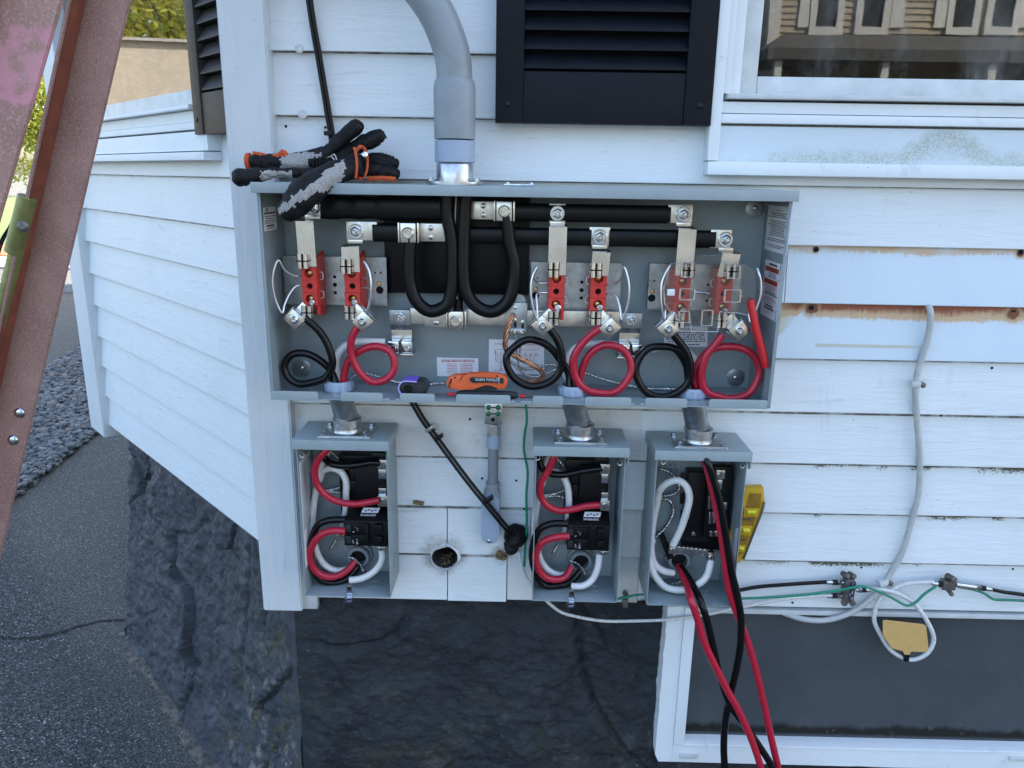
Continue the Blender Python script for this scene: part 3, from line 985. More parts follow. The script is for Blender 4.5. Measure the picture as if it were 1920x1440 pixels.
# the bay wall
SE = (l_s(157, 480, 0.02) + l_s(190, 800, 0.02)) / 2
SE2 = (l_s(134, 480, 0.02) + l_s(166, 794, 0.02)) / 2
bay_frame = lambda x, y, z: lw(x, -y, z)
S_WIN = l_s(386, 275, 0.03)                # near end of the bay window's apron
for k in range(-10, 12):
    zb = line_z(k) - 0.004
    sm = 'siding_bay_high' if k <= 4 else ('siding_bay' if k <= 7 else 'siding_bay_low')
    if k <= 2:
        course(0.06, S_WIN + 0.03, zb, sm, bay_frame)
    else:
        course(0.06, SE + 0.012, zb, sm, bay_frame)
zc = at_l(168, 797, 0.02).z
vboard('corner_board', [tuple(lw(SE, 0.022, 0))[:2], tuple(lw(SE2, 0.022, 0))[:2], tuple(lw(SE2, -0.05, 0))[:2], tuple(lw(SE, -0.05, 0))[:2]], zc, 3.3, 'corner_board')
m = MB()
q = [lw(-0.02, -0.018, 0), lw(SE2, -0.018, 0), lw(SE2, -0.06, 0), lw(-0.02, -0.06, 0)]
m.add([(p.x, p.y, line_z(11) + .02) for p in q] + [(p.x, p.y, line_z(2) + .01) for p in q], [(0, 1, 2, 3), (4, 5, 6, 7), (0, 1, 5, 4), (1, 2, 6, 5), (2, 3, 7, 6), (3, 0, 4, 7)])
m.build('bay_wall', 'old_vinyl', parent=house, smooth=0)

# the body of the house above and behind what the picture shows
e = lw(SE2, -0.02, 0)
foot = [(-0.03, 0.08), (9.0, 0.055), (9.0, 15.0), (e.x - 0.02, 15.0), (e.x + 0.02, e.y + .03)]
m = MB()
m.add([(x, y, 3.3) for x, y in foot] + [(x, y, 7.6) for x, y in foot], [(0, 1, 2, 3, 4), (5, 6, 7, 8, 9)] + [(i, (i + 1) % 5, 5 + (i + 1) % 5, 5 + i) for i in range(5)])
m.build('upper_wall', 'siding', parent=house, smooth=0)
m = MB()
for (a, b) in (((e.x, e.y + .05), (e.x, 15.0)), ((e.x, 15.0), (9.0, 15.0)), ((9.0, 15.0), (9.0, 0.06)), ((XR, 0.055), (9.0, 0.055))):
    a, b = Vector((*a, 0)), Vector((*b, 0))
    nn = Vector((-(b - a).y, (b - a).x, 0)).normalized() * 0.04
    a.z = b.z = 0.84
    m.add([a - nn, b - nn, b + nn, a + nn] + [p + Vector((0, 0, 3.3 - .84)) for p in (a - nn, b - nn, b + nn, a + nn)], [(0, 1, 2, 3), (4, 5, 6, 7), (0, 1, 5, 4), (1, 2, 6, 5), (2, 3, 7, 6), (3, 0, 4, 7)])
m.build('rear_wall', 'siding', parent=house, smooth=0)
m = MB()
ev = [(-1.7, -0.35), (9.4, -0.35), (9.4, 15.4), (-1.7, 15.4)]
m.add([(x, y, 7.6) for x, y in ev] + [(x, y, 7.72) for x, y in ev] + [(3.8, 4.5, 11.2), (3.9, 10.5, 11.2)],
      [(0, 1, 2, 3), (0, 1, 5, 4), (1, 2, 6, 5), (2, 3, 7, 6), (3, 0, 4, 7), (4, 5, 8), (5, 6, 9, 8), (6, 7, 9), (7, 4, 8, 9)])
m.build('roof', 'roof_shingle', parent=house, smooth=0)

# foundation: painted rubble stone, rough all over
def fbm(v, o=5):
    return noise.fractal(v, 0.9, 2.1, o)
def rough_wall(name, frame, s0, s1, z0, z1, nfun, mat, ds=0.0050):
    ns, nz = int((s1 - s0) / ds), int((z1 - z0) / ds)
    vs, fs = [], []
    for i in range(ns + 1):
        for j in range(nz + 1):
            s_, z_ = s0 + (s1 - s0) * i / ns, z0 + (z1 - z0) * j / nz
            vs.append(frame(s_, nfun(s_, z_), z_))
    for i in range(ns):
        for j in range(nz):
            a = i * (nz + 1) + j
            fs.append((a, a + nz + 1, a + nz + 2, a + 1))
    m = MB().add(vs, fs)
    return m.build(name, mat, parent=house, smooth=50, recalc=False)
XF0, XF1 = -0.035, at(1242, 1280, 0.03).x
ZF = z11 + 0.01
def crease(v, w):
    return max(0.0, 1 - abs(noise.noise(v)) / w)
def cornerwob(z):
    return 0.007 * fbm(Vector((2.2, z * 5, 0)))
YC = 0.045
def stones(s, z, seed, jk=1.0):
    # broken rock: warped cells with tilted faces, open joints, ridges and pits
    q = Vector((s * 3.4 + 0.32 * noise.noise(Vector((s * 5, z * 5, seed))) + z * .5, z * 2.7 + 0.32 * noise.noise(Vector((s * 5, z * 5, seed + 9))), seed))
    d, pt = noise.voronoi(q)
    c = pt[0]
    h1, h2, h3 = noise.cell(c * 7.3), noise.cell(c * 5.1 + Vector((3, 1, 2))), noise.cell(c * 9.7 + Vector((1, 7, 4)))
    face = (0.009 * h1 + (q.x - c.x) * 0.020 * h2 + (q.y - c.y) * 0.020 * h3) * (0.55 + 0.45 * jk)
    joint = max(0.0, 1 - (d[1] - d[0]) / 0.07)
    ridge = 1 - 2.4 * abs(noise.noise(Vector((s * 8 + z * 2, z * 5, seed + 1))))
    pit = max(0.0, noise.noise(Vector((s * 26, z * 22, seed + 5))) - 0.28)
    return face + 0.014 * fbm(Vector((s * 2.4, z * 2.6, seed)), 3) + 0.006 * ridge + 0.008 * fbm(Vector((s * 14, z * 15, seed)), 3) \
        + 0.0055 * fbm(Vector((s * 38, z * 42, seed)), 4) - 0.008 * joint * jk - 0.012 * pit
def n_front(s, z):
    k = min(1.0, (s - XF0) / 0.06)
    return YC * (1 - k) + (0.036 - 0.012 * (1 - z / ZF)) * k - (stones(s, z, 2.0, 0.0) * 0.9 + 0.012 * fbm(Vector((s * 4.5 + z, z * 6, 3.3)), 3) - 0.016 * crease(Vector((s * 1.7 + z * 1.1, z * 1.5 - s * .4, 6.1)), .035)) * k + cornerwob(z) * (1 - k)
rough_wall('foundation', lambda s, y, z: Vector((s, y, z)), XF0, XF1, -0.06, ZF, n_front, 'painted_stone')
SF = (l_s(228, 830, -0.02) + l_s(250, 1150, 0.0)) / 2
PC = Vector((XF0, YC, 0))
s_c = PC.dot(LD)
n_c = PC.dot(LN) - LOFF
def n_bay(s, z):
    t = (s - s_c) / (SF - s_c)
    low = 1 - z / 0.84
    b = n_c * max(0, 1 - t * 3.5) - 0.02 * min(1, t * 3.5) + (0.075 * low * low + 0.02 * low) * min(1, t * 5)
    end = max(0.0, 1 - (1 - t) / 0.08)
    k = min(1.0, t / 0.06)
    topk = min(1.0, max(0.0, (0.86 - z) / 0.10))
    n_ = b + 1.15 * stones(s, z, 5.0) * k * (0.35 + 0.65 * topk) - 0.07 * end * end - cornerwob(z) * (1 - k) * 1.4
    return min(n_, -0.006 + max(0.0, 0.835 - z) * 2.5)
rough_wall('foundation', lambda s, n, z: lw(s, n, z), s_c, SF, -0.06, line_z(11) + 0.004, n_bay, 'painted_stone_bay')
p0, p1 = lw(SF, -0.07, 0), lw(SF, -0.07, 0) + Vector((0.0, 2.5, 0))
MB().add([p0 + Vector((0, 0, -.05)), p1 + Vector((0, 0, -.05)), p1 + Vector((0, 0, .86)), p0 + Vector((0, 0, .86))], [(0, 1, 2, 3)]).build('foundation', 'painted_stone_bay', parent=house, smooth=0)
# worn mortar fillet where the foundation meets the asphalt
def fillet():
    m = MB(); vs, fs = [], []
    n = 120
    for i in range(n + 1):
        s = s_c + (SF - s_c) * i / n
        nb = n_bay(s, 0.0)
        w = max(0.003, 0.022 + 0.030 * fbm(Vector((s * 5, 1, 1))))
        h = max(0.003, 0.010 + 0.010 * fbm(Vector((s * 9, 4, 1))))
        vs += [lw(s, nb - .02, h), lw(s, nb + w * .35, h * .75), lw(s, nb + w, 0.004), lw(s, nb + w + .004, -0.01)]
    for i in range(n):
        for j in range(3):
            fs.append((i * 4 + j, i * 4 + 4 + j, i * 4 + 5 + j, i * 4 + 1 + j))
    m.add(vs, fs)
    m.build('mortar_fillet', 'mortar', parent=house, smooth=40)
fillet()

# ------------------------------------------------------------------ basement window
bw = bpy.data.objects.new('basement_window', None); C.objects.link(bw); bw.parent = house; bw.location = Vector((XF1, 0.0, 0.3)) - parent_world(house)
bpy.context.view_layer.update()
BX0 = at(1240, 1280, 0.0).x; BX1 = at(1271, 1270, 0.0).x; BX2 = at(1288, 1270, 0.02).x
BZ0 = at(1400, 1428, 0.0).z; BZ1 = at(1400, 1397, 0.0).z; BZ2 = at(1400, 1381, 0.02).z; BZT = z11 - 0.002
BXR = 2.1
def jag(p0, p1, n, amp, seed):
    return [(p0[0] + (p1[0] - p0[0]) * i / n + amp * noise.noise(Vector((i * .7, seed, 0))), p0[1] + (p1[1] - p0[1]) * i / n + amp * .5 * noise.noise(Vector((i * .9, seed + 4, 0)))) for i in range(n + 1)]
# casing with the uneven painted edge of the wall opening, mitred inner frame, screen
left = jag((BX0, BZT), (BX0 - 0.003, BZ0 + .02), 26, 0.004, 3)
MB().prism(left + [(BX0 + .006, BZ0), (BX1, BZ0), (BX1, BZT)], -0.006, 0.05).build('casing', 'trim_white', parent=bw, smooth=25)
MB().prism([(BX1 + .0005, BZ0)] + [(x, z) for x, z in jag((BX1 + .02, BZ0), (BXR, BZ0 - .004), 40, 0.003, 8)] + [(BXR, BZ1), (BX1 + .0005, BZ1)], -0.006, 0.05).build('casing', 'trim_white', parent=bw, smooth=25)
MB().prism([(BX1 + .001, BZT - .001), (BX1 + .001, BZ1 + .002), (BX2, BZ2), (BX2, BZT - .001)], -0.009, 0.045, bevel=0.0015).build('frame_bar', 'trim_white', parent=bw)
MB().prism([(BX1 + .002, BZ1 + .001), (BXR, BZ1 + .001), (BXR, BZ2 - .001), (BX2 + .001, BZ2 - .001)], -0.009, 0.045, bevel=0.0015).build('frame_bar', 'trim_white', parent=bw)
MB().box((BX1, -0.003, BZT - 0.016), (BXR, 0.03, BZT - 0.005), 0.001).build('head_strip', 'old_vinyl', parent=bw)
def screen():
    t = NT('insect_screen')
    p = t.pos(); s = t.sep(p)
    base = t.ramp(t.noise(p, 7, 5), [(0.3, (0.056, 0.064, 0.072)), (0.7, (0.076, 0.085, 0.094))])
    weave = t.math('MULTIPLY', t.math('SINE', t.math('MULTIPLY', s[0], 4200)), t.math('SINE', t.math('MULTIPLY', s[2], 4200)))
    base = t.mix(t.math('MULTIPLY', t.step(weave, -0.2, 0.8), 0.35), base, (0.10, 0.11, 0.12))
    z = s[2]
    hz = t.math('ADD', z, t.math('MULTIPLY', t.noise(t.pos((1, 1, .3)), 13, 6, .75), -0.055))
    mold = t.math('MULTIPLY', t.step(hz, BZ2 + 0.010, BZ2 - 0.008), t.step(z, BZ2 + .001, BZ2 + .011))
    base = t.mix(t.math('MULTIPLY', mold, 0.92), base, (0.018, 0.018, 0.014))
    pale = t.math('MULTIPLY', t.step(t.noise(p, 26, 6, .8), 0.60, 0.67), t.step(z, BZ2 + 0.07, BZ2 + 0.01))
    base = t.mix(t.math('MULTIPLY', pale, 0.6), base, (0.16, 0.155, 0.14))
    t.set(color=base, rough=0.95, spec=0.06)
    MATS['insect_screen'] = t.m
screen()
MB().box((BX2 - 0.01, 0.026, BZ2 - 0.01), (BXR, 0.03, BZT - .001)).build('insect_screen', 'insect_screen', parent=bw)
MB().box((BX2 - .02, 0.05, BZ0), (BXR, 0.06, BZT)).build('backing', 'interior_dark', parent=bw)
for x in (1290, 1908):
    p = at(x, 1416 if x < 1500 else 1421, -0.006)
    MB().box(p + Vector((-.021, -.006, -.006)), p + Vector((.021, .004, .006)), 0.002).build('weep_cover', 'old_vinyl', parent=bw)
MB().box((BXR - .26, -0.004, BZT - .2), (BXR - .26 + .004, -0.003, BZT - .199)).build('screen_pull', 'old_vinyl', parent=bw)
MB().box((XF1, 0.03, -0.05), (BXR + .6, 0.09, BZ0 + 0.01)).build('foundation_sill', 'painted_stone', parent=house, smooth=0)
rough_wall('foundation', lambda s, y, z: Vector((s, y, z)), XF1 - .002, BXR + .6, -0.06, BZ0 + 0.006, lambda s, z: 0.012 - stones(s, z, 8.0) * .6, 'painted_stone', 0.012)

# ------------------------------------------------------------------ window over the meters
win = bpy.data.objects.new('window', None); C.objects.link(win); win.parent = house; win.location = Vector((XW, 0, 1.7)) - parent_world(house)
bpy.context.view_layer.update()
WXR = 2.3; WZT = 3.2
W = lambda x, y, Y: at(x, y, Y)
jx0 = (W(1353, 0, -.03).x + W(1323, 299, -.03).x) / 2; jx1 = (W(1374, 0, -.03).x + W(1345, 299, -.03).x) / 2
zb0 = W(1330, 301, -.03).z
MB().box((jx0, -0.030, zb0), (jx1, 0.02, WZT), 0.002).build('side_trim', 'trim_white', parent=win)
zb1 = W(1400, 329, -.034).z
MB().box((jx0 + .001, -0.034, zb1), (WXR, 0.012, zb0 - 0.0015), 0.003).build('bottom_trim', 'trim_white', parent=win)
za = W(1500, 238, -.02).z
def algae():
    t = NT('apron_algae')
    p = t.pos(); s = t.sep(p)
    z = s[2]
    base = t.mix(t.math('MULTIPLY', t.step(t.noise(p, 6, 4), .4, .8), .4), (0.58, 0.66, 0.70), (0.52, 0.60, 0.64))
    h = W(1780, 262, -.02).z - zb0
    hump = t.math('ADD', t.math('MULTIPLY', t.step(t.math('ABSOLUTE', t.math('SUBTRACT', s[0], W(1775, 270, -.02).x)), 0.11, 0.0), h * 1.15), 0.024)
    hh = t.math('MULTIPLY', hump, t.step(s[0], W(1370, 270, -.02).x, W(1520, 270, -.02).x))
    nn = t.math('MULTIPLY', t.math('SUBTRACT', t.noise(p, 45, 6, .75), 0.5), 0.05)
    rel = t.math('SUBTRACT', t.math('ADD', hh, nn), t.math('SUBTRACT', z, zb0))
    mk = t.math('MULTIPLY', t.step(rel, -0.010, 0.022), t.step(t.noise(p, 420, 4, .8), 0.36, 0.62))
    edge = t.math('MULTIPLY', mk, t.math('SUBTRACT', 1.1, t.math('MULTIPLY', 0.6, t.step(rel, 0.02, 0.07))))
    col = t.mix(t.math('MULTIPLY', edge, 0.6), base, (0.20, 0.225, 0.10))
    t.set(color=col, rough=0.5)
    MATS['apron_algae'] = t.m
algae()
MB().prism([(jx1 - .004, zb0 - .004), (WXR, zb0 - .004), (WXR, za), (jx1 - .004, za)], -0.018, 0.01).build('apron', 'apron_algae', parent=win)
z2 = W(1500, 233, -.024).z; z3 = W(1500, 192, -.024).z; zm = W(1500, 214, -.024).z
MB().box((jx1 + .0005, -0.026, z2), (WXR, 0.01, zm - .0012), 0.003).build('ledge', 'trim_white', parent=win)
MB().box((jx1 + .0005, -0.022, zm), (WXR, 0.01, z3), 0.002).build('ledge', 'trim_white', parent=win)
# sill, jambs, sash
zs0 = W(1500, 188, -.02).z; zs1 = W(1500, 178, -.02).z
sx = W(1362, 180, -.02).x
MB().box((sx, -0.034, zs0), (WXR, 0.05, zs1), 0.002).build('sill', 'old_vinyl', parent=win)
ja = [W(1373, 60, -.012).x, W(1397, 60, -.002).x, W(1427, 60, 0.012).x]
MB().box((jx1 + .0005, -0.012, zs1 + .001), (ja[0] + .006, 0.06, WZT), 0.002).build('jamb', 'trim_white', parent=win)
MB().box((ja[0] + .0065, -0.004, zs1 + .001), (ja[1], 0.06, WZT), 0.002).build('jamb', 'trim_white', parent=win)
MB().box((ja[1] + .0005, 0.008, zs1 + .001), (ja[2], 0.06, WZT), 0.002).build('sash_stile', 'old_vinyl', parent=win)
zr = W(1600, 146, 0.012).z
MB().box((ja[2] + .0005, 0.009, zs1 + .001), (WXR, 0.06, zr), 0.003).build('sash_rail', 'old_vinyl', parent=win)
zmid = zr + 0.62
MB().box((ja[2] + .0005, 0.009, zmid), (WXR, 0.06, zmid + .05), 0.003).build('sash_rail', 'old_vinyl', parent=win)
MB().box((ja[2] - 0.004, 0.030, zr - 0.004), (WXR, 0.034, zmid + .004)).build('pane', 'window_glass', parent=win)
MB().box((ja[2] - 0.004, 0.030, zmid + .046), (WXR, 0.034, WZT)).build('pane', 'window_glass', parent=win)
m = MB()                                   # the dim room behind
m.box((ja[2] - .3, 1.6, zr - .9), (WXR + .5, 1.62, WZT)); m.box((ja[2] - .3, 0.062, zr - .9), (WXR + .5, 1.6, zr - .88)); m.box((ja[2] - .32, 0.062, zr - .9), (ja[2] - .3, 1.6, WZT)); m.box((WXR + .5, 0.062, zr - .9), (WXR + .52, 1.6, WZT)); m.box((ja[2] - .3, 0.062, WZT), (WXR + .5, 1.6, WZT + .02))
m.build('room', 'interior_dark', parent=win, smooth=0)
for x in (1690, 1830):                     # sill clutter half seen inside
    p = W(x, 132, 0.09)
    MB().prism([(p.x - .012, zr - .03), (p.x + .014, zr - .03), (p.x + .006, p.z), (p.x - .004, p.z - .004)], 0.08, 0.1).build('paper_scrap', 'debris', parent=win)

# ------------------------------------------------------------------ shutters
def shutter(name, x0, x1, z0, z1, y0, y1, stile, louvers, panel_top, mat, frame, screws):
    root = bpy.data.objects.new(name, None); C.objects.link(root); root.parent = house
    root.location = frame((x0 + x1) / 2, y1, z0) - parent_world(house)
    bpy.context.view_layer.update()
    MB().prism([(x0, z0), (x0 + stile, z0), (x0 + stile, z1), (x0, z1)], y0, y1, frame=frame, bevel=0.003).build('stile', mat, parent=root)
    MB().prism([(x1 - stile, z0), (x1, z0), (x1, z1), (x1 - stile, z1)], y0, y1, frame=frame, bevel=0.003).build('stile', mat, parent=root)
    MB().prism([(x0 + stile, z0), (x1 - stile, z0), (x1 - stile, panel_top), (x0 + stile, panel_top)], y0 + .003, y1, frame=frame, bevel=0.002).build('rail', mat, parent=root)
    MB().prism([(x0 + stile, panel_top), (x1 - stile, panel_top), (x1 - stile, z1), (x0 + stile, z1)], y1 - .005, y1, frame=frame).build('backing', mat, parent=root)
    z = panel_top + 0.001
    while z < z1 - louvers:
        # each louvre leans out at its lower edge
        prof = [(y0 + .004, z + 0.004), (y0 + .004, z + .0075), (y1 - .008, z + louvers + .002), (y1 - .005, z + louvers + .002), (y1 - .006, z + 0.004)]
        vs = [frame(x0 + stile, y, zz) for y, zz in prof] + [frame(x1 - stile, y, zz) for y, zz in prof]
        K = len(prof)
        MB().add(vs, [tuple(range(K)), tuple(range(K, 2 * K))] + [(i, (i + 1) % K, K + (i + 1) % K, K + i) for i in range(K)]).build('louver', mat, parent=root, smooth=20)
        z += louvers
    for (sx_, sz_) in screws:
        nrm = frame(0, -1, 0) - frame(0, 0, 0)
        MB().lathe(frame(sx_, y0, sz_), nrm, [(0, 0.0055), (0.0015, 0.005), (0.0025, 0.0025)], 12).build('screw', 'black_plastic', parent=root)
    return root
def grained(name, base, stretch):
    t = NT(name); v = t.pos(stretch)
    g = t.noise(v, 45, 6, .65, .8)
    t.set(color=t.ramp(g, [(.3, tuple(x * .8 for x in base)), (.7, tuple(x * 1.25 for x in base))]), rough=0.5, normal=t.bump(g, 0.5, 0.0012), spec=0.16)
    MATS[name] = t.m
grained('shutter_black', (0.0050, 0.0068, 0.0105), (0.3, 1, 0.9))
x0 = (at(931, 0, -.034).x + at(928, 225, -.034).x) / 2; x1 = (at(1352, 0, -.034).x + at(1333, 232, -.034).x) / 2
sh = shutter('shutter', x0, x1, at(1100, 232, -.034).z, 3.25, -0.034, -0.001, at(983, 100, -.034).x - x0, 0.0325, at(1140, 135, -.034).z, 'shutter_black', lambda x, y, z: Vector((x, y, z)), [(at(952, 195, -.034).x, at(952, 195, -.034).z), (at(1312, 198, -.034).x, at(1312, 198, -.034).z)])
grained('shutter_brown', (0.040, 0.036, 0.034), (0.5, .5, 0.9))
sa = l_s(368, 250, 0.03); 
shutter('shutter', sa - 0.30, sa, at_l(380, 252, 0.03).z, 3.25, -0.034, -0.001, 0.05, 0.034, at_l(392, 172, 0.03).z, 'shutter_brown', bay_frame, [(sa - .02, at_l(371, 225, .03).z)])

# ------------------------------------------------------------------ bay window
bwin = bpy.data.objects.new('bay_window', None); C.objects.link(bwin); bwin.parent = house; bwin.location = lw(S_WIN, 0, 1.7) - parent_world(house)
bpy.context.view_layer.update()
def lbox(name, s0, s1, n0, n1, z0, z1, mat, bevel=0.002):
    m = MB().prism([(s0, z0), (s1, z0), (s1, z1), (s0, z1)], -n1, -n0, frame=bay_frame, bevel=bevel)
    return m.build(name, mat, parent=bwin)
SB = SE - 0.02
lbox('bottom_trim', S_WIN - .006, SB, -0.01, 0.040, at_l(375, 300, .04).z, at_l(380, 284, .04).z, 'trim_white', .003)
lbox('apron', S_WIN, SB, -0.01, 0.026, at_l(380, 283, .03).z + .001, at_l(375, 245, .03).z, 'trim_white')
sw2 = l_s(366, 220, .02)
zA, zB_, zC, zD = at_l(366, 243, .02).z, at_l(366, 228, .02).z, at_l(365, 205, .02).z, at_l(363, 196, .02).z
lbox('ledge', sw2, SB, -0.01, 0.020, zA + .001, zB_, 'trim_white')
lbox('ledge', sw2, SB, -0.01, 0.014, zB_ + .001, zC, 'trim_white')
lbox('sill', sw2, SB, -0.01, 0.034, zC + .001, zD, 'trim_white')
zE = at_l(360, 168, 0.0).z
lbox('sash_rail', sw2, SB, -0.04, 0.004, zD + .001, zE, 'old_vinyl')
lbox('pane', sw2 - .1, SB, -0.022, -0.018, zE - .005, 3.2, 'bay_glass', 0)
m = MB()
def lquad(s0, s1, n0, n1, z0, z1):
    m.prism([(s0, z0), (s1, z0), (s1, z1), (s0, z1)], -n1, -n0, frame=bay_frame)
lquad(sw2 - .3, SB, -0.5, -0.48, 1.2, 3.2)
m.build('room', 'interior_dark', parent=bwin, smooth=0)

# ================================================================== what stands across the drive and behind the photographer
def tree(name, base, height, crown_r, crown_h, n, leaf, label, mat, seed, group=None, lean=0.0, size=0.16):
    random.seed(seed)
    root = thing(name, base, label, 'tree', group)
    b = Vector(base)
    m = MB()
    top = b + Vector((lean, 0, height * 0.72))
    m.tube([b + Vector((0, 0, -.1)), b + Vector((lean * .2, .1, height * .3)), top], lambda t: (0.045 * (1 - t) + 0.012 * t) * height * 0.35, 9, step=0.3)
    tips = []
    for i in range(16):
        a = random.uniform(0, 6.28); h = random.uniform(0.28, 0.7) * height
        s = b + Vector((lean * h / height, 0, h))
        e_ = s + Vector((math.cos(a) * crown_r * random.uniform(.5, .95), math.sin(a) * crown_r * random.uniform(.5, .95), random.uniform(.1, .4) * crown_h))
        mid = s.lerp(e_, .5) + Vector((0, 0, random.uniform(-.1, .25)))
        m.tube([s, mid, e_], lambda t: (0.012 * (1 - t) + 0.003) * height * .4, 6, step=0.3)
        tips += [mid, e_, s.lerp(e_, .75)]
    m.build('trunk', 'bark', parent=root)
    c = MB()
    cc = b + Vector((lean, 0, height - crown_h / 2))
    clumps = tips + [cc + Vector((random.gauss(0, .42) * crown_r, random.gauss(0, .42) * crown_r, random.uniform(-.5, .5) * crown_h)) for _ in range(60)]
    for i in range(n):
        k = random.choice(clumps)
        sp = crown_r * 0.17
        p = k + Vector((random.gauss(0, sp), random.gauss(0, sp), random.gauss(0, sp)))
        sz = size * random.uniform(.5, 1.2)
        u = Vector((random.gauss(0, 1), random.gauss(0, 1), random.gauss(0, 1))).normalized()
        w = u.orthogonal().normalized()
        c.add([p - u * sz, p + w * sz * .45, p + u * sz, p - w * sz * .45], [(0, 1, 2, 3)])
    c.build('crown', leaf, parent=root, smooth=0, recalc=False)
    return root
t0 = at_z(38, 372); 
tree('street_tree', (t0.x + 0.6, t0.y + 4.0, 0.05), 9.0, 3.6, 7.4, 9000, 'leaf_spring', 'sunlit yellow-green tree seen between the two ladder rails', None, 3, size=.2)

# the tan house reflected in the window over the meters
def refl(px, py, Yf, Y0=0.031):
    h = at(px, py, Y0); d = ray(px, py); d = Vector((d.x, -d.y, d.z))
    return h + d * ((Yf - h.y) / d.y)
YN = -19.0
A = refl(1440, 60, YN); B = refl(1915, 60, YN)
nb = thing('neighbour_house', (10, YN, 0), 'tan clapboard house across the drive, mirrored in the window above the meter box', 'house')
nx0, nx1 = refl(1445, 40, YN).x, refl(1445, 40, YN).x + 15.0
NZ = refl(1600, 0, YN).z + 2.2
MB().box((nx0, YN - 8, 0), (nx1, YN - 0.02, NZ), 0).build('wall', 'neighbour_siding', parent=nb, smooth=0)
z = 0.4; i = 0
board0 = None
while z < NZ - .1:
    if board0 is None:
        mm = MB().add([(nx0, YN - .02, z + .15), (nx1, YN - .02, z + .15), (nx1, YN + .012, z), (nx0, YN + .012, z), (nx0, YN - .02, z), (nx1, YN - .02, z)], [(0, 1, 2, 3), (3, 2, 5, 4)])
        board0 = mm.build('clapboard', 'neighbour_siding', parent=nb, origin=(nx0, YN, z), smooth=0)
    else:
        inst(board0, nb, (nx0, YN, z))
    z += 0.15
MB().add([(nx0 - .4, YN + .5, NZ), (nx1 + .4, YN + .5, NZ), (nx1 + .4, YN - 8.5, NZ), (nx0 - .4, YN - 8.5, NZ), (nx0 + 3, YN - 4, NZ + 3), (nx1 - 3, YN - 4, NZ + 3)], [(0, 1, 2, 3), (0, 1, 5, 4), (1, 2, 5), (2, 3, 4, 5), (3, 0, 4)]).build('roof', 'roof_shingle', parent=nb, smooth=0)
MB().box((nx0 - .06, YN - .05, 0), (nx0 + .22, YN + .05, NZ)).build('corner_board', 'neighbour_trim', parent=nb, smooth=0)
for (xa, xb) in ((1527, 1566), (1613, 1652), (1783, 1820), (1855, 1894)):
    p0, p1 = refl(xa, 50, YN), refl(xb, 50, YN)
    w_ = bpy.data.objects.new('window', None); C.objects.link(w_); w_.parent = nb; w_.location = Vector((p0.x, YN, p0.z)) - Vector(nb.location)
    bpy.context.view_layer.update()
    x0_, x1_, z0_, z1_ = p0.x, p1.x, p0.z, p0.z + 1.55
    t_ = 0.16
    MB().box((x0_ - t_, YN, z0_ - .2), (x1_ + t_, YN + .09, z0_ - .02)).build('sill', 'neighbour_trim', parent=w_, smooth=0)
    MB().box((x0_ - t_, YN, z0_ - .02), (x0_, YN + .07, z1_)).build('casing', 'neighbour_trim', parent=w_, smooth=0)
    MB().box((x1_, YN, z0_ - .02), (x1_ + t_, YN + .07, z1_)).build('casing', 'neighbour_trim', parent=w_, smooth=0)
    MB().box((x0_ - t_, YN, z1_), (x1_ + t_, YN + .08, z1_ + .2)).build('casing', 'neighbour_trim', parent=w_, smooth=0)
    MB().box((x0_, YN + .005, z0_ + .72), (x1_, YN + .045, z0_ + .8)).build('meeting_rail', 'neighbour_trim', parent=w_, smooth=0)
    MB().box((x0_, YN + .004, z0_ - .02), (x1_, YN + .02, z1_)).build('pane', 'interior_dark', parent=w_, smooth=0)
for (xa, xb) in ((1494, 1513), (1666, 1690), (1748, 1770), (1906, 1926)):
    p0, p1 = refl(xa, 52, YN), refl(xb, 52, YN)
    MB().box((p0.x, YN, p0.z), (p1.x, YN + .05, p0.z + 1.6)).build('shutter', 'neighbour_trim', parent=nb, smooth=0)
# porch with a hipped roof
yp = YN + 2.2
q = [refl(1440, 88, yp), refl(1760, 88, yp)]
zt = refl(1500, 60, YN + .3).z; ze = q[0].z
MB().add([(q[0].x, yp, ze), (q[1].x + 6, yp, ze), (q[1].x + 6, YN, zt), (q[0].x + 1.0, YN, zt), (q[0].x, YN, ze), (q[0].x, yp, ze - .25), (q[1].x + 6, yp, ze - .25), (q[0].x, YN, ze - .25)],
         [(0, 1, 2, 3), (0, 3, 4), (0, 1, 6, 5), (0, 4, 7, 5), (5, 6, 2, 7)]).build('porch_roof', 'roof_shingle', parent=nb, smooth=0)
for i in range(5):
    x = q[0].x + .3 + i * 2.4
    MB().box((x - .08, yp - .25, 0.3), (x + .08, yp - .09, ze - .25)).build('porch_post', 'neighbour_trim', parent=nb, smooth=0)
MB().box((q[0].x, YN, 0), (q[1].x + 6, yp, 0.3)).build('porch_floor', 'concrete', parent=nb, smooth=0)

# the tan brick building and the trees mirrored in the bay window
def refl_l(px, py, dist, off=-0.018):
    h = at_l(px, py, off); d = ray(px, py); d = d - LN * (2 * d.dot(LN))
    dh = Vector((d.x, d.y, 0)).length
    return h + d * (dist / dh)
p0, p2 = refl_l(190, 74, 24), refl_l(372, 76, 24)
p1 = p0.lerp(p2, .55)
bb = thing('brick_building', (p1.x, p1.y, 0), 'tan brick building mirrored in the glass of the bay window', 'building')
zt = (p0.z + p1.z) / 2
away = Vector((p1.x, p1.y, 0)).normalized() * 8
far0 = p0 + (p0 - p1).normalized() * 6
pts = [(far0.x, far0.y), (p1.x, p1.y), (p2.x + (p2 - p1).x * 1.5, p2.y + (p2 - p1).y * 1.5)]
pts += [(pts[2][0] + away.x, pts[2][1] + away.y), (pts[0][0] + away.x, pts[0][1] + away.y)]
n5 = len(pts)
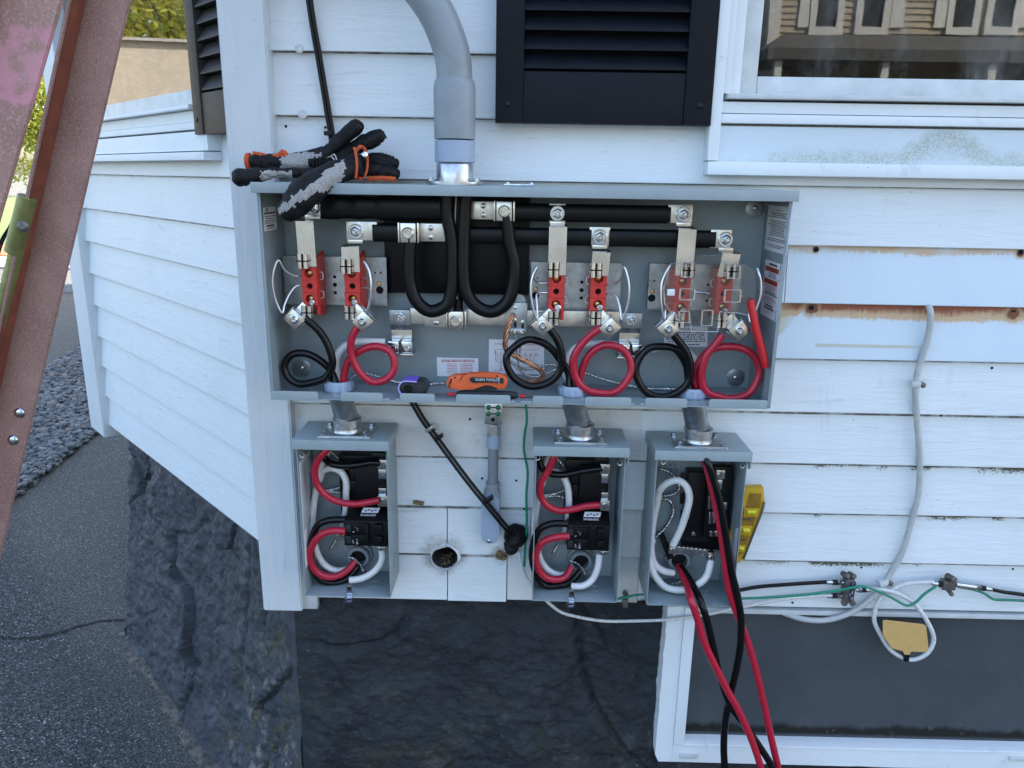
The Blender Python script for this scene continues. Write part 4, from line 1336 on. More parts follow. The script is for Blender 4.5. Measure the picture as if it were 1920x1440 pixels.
MB().add([(x, y, 0) for x, y in pts] + [(x, y, zt) for x, y in pts], [(i, (i + 1) % n5, n5 + (i + 1) % n5, n5 + i) for i in range(n5)] + [tuple(range(n5, 2 * n5))]).build('wall', 'brick_tan', parent=bb, smooth=0)
m = MB()
for i in range(2):
    a, b = Vector((*pts[i], 0)), Vector((*pts[i + 1], 0))
    nn = Vector(((b - a).y, -(b - a).x, 0)).normalized() * 0.12
    if nn.dot(CAM - a) < 0: nn = -nn
    m.add([a, b, b + nn, a + nn] and [(a.x, a.y, zt - .02), (b.x, b.y, zt - .02), (b.x + nn.x, b.y + nn.y, zt - .02), (a.x + nn.x, a.y + nn.y, zt - .02), (a.x, a.y, zt + .06), (b.x, b.y, zt + .06), (b.x + nn.x, b.y + nn.y, zt + .06), (a.x + nn.x, a.y + nn.y, zt + .06)], [(0, 1, 2, 3), (4, 5, 6, 7), (0, 1, 5, 4), (1, 2, 6, 5), (2, 3, 7, 6), (3, 0, 4, 7)])
m.build('parapet', 'concrete', parent=bb, smooth=0)
c1 = refl_l(255, 40, 36); c2 = refl_l(330, 45, 34); c3 = refl_l(205, 40, 36)
tree('backdrop_tree', (c1.x, c1.y, 0), 11.5, 4.4, 8.0, 5000, 'leaf_spring', 'tree above the brick building, mirrored at the middle of the bay glass', None, 21, 'trees mirrored in the bay window', size=.22)
tree('backdrop_tree', (c2.x, c2.y, 0), 10.5, 4.0, 7.5, 2600, 'leaf_spring', 'tree mirrored in the bay glass beside the dark shutter', None, 22, 'trees mirrored in the bay window', size=.22)

# ================================================================== the meter enclosure
MX0, MX1, MYF, MYB = 0.0125, 0.9555, -0.150, -0.006
MZ0, MZ1 = G - 0.634, G - 0.240
T = 0.0022
mb = thing('meter_box', ((MX0 + MX1) / 2, MYB, MZ0), 'open grey steel meter enclosure with three red-blocked sockets on the white wall', 'meter box')
def part(m, name, mat, parent=None, smooth=35):
    return m.build(name, mat, parent=parent or mb, smooth=smooth)
part(MB().box((MX0, MYB - T, MZ0), (MX1, MYB, MZ1)), 'back_panel', 'box_grey')
part(MB().box((MX0, MYF, MZ0), (MX0 + T, MYB - T, MZ1), .0006), 'side_panel', 'box_grey')
part(MB().box((MX1 - T, MYF, MZ0), (MX1, MYB - T, MZ1), .0006), 'side_panel', 'box_grey')
# rolled front edges of the sides
for x in (MX0 + T, MX1 - T - 0.004):
    part(MB().box((x, MYF, MZ0), (x + 0.004, MYF + 0.0016, MZ1), .0004), 'edge_return', 'box_grey')
# hood with turned-down lip
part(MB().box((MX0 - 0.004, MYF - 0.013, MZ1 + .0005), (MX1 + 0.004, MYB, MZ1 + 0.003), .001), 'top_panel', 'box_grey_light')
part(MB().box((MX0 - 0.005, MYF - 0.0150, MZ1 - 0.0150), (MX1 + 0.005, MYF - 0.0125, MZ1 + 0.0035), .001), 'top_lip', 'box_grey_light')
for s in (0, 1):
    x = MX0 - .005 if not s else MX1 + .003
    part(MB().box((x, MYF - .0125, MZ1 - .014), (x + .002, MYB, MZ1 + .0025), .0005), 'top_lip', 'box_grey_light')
# floor with three knock-out cut-outs, and the front flange in pieces
hub_px = [(637, 722), (1073, 738), (1298, 741)]
HUBS = []
for (x, y) in hub_px:
    HUBS.append(at(x, y, -0.086).x)
HY = -0.088
fl = MB()
outer = [(MX0 + T, MYF), (MX1 - T, MYF), (MX1 - T, MYB - T), (MX0 + T, MYB - T)]
fl.holed(outer, [circle2(hx, HY, 0.0235, 24) for hx in HUBS], MZ0 + .0022, MZ0, frame=lambda x, y, z: Vector((x, z, y)))
part(fl, 'floor_panel', 'box_grey')
zl0, zl1 = MZ0 - .001, at(700, 731, MYF - .002).z - 0.001
lipZ = MZ0 + 0.0165
for (a, b) in [(508, 597), (639, 718), (750, 815), (855, 957), (999, 1056), (1097, 1184), (1210, 1289), (1330, 1440)]:
    xa, xb = at(a, 745, MYF).x, at(b, 745, MYF).x
    part(MB().prism([(xa, zl0), (xb, zl0), (xb, lipZ - .003), (xb - .003, lipZ), (xa + .003, lipZ), (xa, lipZ - .003)], MYF - .0018, MYF, bevel=0.0004), 'front_flange', 'box_grey_light')
for (a, b) in [(718, 731), (741, 750), (957, 966), (976, 999), (1184, 1189), (1200, 1210)]:
    xa, xb = at(a, 745, MYF).x, at(b, 745, MYF).x
    part(MB().box((xa + .0005, MYF - .001, zl0), (xb - .0005, MYF + .001, MZ0 + .006), .0003), 'latch_tab', 'box_grey')
# slots of light under the hood
for (a, b) in ((700, 718), (732, 748), (948, 965), (980, 998), (1198, 1214), (1230, 1248)):
    p, q = at(a, 370, -.10), at(b, 370, -.10)
    part(MB().box((p.x, -.104, MZ1 - .006), (q.x, -.100, MZ1 - .0045)), 'hood_tab', 'aluminium')

# knock-outs pressed into the back wall, mounting washers
def ring(c, nrm, r, name='knockout', mat='box_grey', parent=None):
    m = MB().lathe(c, nrm, [(0, r), (0.0012, r), (0.0012, r - .0015), (0.0002, r - .0022), (0.0002, r * .55), (0.0012, r * .5), (0.0012, r * .42), (0.0002, r * .38)], 26)
    return m.build(name, mat, parent=parent or mb, smooth=40)
YI = MYB - T
for (x, y, r) in ((646, 660, 24), (1100, 672, 24), (1276, 688, 20)):
    ring(at(x, y, YI), (0, -1, 0), mpx(r, YI))
ring(Vector((MX0 + T, at(533, 675, -.04).y, at(533, 675, -.04).z)), (1, 0, 0), 0.02)
def washer_screw(px, py, parent=None, r=18):
    p = at(px, py, YI)
    rr = mpx(r, YI)
    MB().lathe(p, (0, -1, 0), [(0, rr), (0.0012, rr), (0.0016, rr - .0012), (0.0016, .004)], 28).build('washer', 'galvanized', parent=mb)
    MB().lathe(p + Vector((0, -.0015, 0)), (0, -1, 0), [(0, .0055), (.002, .005), (.0032, .003), (.0032, .0012), (.002, .001)], 12).build('screw', 'steel', parent=mb)
for a in ((566, 690, 17), (1416, 390, 17), (1379, 708, 17)):
    washer_screw(a[0], a[1], r=a[2])

# black insulating barrier in the middle
part(MB().box((at(722, 480, -.02).x, -0.026, at(850, 550, -.02).z), (at(992, 480, -.02).x, -0.018, MZ1 - .002), .001), 'insulating_barrier', 'black_sleeve')
for (a, b, c, d) in ((600, 372, 735, 400), (990, 378, 1270, 430)):
    p, q = at(a, d, -.02), at(b if False else c, d, -.02)

# bus bars: flat bars in shrink sleeves, bare ends
YB = -0.078
def bus(x0, x1, y0, y1, z, h, name='bus_bar', wob=0.0, Y=YB, sleeve=True):
    n = 40
    vs, fs = [], []
    K = 16
    for i in range(n + 1):
        x = x0 + (x1 - x0) * i / n
        e_ = 1.0 + wob * noise.noise(Vector((x * 28, z * 10, 1))) 
        for j in range(K):
            a = 2 * math.pi * j / K
            ca, sa_ = math.cos(a), math.sin(a)
            yy = math.copysign(abs(ca) ** .6, ca) * 0.011 * e_
            zz = math.copysign(abs(sa_) ** .45, sa_) * h / 2 * (1 + (e_ - 1) * .4)
            vs.append((x, Y + yy, z + zz))
    for i in range(n):
        for j in range(K):
            k = (j + 1) % K
            fs.append((i * K + j, i * K + k, (i + 1) * K + k, (i + 1) * K + j))
    fs += [tuple(range(K)), tuple(range(n * K, (n + 1) * K))]
    return MB().add(vs, fs).build(name, 'black_sleeve', parent=mb, smooth=50)
zu0 = at(720, 392, YB).z; zu1 = at(1110, 401, YB).z; zlw = at(1000, 444, YB).z
bus(at(603, 392, YB).x, at(836, 392, YB).x, 0, 0, at(720, 390, YB).z, 0.043, wob=.5)
bus(at(965, 400, YB).x, at(1256, 402, YB).x, 0, 0, at(1110, 400, YB).z, 0.033)
bus(at(700, 436, YB).x, at(758, 436, YB).x, 0, 0, at(730, 436, YB).z, 0.035)
bus(at(875, 443, YB).x, at(1108, 445, YB).x, 0, 0, at(1000, 443, YB).z, 0.032, wob=.15)
bus(at(1141, 447, YB).x, at(1340, 448, YB).x, 0, 0, at(1240, 447, YB).z, 0.033)
# aluminium bar inside, seen at the bare ends
def bare(px0, py0, px1, py1, Y=YB - .002, h=None, mat='aluminium', name='bus_end', th=.006):
    p, q = at(px0, py1, Y), at(px1, py0, Y)
    return part(MB().box((p.x, Y - th / 2, p.z), (q.x, Y + th / 2, q.z), .0008), name, mat)
def nut(px, py, Y, r=13.5, parent=None, mat='zinc', stud=True):
    p = at(px, py, Y); rr = mpx(r, Y)
    par = parent or mb
    b = MB().lathe(p, (0, -1, 0), [(0, rr), (0.0014, rr), (0.002, rr - .001)], 24)
    hx = [(0.002, rr * .68), (0.0075, rr * .68), (0.009, rr * .5)]
    b.lathe(p, (0, -1, 0), hx, 6)
    if stud:
        b.lathe(p, (0, -1, 0), [(0.009, rr * .34), (0.017, rr * .33), (0.018, rr * .26)], 10)
    return b.build('nut', mat, parent=par, smooth=30)
def tabnut(px, py, left=0, right=0, Y=YB - .006):
    bare(px - 16 - left, py - 18, px + 16 + right, py + 16, Y, name='bus_tab', mat='tinned')
    # little folded foot under the tab
    p, q = at(px - 14, py + 22, Y), at(px + 14, py + 15, Y)
    part(MB().box((p.x, Y - .004, p.z), (q.x, Y + .012, q.z - .0008), .0006), 'tab_foot', 'aluminium')
    nut(px, py, Y - .003)
tabnut(587, 388, 2, 8); tabnut(1045, 400); tabnut(1281, 402, 14, 2)
tabnut(667, 434, 0, 24); tabnut(1124, 444, 4, 4); tabnut(1360, 449, 14, -4)
# main lugs
def main_lug(px, py, dirx, Y=YB - .004):
    r_ = bpy.data.objects.new('main_lug', None); C.objects.link(r_); r_.parent = mb
    c = at(px, py, Y); r_.location = c - parent_world(mb)
    bpy.context.view_layer.update()
    s = mpx(17, Y)
    MB().box(c + Vector((-s * .8, -.028, -s)), c + Vector((s * .8, -.004, s)), .0015).build('body', 'aluminium', parent=r_)
    for d in (-1, 1):
        MB().box(c + Vector((d * s * 1.0 - .0016, -.024, -s * 1.02)), c + Vector((d * s * 1.0 + .0016, -.004, s * 1.02)), .0006).build('rib', 'aluminium', parent=r_)
    MB().lathe(c + Vector((0, -.028, 0)), (0, -1, 0), [(0, s * .62), (.006, s * .62), (.0075, s * .52), (.0075, s * .28), (.003, s * .26)], 18).build('set_screw', 'steel', parent=r_)
    x0, x1 = (s * 1.1, s * 3.7) if dirx > 0 else (-s * 3.5, -s * 1.1)
    MB().box(c + Vector((x0, -.006, -s * .92)), c + Vector((x1, .004, s * .92)), .0008).build('bus_pad', 'tinned', parent=r_)
    xm = s * 2.2 * dirx
    for d in (-1, 1):
        MB().lathe(c + Vector((xm, -.006, d * s * .46)), (0, -1, 0), [(0, .0052), (.0022, .005), (.003, .0036)], 14).build('pad_screw', 'steel', parent=r_)
        MB().box(c + Vector((xm - .0036, -.0095, d * s * .46 - .0006)), c + Vector((xm + .0036, -.0088, d * s * .46 + .0006)), rot=Matrix.Rotation(.9, 3, 'Y')).build('screw_slot', 'dark_hole', parent=r_)
    return r_
main_lug(769, 435, 1); main_lug(946, 395, -1)
# neutral bar with its lugs
YNB = -0.060
p, q = at(770, 607, YNB), at(1162, 588, YNB)
part(MB().box((p.x, YNB - .003, at(900, 609, YNB).z), (q.x, YNB + .003, at(960, 581, YNB).z), .0008), 'neutral_bar', 'tinned')
def neutral_bracket(px, py):
    r_ = bpy.data.objects.new('neutral_bracket', None); C.objects.link(r_); r_.parent = mb
    c = at(px, py, YNB); r_.location = c - parent_world(mb)
    bpy.context.view_layer.update()
    w = mpx(19, YNB)
    MB().box(c + Vector((-w, -.005, -w * .75)), c + Vector((w, .001, w * .7)), .0008).build('pad', 'galvanized', parent=r_)
    MB().prism([(-.005, -w * .74), (-.001, -w * .74), (.020, -w * 1.4), (.020, -w * 2.5), (.016, -w * 2.5), (.016, -w * 1.45)], -w, w, frame=lambda x, y, z: c + Vector((y, x, z))).build('step_strap', 'aluminium', parent=r_)
    nut(px, py, YNB - .004, 10, parent=r_)
    zc = -w * 2.75
    MB().box(c + Vector((-w * 1.3, -.016, zc - w * .95)), c + Vector((w * 1.35, .022, zc - w * .75)), .0006).build('lug_base', 'aluminium', parent=r_)
    for d in (-.62, .68):
        MB().box(c + Vector((d * w - w * .56, -.012, zc - w * .74)), c + Vector((d * w + w * .56, .014, zc + w * .45)), .003).build('lug_body', 'zinc', parent=r_)
        MB().lathe(c + Vector((d * w, -.012, zc - w * .25)), (0, -1, 0), [(0, .0062), (.003, .006), (.004, .005), (.004, .0028), (.0015, .0026)], 16).build('set_screw', 'steel', parent=r_)
    return r_
neutral_bracket(750, 594); neutral_bracket(1184, 600)
r_ = main_lug(857, 597, -1, YNB - .003)
# bonding terminal with small holes and screws
YG = -0.085
gb = bpy.data.objects.new('bonding_terminal', None); C.objects.link(gb); gb.parent = mb; gb.location = at(968, 600, YG) - parent_world(mb)
bpy.context.view_layer.update()
p, q = at(946, 626, YG), at(989, 568, YG)
MB().box((p.x, YG, p.z), (q.x, YG + .02, q.z), .0015).build('body', 'galvanized', parent=gb)
MB().box((p.x + .001, YG - .006, p.z + .001), (q.x - .002, YG - .0005, p.z + .012), .0015).build('screw_rail', 'galvanized', parent=gb)
for (x, y) in ((966, 577), (966, 600), (980, 604)):
    c = at(x, y, YG); MB().lathe(c, (0, -1, 0), [(0, .0036), (.0014, .0036), (.0018, .002)], 12).build('screw', 'steel', parent=gb)
for (x, y) in ((965, 622), (979, 623)):
    c = at(x, y, YG - .006); MB().lathe(c, (0, -1, 0), [(0, .0048), (.003, .0046), (.0042, .003)], 14).build('screw', 'steel', parent=gb)
for (x, y) in ((966, 609), (980, 611)):
    c = at(x, y, YG - .0005); MB().box(c + Vector((-.0024, -.0006, -.005)), c + Vector((.0024, .0, .005)), .0002).build('wire_slot', 'dark_hole', parent=gb)
c = at(972, 565, -.07); MB().lathe(c, (0, 1, 0), [(0, .014), (.0012, .014)], 24).build('locating_ear', 'galvanized', parent=gb)

# ------------------------------------------------------------------ meter sockets
def clip(c, parent, s=1.0):
    """2 x 2 rolled jaw"""
    r = .0056 * s
    for dx in (-1, 1):
        m = MB()
        for dz in (-1, 1):
            x = c.x + dx * r * 1.02
            m.tube([Vector((x, c.y - .004, c.z + dz * .0135 * s)), Vector((x, c.y - .004, c.z + dz * .0012 * s))], r, 10, smooth=False)
            m.box(Vector((x - r, c.y - .004, c.z + (dz * .0135 * s if dz < 0 else .0012 * s))), Vector((x + r, c.y + .022, c.z + (.0135 * s if dz > 0 else -.0012 * s))), .0004)
        m.build('jaw', 'steel', parent=parent)
    g = MB().box(Vector((c.x - .0011, c.y - .0072, c.z - .0125 * s)), Vector((c.x + .0011, c.y - .004, c.z + .0125 * s)))
    g.box(Vector((c.x - r * 2, c.y - .0072, c.z - .0011)), Vector((c.x + r * 2, c.y - .004, c.z + .0011)))
    g.build('jaw_gap', 'dark_hole', parent=parent, smooth=0)
def lug45(c, parent, side):
    """diagonal terminal and wire lug"""
    R = Matrix.Rotation(math.radians(-45 * side), 3, 'Y')
    m = MB().box(c + Vector((-.013, -.004, -.016)), c + Vector((.013, .018, .030)), .0008, rot=R, pivot=c)
    m.build('terminal_blade', 'aluminium', parent=parent)
    m = MB().box(c + Vector((-.0155, -.020, -.0155)), c + Vector((.0155, -.0045, .0125)), .0014, rot=R, pivot=c)
    m.build('wire_lug', 'aluminium', parent=parent)
    m = MB().box(c + Vector((-.0185, -.010, -.0155)), c + Vector((-.0160, .010, .0125)), .0006, rot=R, pivot=c)
    m.box(c + Vector((.0160, -.010, -.0155)), c + Vector((.0185, .010, .0125)), .0006, rot=R, pivot=c)
    m.build('lug_cheek', 'galvanized', parent=parent)
    MB().lathe(c + Vector((0, -.020, 0)), (0, -1, 0), [(0, .0085), (.0015, .0085), (.002, .0066), (.0055, .0064), (.0075, .0048), (.0075, .0026), (.003, .0024)], 18).build('lug_screw', 'zinc', parent=parent)
def bail(pts, parent):
    MB().tube(pts, .0021, 8, step=.004).build('spring_bail', 'jumper', parent=parent, smooth=60)
YS = -0.098                                # front plane of the red blocks
def socket(cx, cy, xl, xr, tops, lug_l, lug_r, plate, right_clip=None, cover=False, clip_shift=0):
    """cx, cy: pixel centre; xl, xr: pixel x of the two blocks; tops: (y0, y1) of the strap on each side"""
    sk = bpy.data.objects.new('meter_socket', None); C.objects.link(sk); sk.parent = mb
    sk.location = at(cx, cy, -0.03) - parent_world(mb)
    bpy.context.view_layer.update()
    # mounting plate with punched holes
    YP = -0.040
    p, q = at(plate[0], plate[3], YP), at(plate[1], plate[2], YP)
    hc = at((xl + xr) / 2 + 8, cy - 2, YP)
    slot = at(plate[4], cy + 8, YP)
    holes = [circle2(hc.x, hc.z + d, r, 12) for d, r in ((.0155, .0034), (0, .0042), (-.0155, .0034))]
    holes += [circle2(slot.x, slot.z, .0075, 16), circle2(slot.x - .008, slot.z + .034, .002, 8), circle2(slot.x + .003, slot.z + .034, .002, 8)]
    MB().holed([(p.x, p.z), (q.x, p.z), (q.x, q.z), (p.x, q.z)], holes, YP, YP + .0018).build('mounting_plate', 'galvanized', parent=sk, smooth=20)
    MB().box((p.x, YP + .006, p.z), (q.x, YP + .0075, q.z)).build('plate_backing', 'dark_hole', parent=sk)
    c = slot + Vector((0, -.001, .0135))
    MB().lathe(c, (0, -1, 0), [(0, .0046), (.0012, .0046), (.0024, .003)], 12).build('brass_screw', 'brass', parent=sk)
    bm_, tm_ = None, None
    for side, xb, top, lg in ((-1, xl, tops[0], lug_l), (1, xr, tops[1], lug_r)):
        c = at(xb, cy + 1, YS)
        blk = bpy.data.objects.new('insulator_block', None); C.objects.link(blk); blk.parent = sk
        blk.location = c - parent_world(sk)
        bpy.context.view_layer.update()
        w, hh = .0145, .036
        m = MB()
        # stepped front with recessed terminal wells, tapered body reaching back to the plate
        for i, (z0, z1) in enumerate(((-hh, -.0125), (-.0120, .0120), (.0125, hh))):
            cz = (z0 + z1) / 2
            rr = .0085 if i != 1 else .0058
            m.holed([(c.x - w, c.z + z0), (c.x + w, c.z + z0), (c.x + w, c.z + z1), (c.x - w, c.z + z1)], [circle2(c.x, c.z + cz, rr, 18)], c.y + (0 if i != 1 else .0025), c.y + .014)
        m.prism([(c.x - w * .98, c.z - hh - .012), (c.x + w * .98, c.z - hh - .012), (c.x + w * .98, c.z + hh + .008), (c.x - w * .98, c.z + hh + .008)], c.y + .0145, YP - .001)
        # buttress wing on the inner side
        d = -side if not cover else -side
        m.prism([(c.y + .010, c.z - hh - .020), (YP - .001, c.z - hh - .026), (YP - .001, c.z + hh + .026), (c.y + .010, c.z + hh + .016)], c.x + (w - .004), c.x + w + .0015, frame=lambda x, y, z: Vector((y, x, z)))
        m.build('block', 'red_block', parent=sk, smooth=30)
        bpy.data.objects.remove(blk)
        for z in (-.0243, .0243):
            MB().lathe(c + Vector((0, .013, z)), (0, -1, 0), [(0, .0072), (.004, .006), (.006, .003)], 14).build('terminal_screw', 'brass', parent=sk)
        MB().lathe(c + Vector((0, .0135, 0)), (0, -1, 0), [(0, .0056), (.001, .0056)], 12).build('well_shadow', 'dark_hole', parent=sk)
        # strap coming down from its bus bar: steps forward over the block
        zt0, zt1 = at(xb, top[0], YB - .010).z, at(xb, top[1], YS - .004).z
        xs = (at(top[2], top[0], YB - .010).x) if len(top) > 2 else c.x
        hw = .0165
        n0 = Vector((xs, YB - .012, zt0)); n1 = Vector((c.x, YS - .0035, zt1))
        mid = n0.lerp(n1, .12)
        A = [(n0.x, YB + .004, n0.z + .001), (n0.x, YB - .010, n0.z), (n0.lerp(n1, .06).x, YS - .0035, n0.z - .003), (n1.x, YS - .0035, n1.z)]
        vs, fs = [], []
        for (x, y, z) in A:
            vs += [(x - hw, y, z), (x + hw, y, z), (x + hw, y + .003, z - .0003), (x - hw, y + .003, z - .0003)]
        for i in range(3):
            for j in range(4):
                k = (j + 1) % 4
                fs.append((i * 4 + j, i * 4 + k, i * 4 + 4 + k, i * 4 + 4 + j))
        fs += [(0, 1, 2, 3), (12, 13, 14, 15)]
        MB().add(vs, fs).build('line_strap', 'aluminium', parent=sk, smooth=20)
        clip(Vector((c.x - .007 * (1 if not clip_shift else -clip_shift), YS - .0055, zt1 + .011)), sk)
        clip(Vector((c.x - .004 + .004 * side * 0, YS - .007, c.z - hh - .012)), sk, .95)
        lc = at(lg[0], lg[1], YS - .004)
        lug45(lc, sk, 1 if side > 0 else -1)
        MB().lathe(Vector((c.x + .004, YS - .001, c.z - hh + .006)), (0, -1, 0), [(0, .006), (.003, .006), (.0045, .004)], 8).build('bolt_head', 'steel', parent=sk)
        # wire staples that hold the block to the plate
        for z in (.018, -.018):
            e_ = c + Vector((w + .0015, .02, z)) if side < 0 else c + Vector((-w - .0015, .02, z))
            dd = 1 if side < 0 else -1
            MB().tube([e_ + Vector((0, 0, .007)), e_ + Vector((dd * .005, 0, .006)), e_ + Vector((dd * .006, 0, 0)), e_ + Vector((dd * .005, 0, -.006)), e_ + Vector((0, 0, -.007))], .0012, 6, step=.002).build('staple', 'jumper', parent=sk, smooth=60)
    return sk
s1 = socket(622, 536, 580, 660, ((411, 500, 574), (459, 510, 659)), (558, 595), (683, 599), (535, 724, 483, 570, 712))
s2 = socket(1082, 546, 1043, 1122, ((421, 516, 1046), (469, 517, 1127)), (1017, 607), (1141, 611), (994, 1166, 494, 584, 1004))
s3 = socket(1320, 551, 1279, 1358, ((426, 517, 1287), (472, 519, 1369)), (1250, 613), (1381, 616), (1213, 1392, 497, 580, 1222), cover=True, clip_shift=1)
# spring bails beside each block
def bail_px(pts, sk):
    bail([at(x, y, Y) for x, y, Y in pts], sk)
bail_px([(566, 518, -.09), (552, 517, -.10), (534, 507, -.115), (522, 488, -.125), (514, 505, -.13), (511, 530, -.132), (516, 560, -.13), (529, 587, -.125), (534, 570, -.118), (545, 548, -.108), (556, 536, -.10), (567, 536, -.09)], s1)
bail_px([(673, 521, -.085), (688, 522, -.10), (694, 525, -.115), (690, 508, -.125), (683, 490, -.128), (692, 507, -.134), (696, 535, -.138), (694, 560, -.136), (688, 588, -.13), (694, 566, -.12), (696, 545, -.11), (688, 540, -.10), (673, 540, -.085)], s1)
bail_px([(1032, 530, -.09), (1008, 530, -.10), (1001, 520, -.115), (1007, 500, -.125), (998, 520, -.13), (995, 548, -.132), (1000, 580, -.13), (1007, 600, -.125), (1007, 575, -.118), (1006, 552, -.108), (1012, 549, -.10), (1031, 549, -.09)], s2)
bail_px([(1136, 533, -.09), (1152, 532, -.10), (1164, 522, -.115), (1170, 500, -.125), (1177, 520, -.13), (1180, 545, -.132), (1176, 575, -.13), (1166, 600, -.125), (1162, 575, -.118), (1155, 555, -.108), (1148, 550, -.10), (1136, 552, -.09)], s2)
bail_px([(1270, 542, -.09), (1255, 541, -.10), (1245, 528, -.12), (1256, 498, -.13), (1242, 525, -.136), (1239, 552, -.138), (1241, 580, -.136), (1246, 600, -.13), (1248, 580, -.12), (1256, 568, -.10), (1270, 568, -.09)], s3)
bail_px([(1388, 556, -.09), (1402, 556, -.10), (1409, 562, -.115)], s3)
bail_px([(1388, 565, -.09), (1398, 570, -.11), (1404, 590, -.125), (1407, 604, -.13), (1416, 585, -.134), (1426, 555, -.138), (1427, 530, -.138), (1423, 512, -.136), (1420, 503, -.13)], s3)
# the clear plastic cover clipped over the third socket
def cover3():
    cv = bpy.data.objects.new('clear_cover', None); C.objects.link(cv); cv.parent = mb
    c = at(1320, 550, -.125); cv.location = c - parent_world(mb)
    bpy.context.view_layer.update()
    Y = -0.126
    P = lambda x, y: (at(x, y, Y).x, at(x, y, Y).z)
    outer = [P(x, y) for x, y in ((1258, 494), (1308, 492), (1308, 480), (1352, 478), (1354, 494), (1396, 496), (1418, 508), (1426, 545), (1420, 580), (1404, 592), (1380, 586), (1350, 584), (1346, 622), (1296, 622), (1294, 586), (1262, 592), (1246, 570), (1244, 540))]
    hl = [[P(x, y) for x, y in b] for b in (((1276, 498), (1296, 498), (1296, 518), (1276, 518)), ((1362, 498), (1384, 498), (1384, 520), (1362, 520)), ((1272, 582), (1290, 582), (1290, 603), (1272, 603)), ((1356, 584), (1374, 584), (1374, 603), (1356, 603)))]
    MB().holed(outer, hl, Y, Y + .0016).build('plate', 'clear_plastic', parent=cv, smooth=20)
    for h_ in hl:
        m = MB()
        for i in range(4):
            a, b = h_[i], h_[(i + 1) % 4]
            m.tube([Vector((a[0], Y - .010, a[1])), Vector((b[0], Y - .010, b[1]))], .0013, 6, smooth=False, mi=1)
            m.add([(a[0], Y - .010, a[1]), (b[0], Y - .010, b[1]), (b[0], Y, b[1]), (a[0], Y, a[1])], [(0, 1, 2, 3)])
        m.build('jaw_guard', ['clear_plastic', 'clear_edge'], parent=cv, smooth=20)
    for (x0, x1, y0, y1, mt) in ((1272, 1300, 540, 560, 'clear_plastic'), (1355, 1386, 542, 564, 'clear_plastic'), (1312, 1334, 580, 608, 'clear_plastic')):
        p, q = at(x0, y1, Y), at(x1, y0, Y)
        m = MB()
        for (u, v) in (((p.x, p.z), (q.x, p.z)), ((q.x, p.z), (q.x, q.z)), ((q.x, q.z), (p.x, q.z)), ((p.x, q.z), (p.x, p.z))):
            m.tube([Vector((u[0], Y - .012, u[1])), Vector((v[0], Y - .012, v[1]))], .0016, 6, smooth=False, mi=1)
            m.add([(u[0], Y - .012, u[1]), (v[0], Y - .012, v[1]), (v[0], Y, v[1]), (u[0], Y, u[1])], [(0, 1, 2, 3)])
        m.build('latch_box', [mt, 'clear_edge'], parent=cv, smooth=20)
    # bright edges catch the light round the plate
    m = MB(); pts = [Vector((x, Y, z)) for x, z in outer]
    m.tube(pts + [pts[0]], .0009, 5, smooth=False)
    m.build('edge_bead', 'clear_edge', parent=cv)
    MB().tube([at(1300, 548, -.12), at(1318, 549, -.12), at(1330, 551, -.118)], .003, 8).build('latch_pin', 'steel', parent=cv)
    p = at(1259, 548, -.128)
    MB().box(p + Vector((-.008, -.001, -.006)), p + Vector((.006, .0005, .006)), .0005).build('test_tab', 'sticker', parent=cv)
cover3()

# ------------------------------------------------------------------ stickers
def plate_sticker(px, Y, mat, name='sticker', r=.001, parent=None, off=.0006):
    P = [at(x, y, Y) for x, y in px]
    m = MB().prism([(p.x, p.z) for p in P], Y - off, Y, )
    return m.build(name, mat, parent=parent or mb, smooth=0)
def lines(px0, px1, py0, py1, Y, n, mat, seed, hfrac=.45, gaps=6, parent=None, name='small_print', ind=(0, 0)):
    """rows of broken dashes like print too small to read"""
    random.seed(seed)
    m = MB()
    for i in range(n):
        y = py0 + (py1 - py0) * (i + .5) / n
        h = (py1 - py0) / n * hfrac / 2
        x = px0 + random.uniform(0, ind[0]); xe = px1 - random.uniform(0, ind[1])
        while x < xe:
            w = random.uniform(.02, .10) * (px1 - px0)
            a, b = at(x, y + h, Y), at(min(x + w, xe), y - h, Y)
            m.add([(a.x, Y, a.z), (b.x, Y, a.z), (b.x, Y, b.z), (a.x, Y, b.z)], [(0, 1, 2, 3)])
            x += w + random.uniform(.01, .03) * (px1 - px0)
    return m.build(name, mat, parent=parent or mb, smooth=0)
YK = YI - .0002
plate_sticker([(820, 705), (897, 706), (897, 672), (819, 670)], YK, 'sticker_pale')
lines(828, 890, 674, 679, YK - .0012, 2, 'ink_red', 1, .6)
lines(838, 858, 681, 701, YK - .0012, 7, 'ink_red', 2, .3); lines(863, 886, 681, 701, YK - .0012, 7, 'ink_red', 3, .35)
plate_sticker([(916, 700), (1020, 702), (1020, 638), (917, 636)], YK, 'sticker_pale')
text_mesh('heading', 'OVERHEAD', 'ink_red', mb, at(938, 645, YK - .0012), (1, 0, 0), (0, 0, 1), mpx(3, YK), width=mpx(22, YK))
text_mesh('heading', 'UNDERGROUND', 'ink_red', mb, at(995, 646, YK - .0012), (1, 0, 0), (0, 0, 1), mpx(3, YK), width=mpx(29, YK))
m = MB()
def ln(x0, y0, x1, y1, r=.0005):
    m.tube([at(x0, y0, YK - .0012), at(x1, y1, YK - .0012)], r, 4, smooth=False)
for x in (929, 933, 938, 943):
    ln(x, 660, x, 676, .0003)
for a in range(8):
    t0_, t1_ = math.pi * a / 8, math.pi * (a + 1) / 8
    ln(936 - 7 * math.cos(t0_), 674 + 5 * math.sin(t0_), 936 - 7 * math.cos(t1_), 674 + 5 * math.sin(t1_), .0003)
ln(926, 655, 946, 655, .0003); ln(939, 678, 939, 692); ln(925, 695, 948, 695, .0003)
